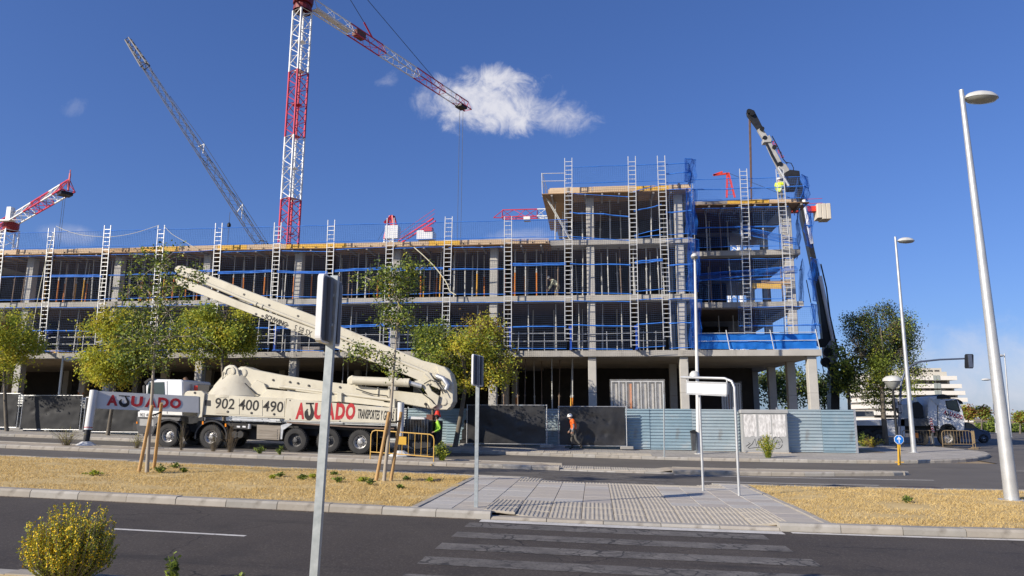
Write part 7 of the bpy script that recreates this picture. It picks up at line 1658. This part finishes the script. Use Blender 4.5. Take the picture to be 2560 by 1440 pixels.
for i, (py, pr) in enumerate(rows):
    zt = zr[i]; fh = 3.05; xr = at(pr, 1000, yb).x
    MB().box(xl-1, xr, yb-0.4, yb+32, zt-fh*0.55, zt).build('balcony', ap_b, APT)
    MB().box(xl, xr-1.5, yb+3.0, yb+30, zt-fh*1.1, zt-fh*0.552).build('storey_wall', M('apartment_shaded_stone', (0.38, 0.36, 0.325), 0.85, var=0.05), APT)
    x = xr-2.5; k = 0
    while x > xl+1 and k < 26:
        w_ = (4.2, 2.2, 3.4, 1.6, 2.8)[(k+i) % 5]; MB().box(x-w_, x, yb+2.8, yb+2.99, zt-fh*1.0, zt-fh*0.56).build('window', ap_d, APT); x -= w_+(0.8, 2.6, 1.2)[(k*2+i) % 3]; k += 1
    for k in range(2):
        x = at(2337+k*9, 1000, yb).x; MB().box(x, x+1.2, yb-0.6, yb-0.41, zt-fh*0.6, zt+0.3).build('glass_front', ap_g, APT)
cabin_w = M('cabin_white', (0.72, 0.72, 0.70), 0.6, var=0.06)
for i, (p0, p1, pt, y, lb) in enumerate(((1140, 1235, 985, 60, 'white site cabin glimpsed through the ground floor right of the pump boom'), (1306, 1352, 984, 61, 'white site cabin glimpsed between the props right of the street tree'), (340, 450, 948, 66, 'white site cabin glimpsed behind the pump truck cab'), (850, 940, 988, 63, 'white site cabin glimpsed under the folded boom'), (95, 190, 945, 66, 'white site cabin glimpsed through the ground floor at the far left'))):
    a, b_ = at(p0, pt, y), at(p1, pt, y); zb = G(a.x, y)+0.15; t = thing('site_cabin', ((a.x+b_.x)/2, y, zb), lb, 'cabin', 'white site cabins behind the building')
    MB().bevbox(a.x, b_.x, y, y+2.4, zb, max(a.z, zb+2.3), 0.05).build('shell', cabin_w, t)
    for k in range(2): x = a.x+(b_.x-a.x)*(0.2+0.4*k); MB().box(x, x+0.8, y-0.02, y-0.001, zb+1.1, zb+1.9).build('window', ap_d, t)
    MB().box(a.x+(b_.x-a.x)*0.8, a.x+(b_.x-a.x)*0.8+0.5, y-0.02, y-0.001, zb+0.05, zb+2.0).build('door', galv, t)
# ------------------------------------------------------------------ people
skin = M('skin', (0.42, 0.26, 0.18), 0.6, var=0.06); trousers = M('work_trousers', (0.09, 0.085, 0.075), 0.9, var=0.25, scale=8); boots = M('boots', (0.03, 0.025, 0.02), 0.8, var=0.2)
sleeve_grey = M('sleeve_grey', (0.16, 0.17, 0.19), 0.9, var=0.15); hi_orange = M('hi_vis_orange', (0.80, 0.13, 0.015), 0.7, var=0.1, scale=8); hi_yellow = M('hi_vis_yellow', (0.62, 0.72, 0.02), 0.7, var=0.1, scale=8); hi_green = M('hi_vis_green', (0.28, 0.55, 0.04), 0.7, var=0.1, scale=8)
pale_cloth = M('pale_work_shirt', (0.45, 0.47, 0.36), 0.9, var=0.15, scale=8); helmet_w = M('helmet_white', (0.78, 0.78, 0.76), 0.35, var=0.04); silver_band = M('reflective_band', (0.55, 0.55, 0.52), 0.4, var=0.05); hair_m = M('dark_hair', (0.02, 0.015, 0.012), 0.8)
def person(loc, rz, J, label, mats, vest=None, helmet=True):
    """J: joint name -> local position (facing +x); body grown with Skin + Subdivision, then frozen to a mesh"""
    t = thing('person', loc, label, 'person', rz=rz)
    rad = dict(pelvis=.145, belly=.14, chest=.155, neck=.06, head=.098, crown=.085, chin=.07, shl=.075, shr=.075, ell=.048, elr=.048, wrl=.034, wrr=.034, hal=.036, har=.036, hipl=.1, hipr=.1, knl=.066, knr=.066, anl=.046, anr=.046, tol=.042, tor=.042)
    E_ = [('pelvis', 'belly'), ('belly', 'chest'), ('chest', 'neck'), ('neck', 'head'), ('head', 'crown'), ('head', 'chin')]
    for s in 'lr': E_ += [('chest', 'sh'+s), ('sh'+s, 'el'+s), ('el'+s, 'wr'+s), ('wr'+s, 'ha'+s), ('pelvis', 'hip'+s), ('hip'+s, 'kn'+s), ('kn'+s, 'an'+s), ('an'+s, 'to'+s)]
    J = {k: Vector(v) for k, v in J.items()}
    for s in 'lr':
        w_, e = J['wr'+s], J['el'+s]; d = (w_-e).normalized(); h = w_+d*0.07; J['ha'+s] = h
        side = Vector((0, 1 if s == 'l' else -1, 0)); fwd = Vector((1, 0, 0))
        for k, (off, ln) in enumerate(((0.03, 0.075), (0.011, 0.085), (-0.011, 0.08), (-0.03, 0.06))):
            f = 'f%s%d' % (s, k); J[f+'a'] = h+d*0.02+fwd*off; J[f+'b'] = h+d*ln+fwd*(off*1.2)-side*0.015; rad[f+'a'] = 0.010; rad[f+'b'] = 0.008; E_ += [('ha'+s, f+'a'), (f+'a', f+'b')]
        J['th'+s] = w_+d*0.075+fwd*0.065; rad['th'+s] = 0.011; E_.append(('ha'+s, 'th'+s))
    names = list(J); idx = {n_: i for i, n_ in enumerate(names)}
    me = bpy.data.meshes.new('body_skeleton'); me.from_pydata([J[n_] for n_ in names], [(idx[a], idx[b2]) for a, b2 in E_], [])
    o = bpy.data.objects.new('body_skeleton', me); COL.objects.link(o)
    sk = o.modifiers.new('skin', 'SKIN'); sk.use_smooth_shade = True
    if not me.skin_vertices: me.attributes.new('skin_vertices', 'FLOAT', 'POINT') if False else None
    dat = me.skin_vertices[0].data if me.skin_vertices else None
    if dat is not None:
        for n_, i in idx.items(): r = rad.get(n_, 0.05); dat[i].radius = (r*1.0, r) if n_ not in ('pelvis', 'belly', 'chest') else (r*0.82, r*1.1); dat[i].use_root = (n_ == 'pelvis')
    sb = o.modifiers.new('sub', 'SUBSURF'); sb.levels = 1; sb.render_levels = 1
    dg = bpy.context.evaluated_depsgraph_get(); dg.update(); body = bpy.data.meshes.new_from_object(o.evaluated_get(dg)); bpy.data.objects.remove(o)
    zone = {}
    for n_ in names:
        if n_ in ('head', 'crown', 'chin', 'neck') or n_[0] == 'f' or n_.startswith('th') or n_.startswith('ha'): zone[n_] = 0
        elif n_ in ('chest', 'belly') or n_[:2] in ('sh', 'el', 'wr'): zone[n_] = 1
        elif n_[:2] in ('an', 'to'): zone[n_] = 3
        else: zone[n_] = 2
    body.materials.clear()
    for m_ in mats: body.materials.append(m_)
    vest_v, vest_f = [], []
    torso = [J['chest'], J['belly'], (J['chest']+J['belly'])/2, J['pelvis']+(J['belly']-J['pelvis'])*0.5, J['shl'], J['shr']]
    mp = {}
    for p in body.polygons:
        c = Vector(p.center); n_ = min(names, key=lambda q: (J[q]-c).length-rad.get(q, .05)*0.6); p.material_index = zone[n_]; p.use_smooth = True
        if vest and zone[n_] in (1, 2) and n_ in ('chest', 'belly', 'pelvis', 'shl', 'shr', 'neck') and c.z > J['pelvis'].z-0.12:
            f = []
            for vi in p.vertices:
                if vi not in mp: mp[vi] = len(vest_v); v = body.vertices[vi]; vest_v.append(v.co+v.normal*0.022)
                f.append(mp[vi])
            vest_f.append(tuple(f))
    b = link('body', body, t)
    if vest and vest_f:
        vm = MB(); vm.add(vest_v, vest_f); vo = vm.mesh('vest', [vest, silver_band], smooth=True); 
        for p in vo.polygons:
            h = (Vector(p.center)-J['pelvis']).dot((J['chest']-J['pelvis']).normalized())
            if 0.05 < h < 0.10: p.material_index = 1
        link('vest', vo, t)
    hd = J['head']; axis = (J['crown']-J['head']).normalized(); face = (J['chin']-J['head']); face -= axis*face.dot(axis); face.normalize(); q = Matrix((face, axis.cross(face), axis)).transposed().to_4x4()
    def head_part(mb, name, mat, smooth=True):
        mb.v = [tuple(q @ Vector(v)) for v in mb.v]; oo = link(name, mb.mesh(name, mat, smooth=smooth), t); oo.location = hd; return oo
    fm = MB(); fm.lathe([(0.001, 0.03), (0.014, 0.0), (0.018, -0.03), (0.001, -0.035)], (0.1, 0, -0.005), 'z', 6)
    for s in (-1, 1): fm.lathe([(0.001, 0.03), (0.018, 0.0), (0.001, -0.03)], (0.0, s*0.1, -0.01), 'z', 6)
    head_part(fm, 'nose_and_ears', skin)
    em = MB()
    for s in (-1, 1): em.lathe([(0.001, 0.01), (0.01, 0.0), (0.001, -0.01)], (0.093, s*0.033, 0.02), 'z', 6)
    em.box(0.092, 0.098, -0.022, 0.022, -0.055, -0.048); head_part(em, 'eyes_and_mouth', hair_m)
    if helmet:
        hm = MB(); hm.lathe([(0.122, 0.035), (0.124, 0.07), (0.108, 0.13), (0.07, 0.165), (0.001, 0.178)], (-0.005, 0, 0), 'z', 18); hm.lathe([(0.118, 0.03), (0.14, 0.028), (0.142, 0.034), (0.12, 0.045)], (0.012, 0, 0), 'z', 18)
        hm.box(0.1, 0.19, -0.06, 0.06, 0.026, 0.034); head_part(hm, 'helmet', helmet_w)
    else:
        hm = MB(); hm.lathe([(0.104, -0.03), (0.112, 0.03), (0.1, 0.09), (0.06, 0.125), (0.001, 0.133)], (-0.018, 0, 0), 'z', 16); head_part(hm, 'hair', hair_m)
    return t
def stand(**k):
    J = dict(pelvis=(0, 0, .95), belly=(0, 0, 1.12), chest=(0, 0, 1.34), neck=(0.01, 0, 1.5), head=(.03, 0, 1.62), crown=(.02, 0, 1.69), chin=(.075, 0, 1.56), shl=(0, .18, 1.42), shr=(0, -.18, 1.42), ell=(-.03, .24, 1.14), elr=(-.03, -.24, 1.14), wrl=(.06, .25, .9), wrr=(.06, -.25, .9), hipl=(0, .09, .9), hipr=(0, -.09, .9), knl=(.02, .1, .5), knr=(.02, -.1, .5), anl=(0, .1, .08), anr=(0, -.1, .08), tol=(.15, .11, .035), tor=(.15, -.11, .035))
    J.update(k); return J
# worker walking left in an orange vest
p = at(1436, 1131, 35.7); p.z = G(p.x, 35.7)+0.135
person(p, R(180), stand(pelvis=(-.02, 0, .90), belly=(.02, 0, 1.07), chest=(.07, 0, 1.28), neck=(.13, 0, 1.42), head=(.2, 0, 1.53), crown=(.21, 0, 1.60), chin=(.25, 0, 1.465), shl=(.07, .18, 1.36), shr=(.07, -.18, 1.36), ell=(.0, .23, 1.1), elr=(.1, -.23, 1.1), wrl=(.08, .24, .87), wrr=(.22, -.24, .9), hipl=(-.02, .09, .86), hipr=(-.02, -.09, .86), knl=(-.08, .1, .48), knr=(.14, -.1, .48), anl=(-.38, .1, .14), anr=(.10, -.1, .08), tol=(-.26, .1, .045), tor=(.25, -.1, .035)),
       'worker in orange vest and white helmet walking past the black fence panel', [skin, sleeve_grey, trousers, boots], hi_orange)
p = at(1091, 1128, 30.4); p.z = G(p.x, 30.4)
person(p, R(200), stand(ell=(-.12, .26, 1.16), elr=(.1, -.27, 1.15), wrl=(.1, .26, 1.05), wrr=(.3, -.2, 1.02), head=(.05, 0, 1.62), chin=(.1, 0, 1.56)), 'bare-headed worker in green hi-vis shirt behind the pump truck hopper', [skin, hi_green, M('dark_trousers', (0.02, 0.022, 0.028), 0.9), boots], None, False)
p = Vector((at(1392, 730, 40.6).x, 40.6, 8.47))
person(p, R(180), stand(pelvis=(-.1, 0, .82), belly=(.02, 0, .95), chest=(.2, 0, 1.08), neck=(.33, 0, 1.17), head=(.44, 0, 1.23), crown=(.48, 0, 1.28), chin=(.46, 0, 1.155), shl=(.2, .18, 1.14), shr=(.2, -.18, 1.14), ell=(.3, .24, .88), elr=(.32, -.24, .88), wrl=(.42, .2, .68), wrr=(.44, -.2, .68), hipl=(-.1, .09, .78), hipr=(-.1, -.09, .78), knl=(.05, .1, .45), knr=(.02, -.1, .45), anl=(-.05, .1, .08), anr=(-.1, -.1, .08), tol=(.1, .11, .035), tor=(.05, -.11, .035)),
       'worker stooping on the upper open floor behind the net', [skin, pale_cloth, M('khaki', (0.25, 0.24, 0.18), 0.9), boots], None)
p = Vector((at(1950, 490, 43.0).x, 43.0, 14.36))
person(p, R(60), stand(ell=(.05, .25, 1.16), elr=(.1, -.27, 1.18), wrl=(.2, .2, 1.0), wrr=(.3, -.22, 1.05)), 'worker in yellow hi-vis jacket and white helmet on the wing roof', [skin, hi_yellow, trousers, boots], hi_yellow)
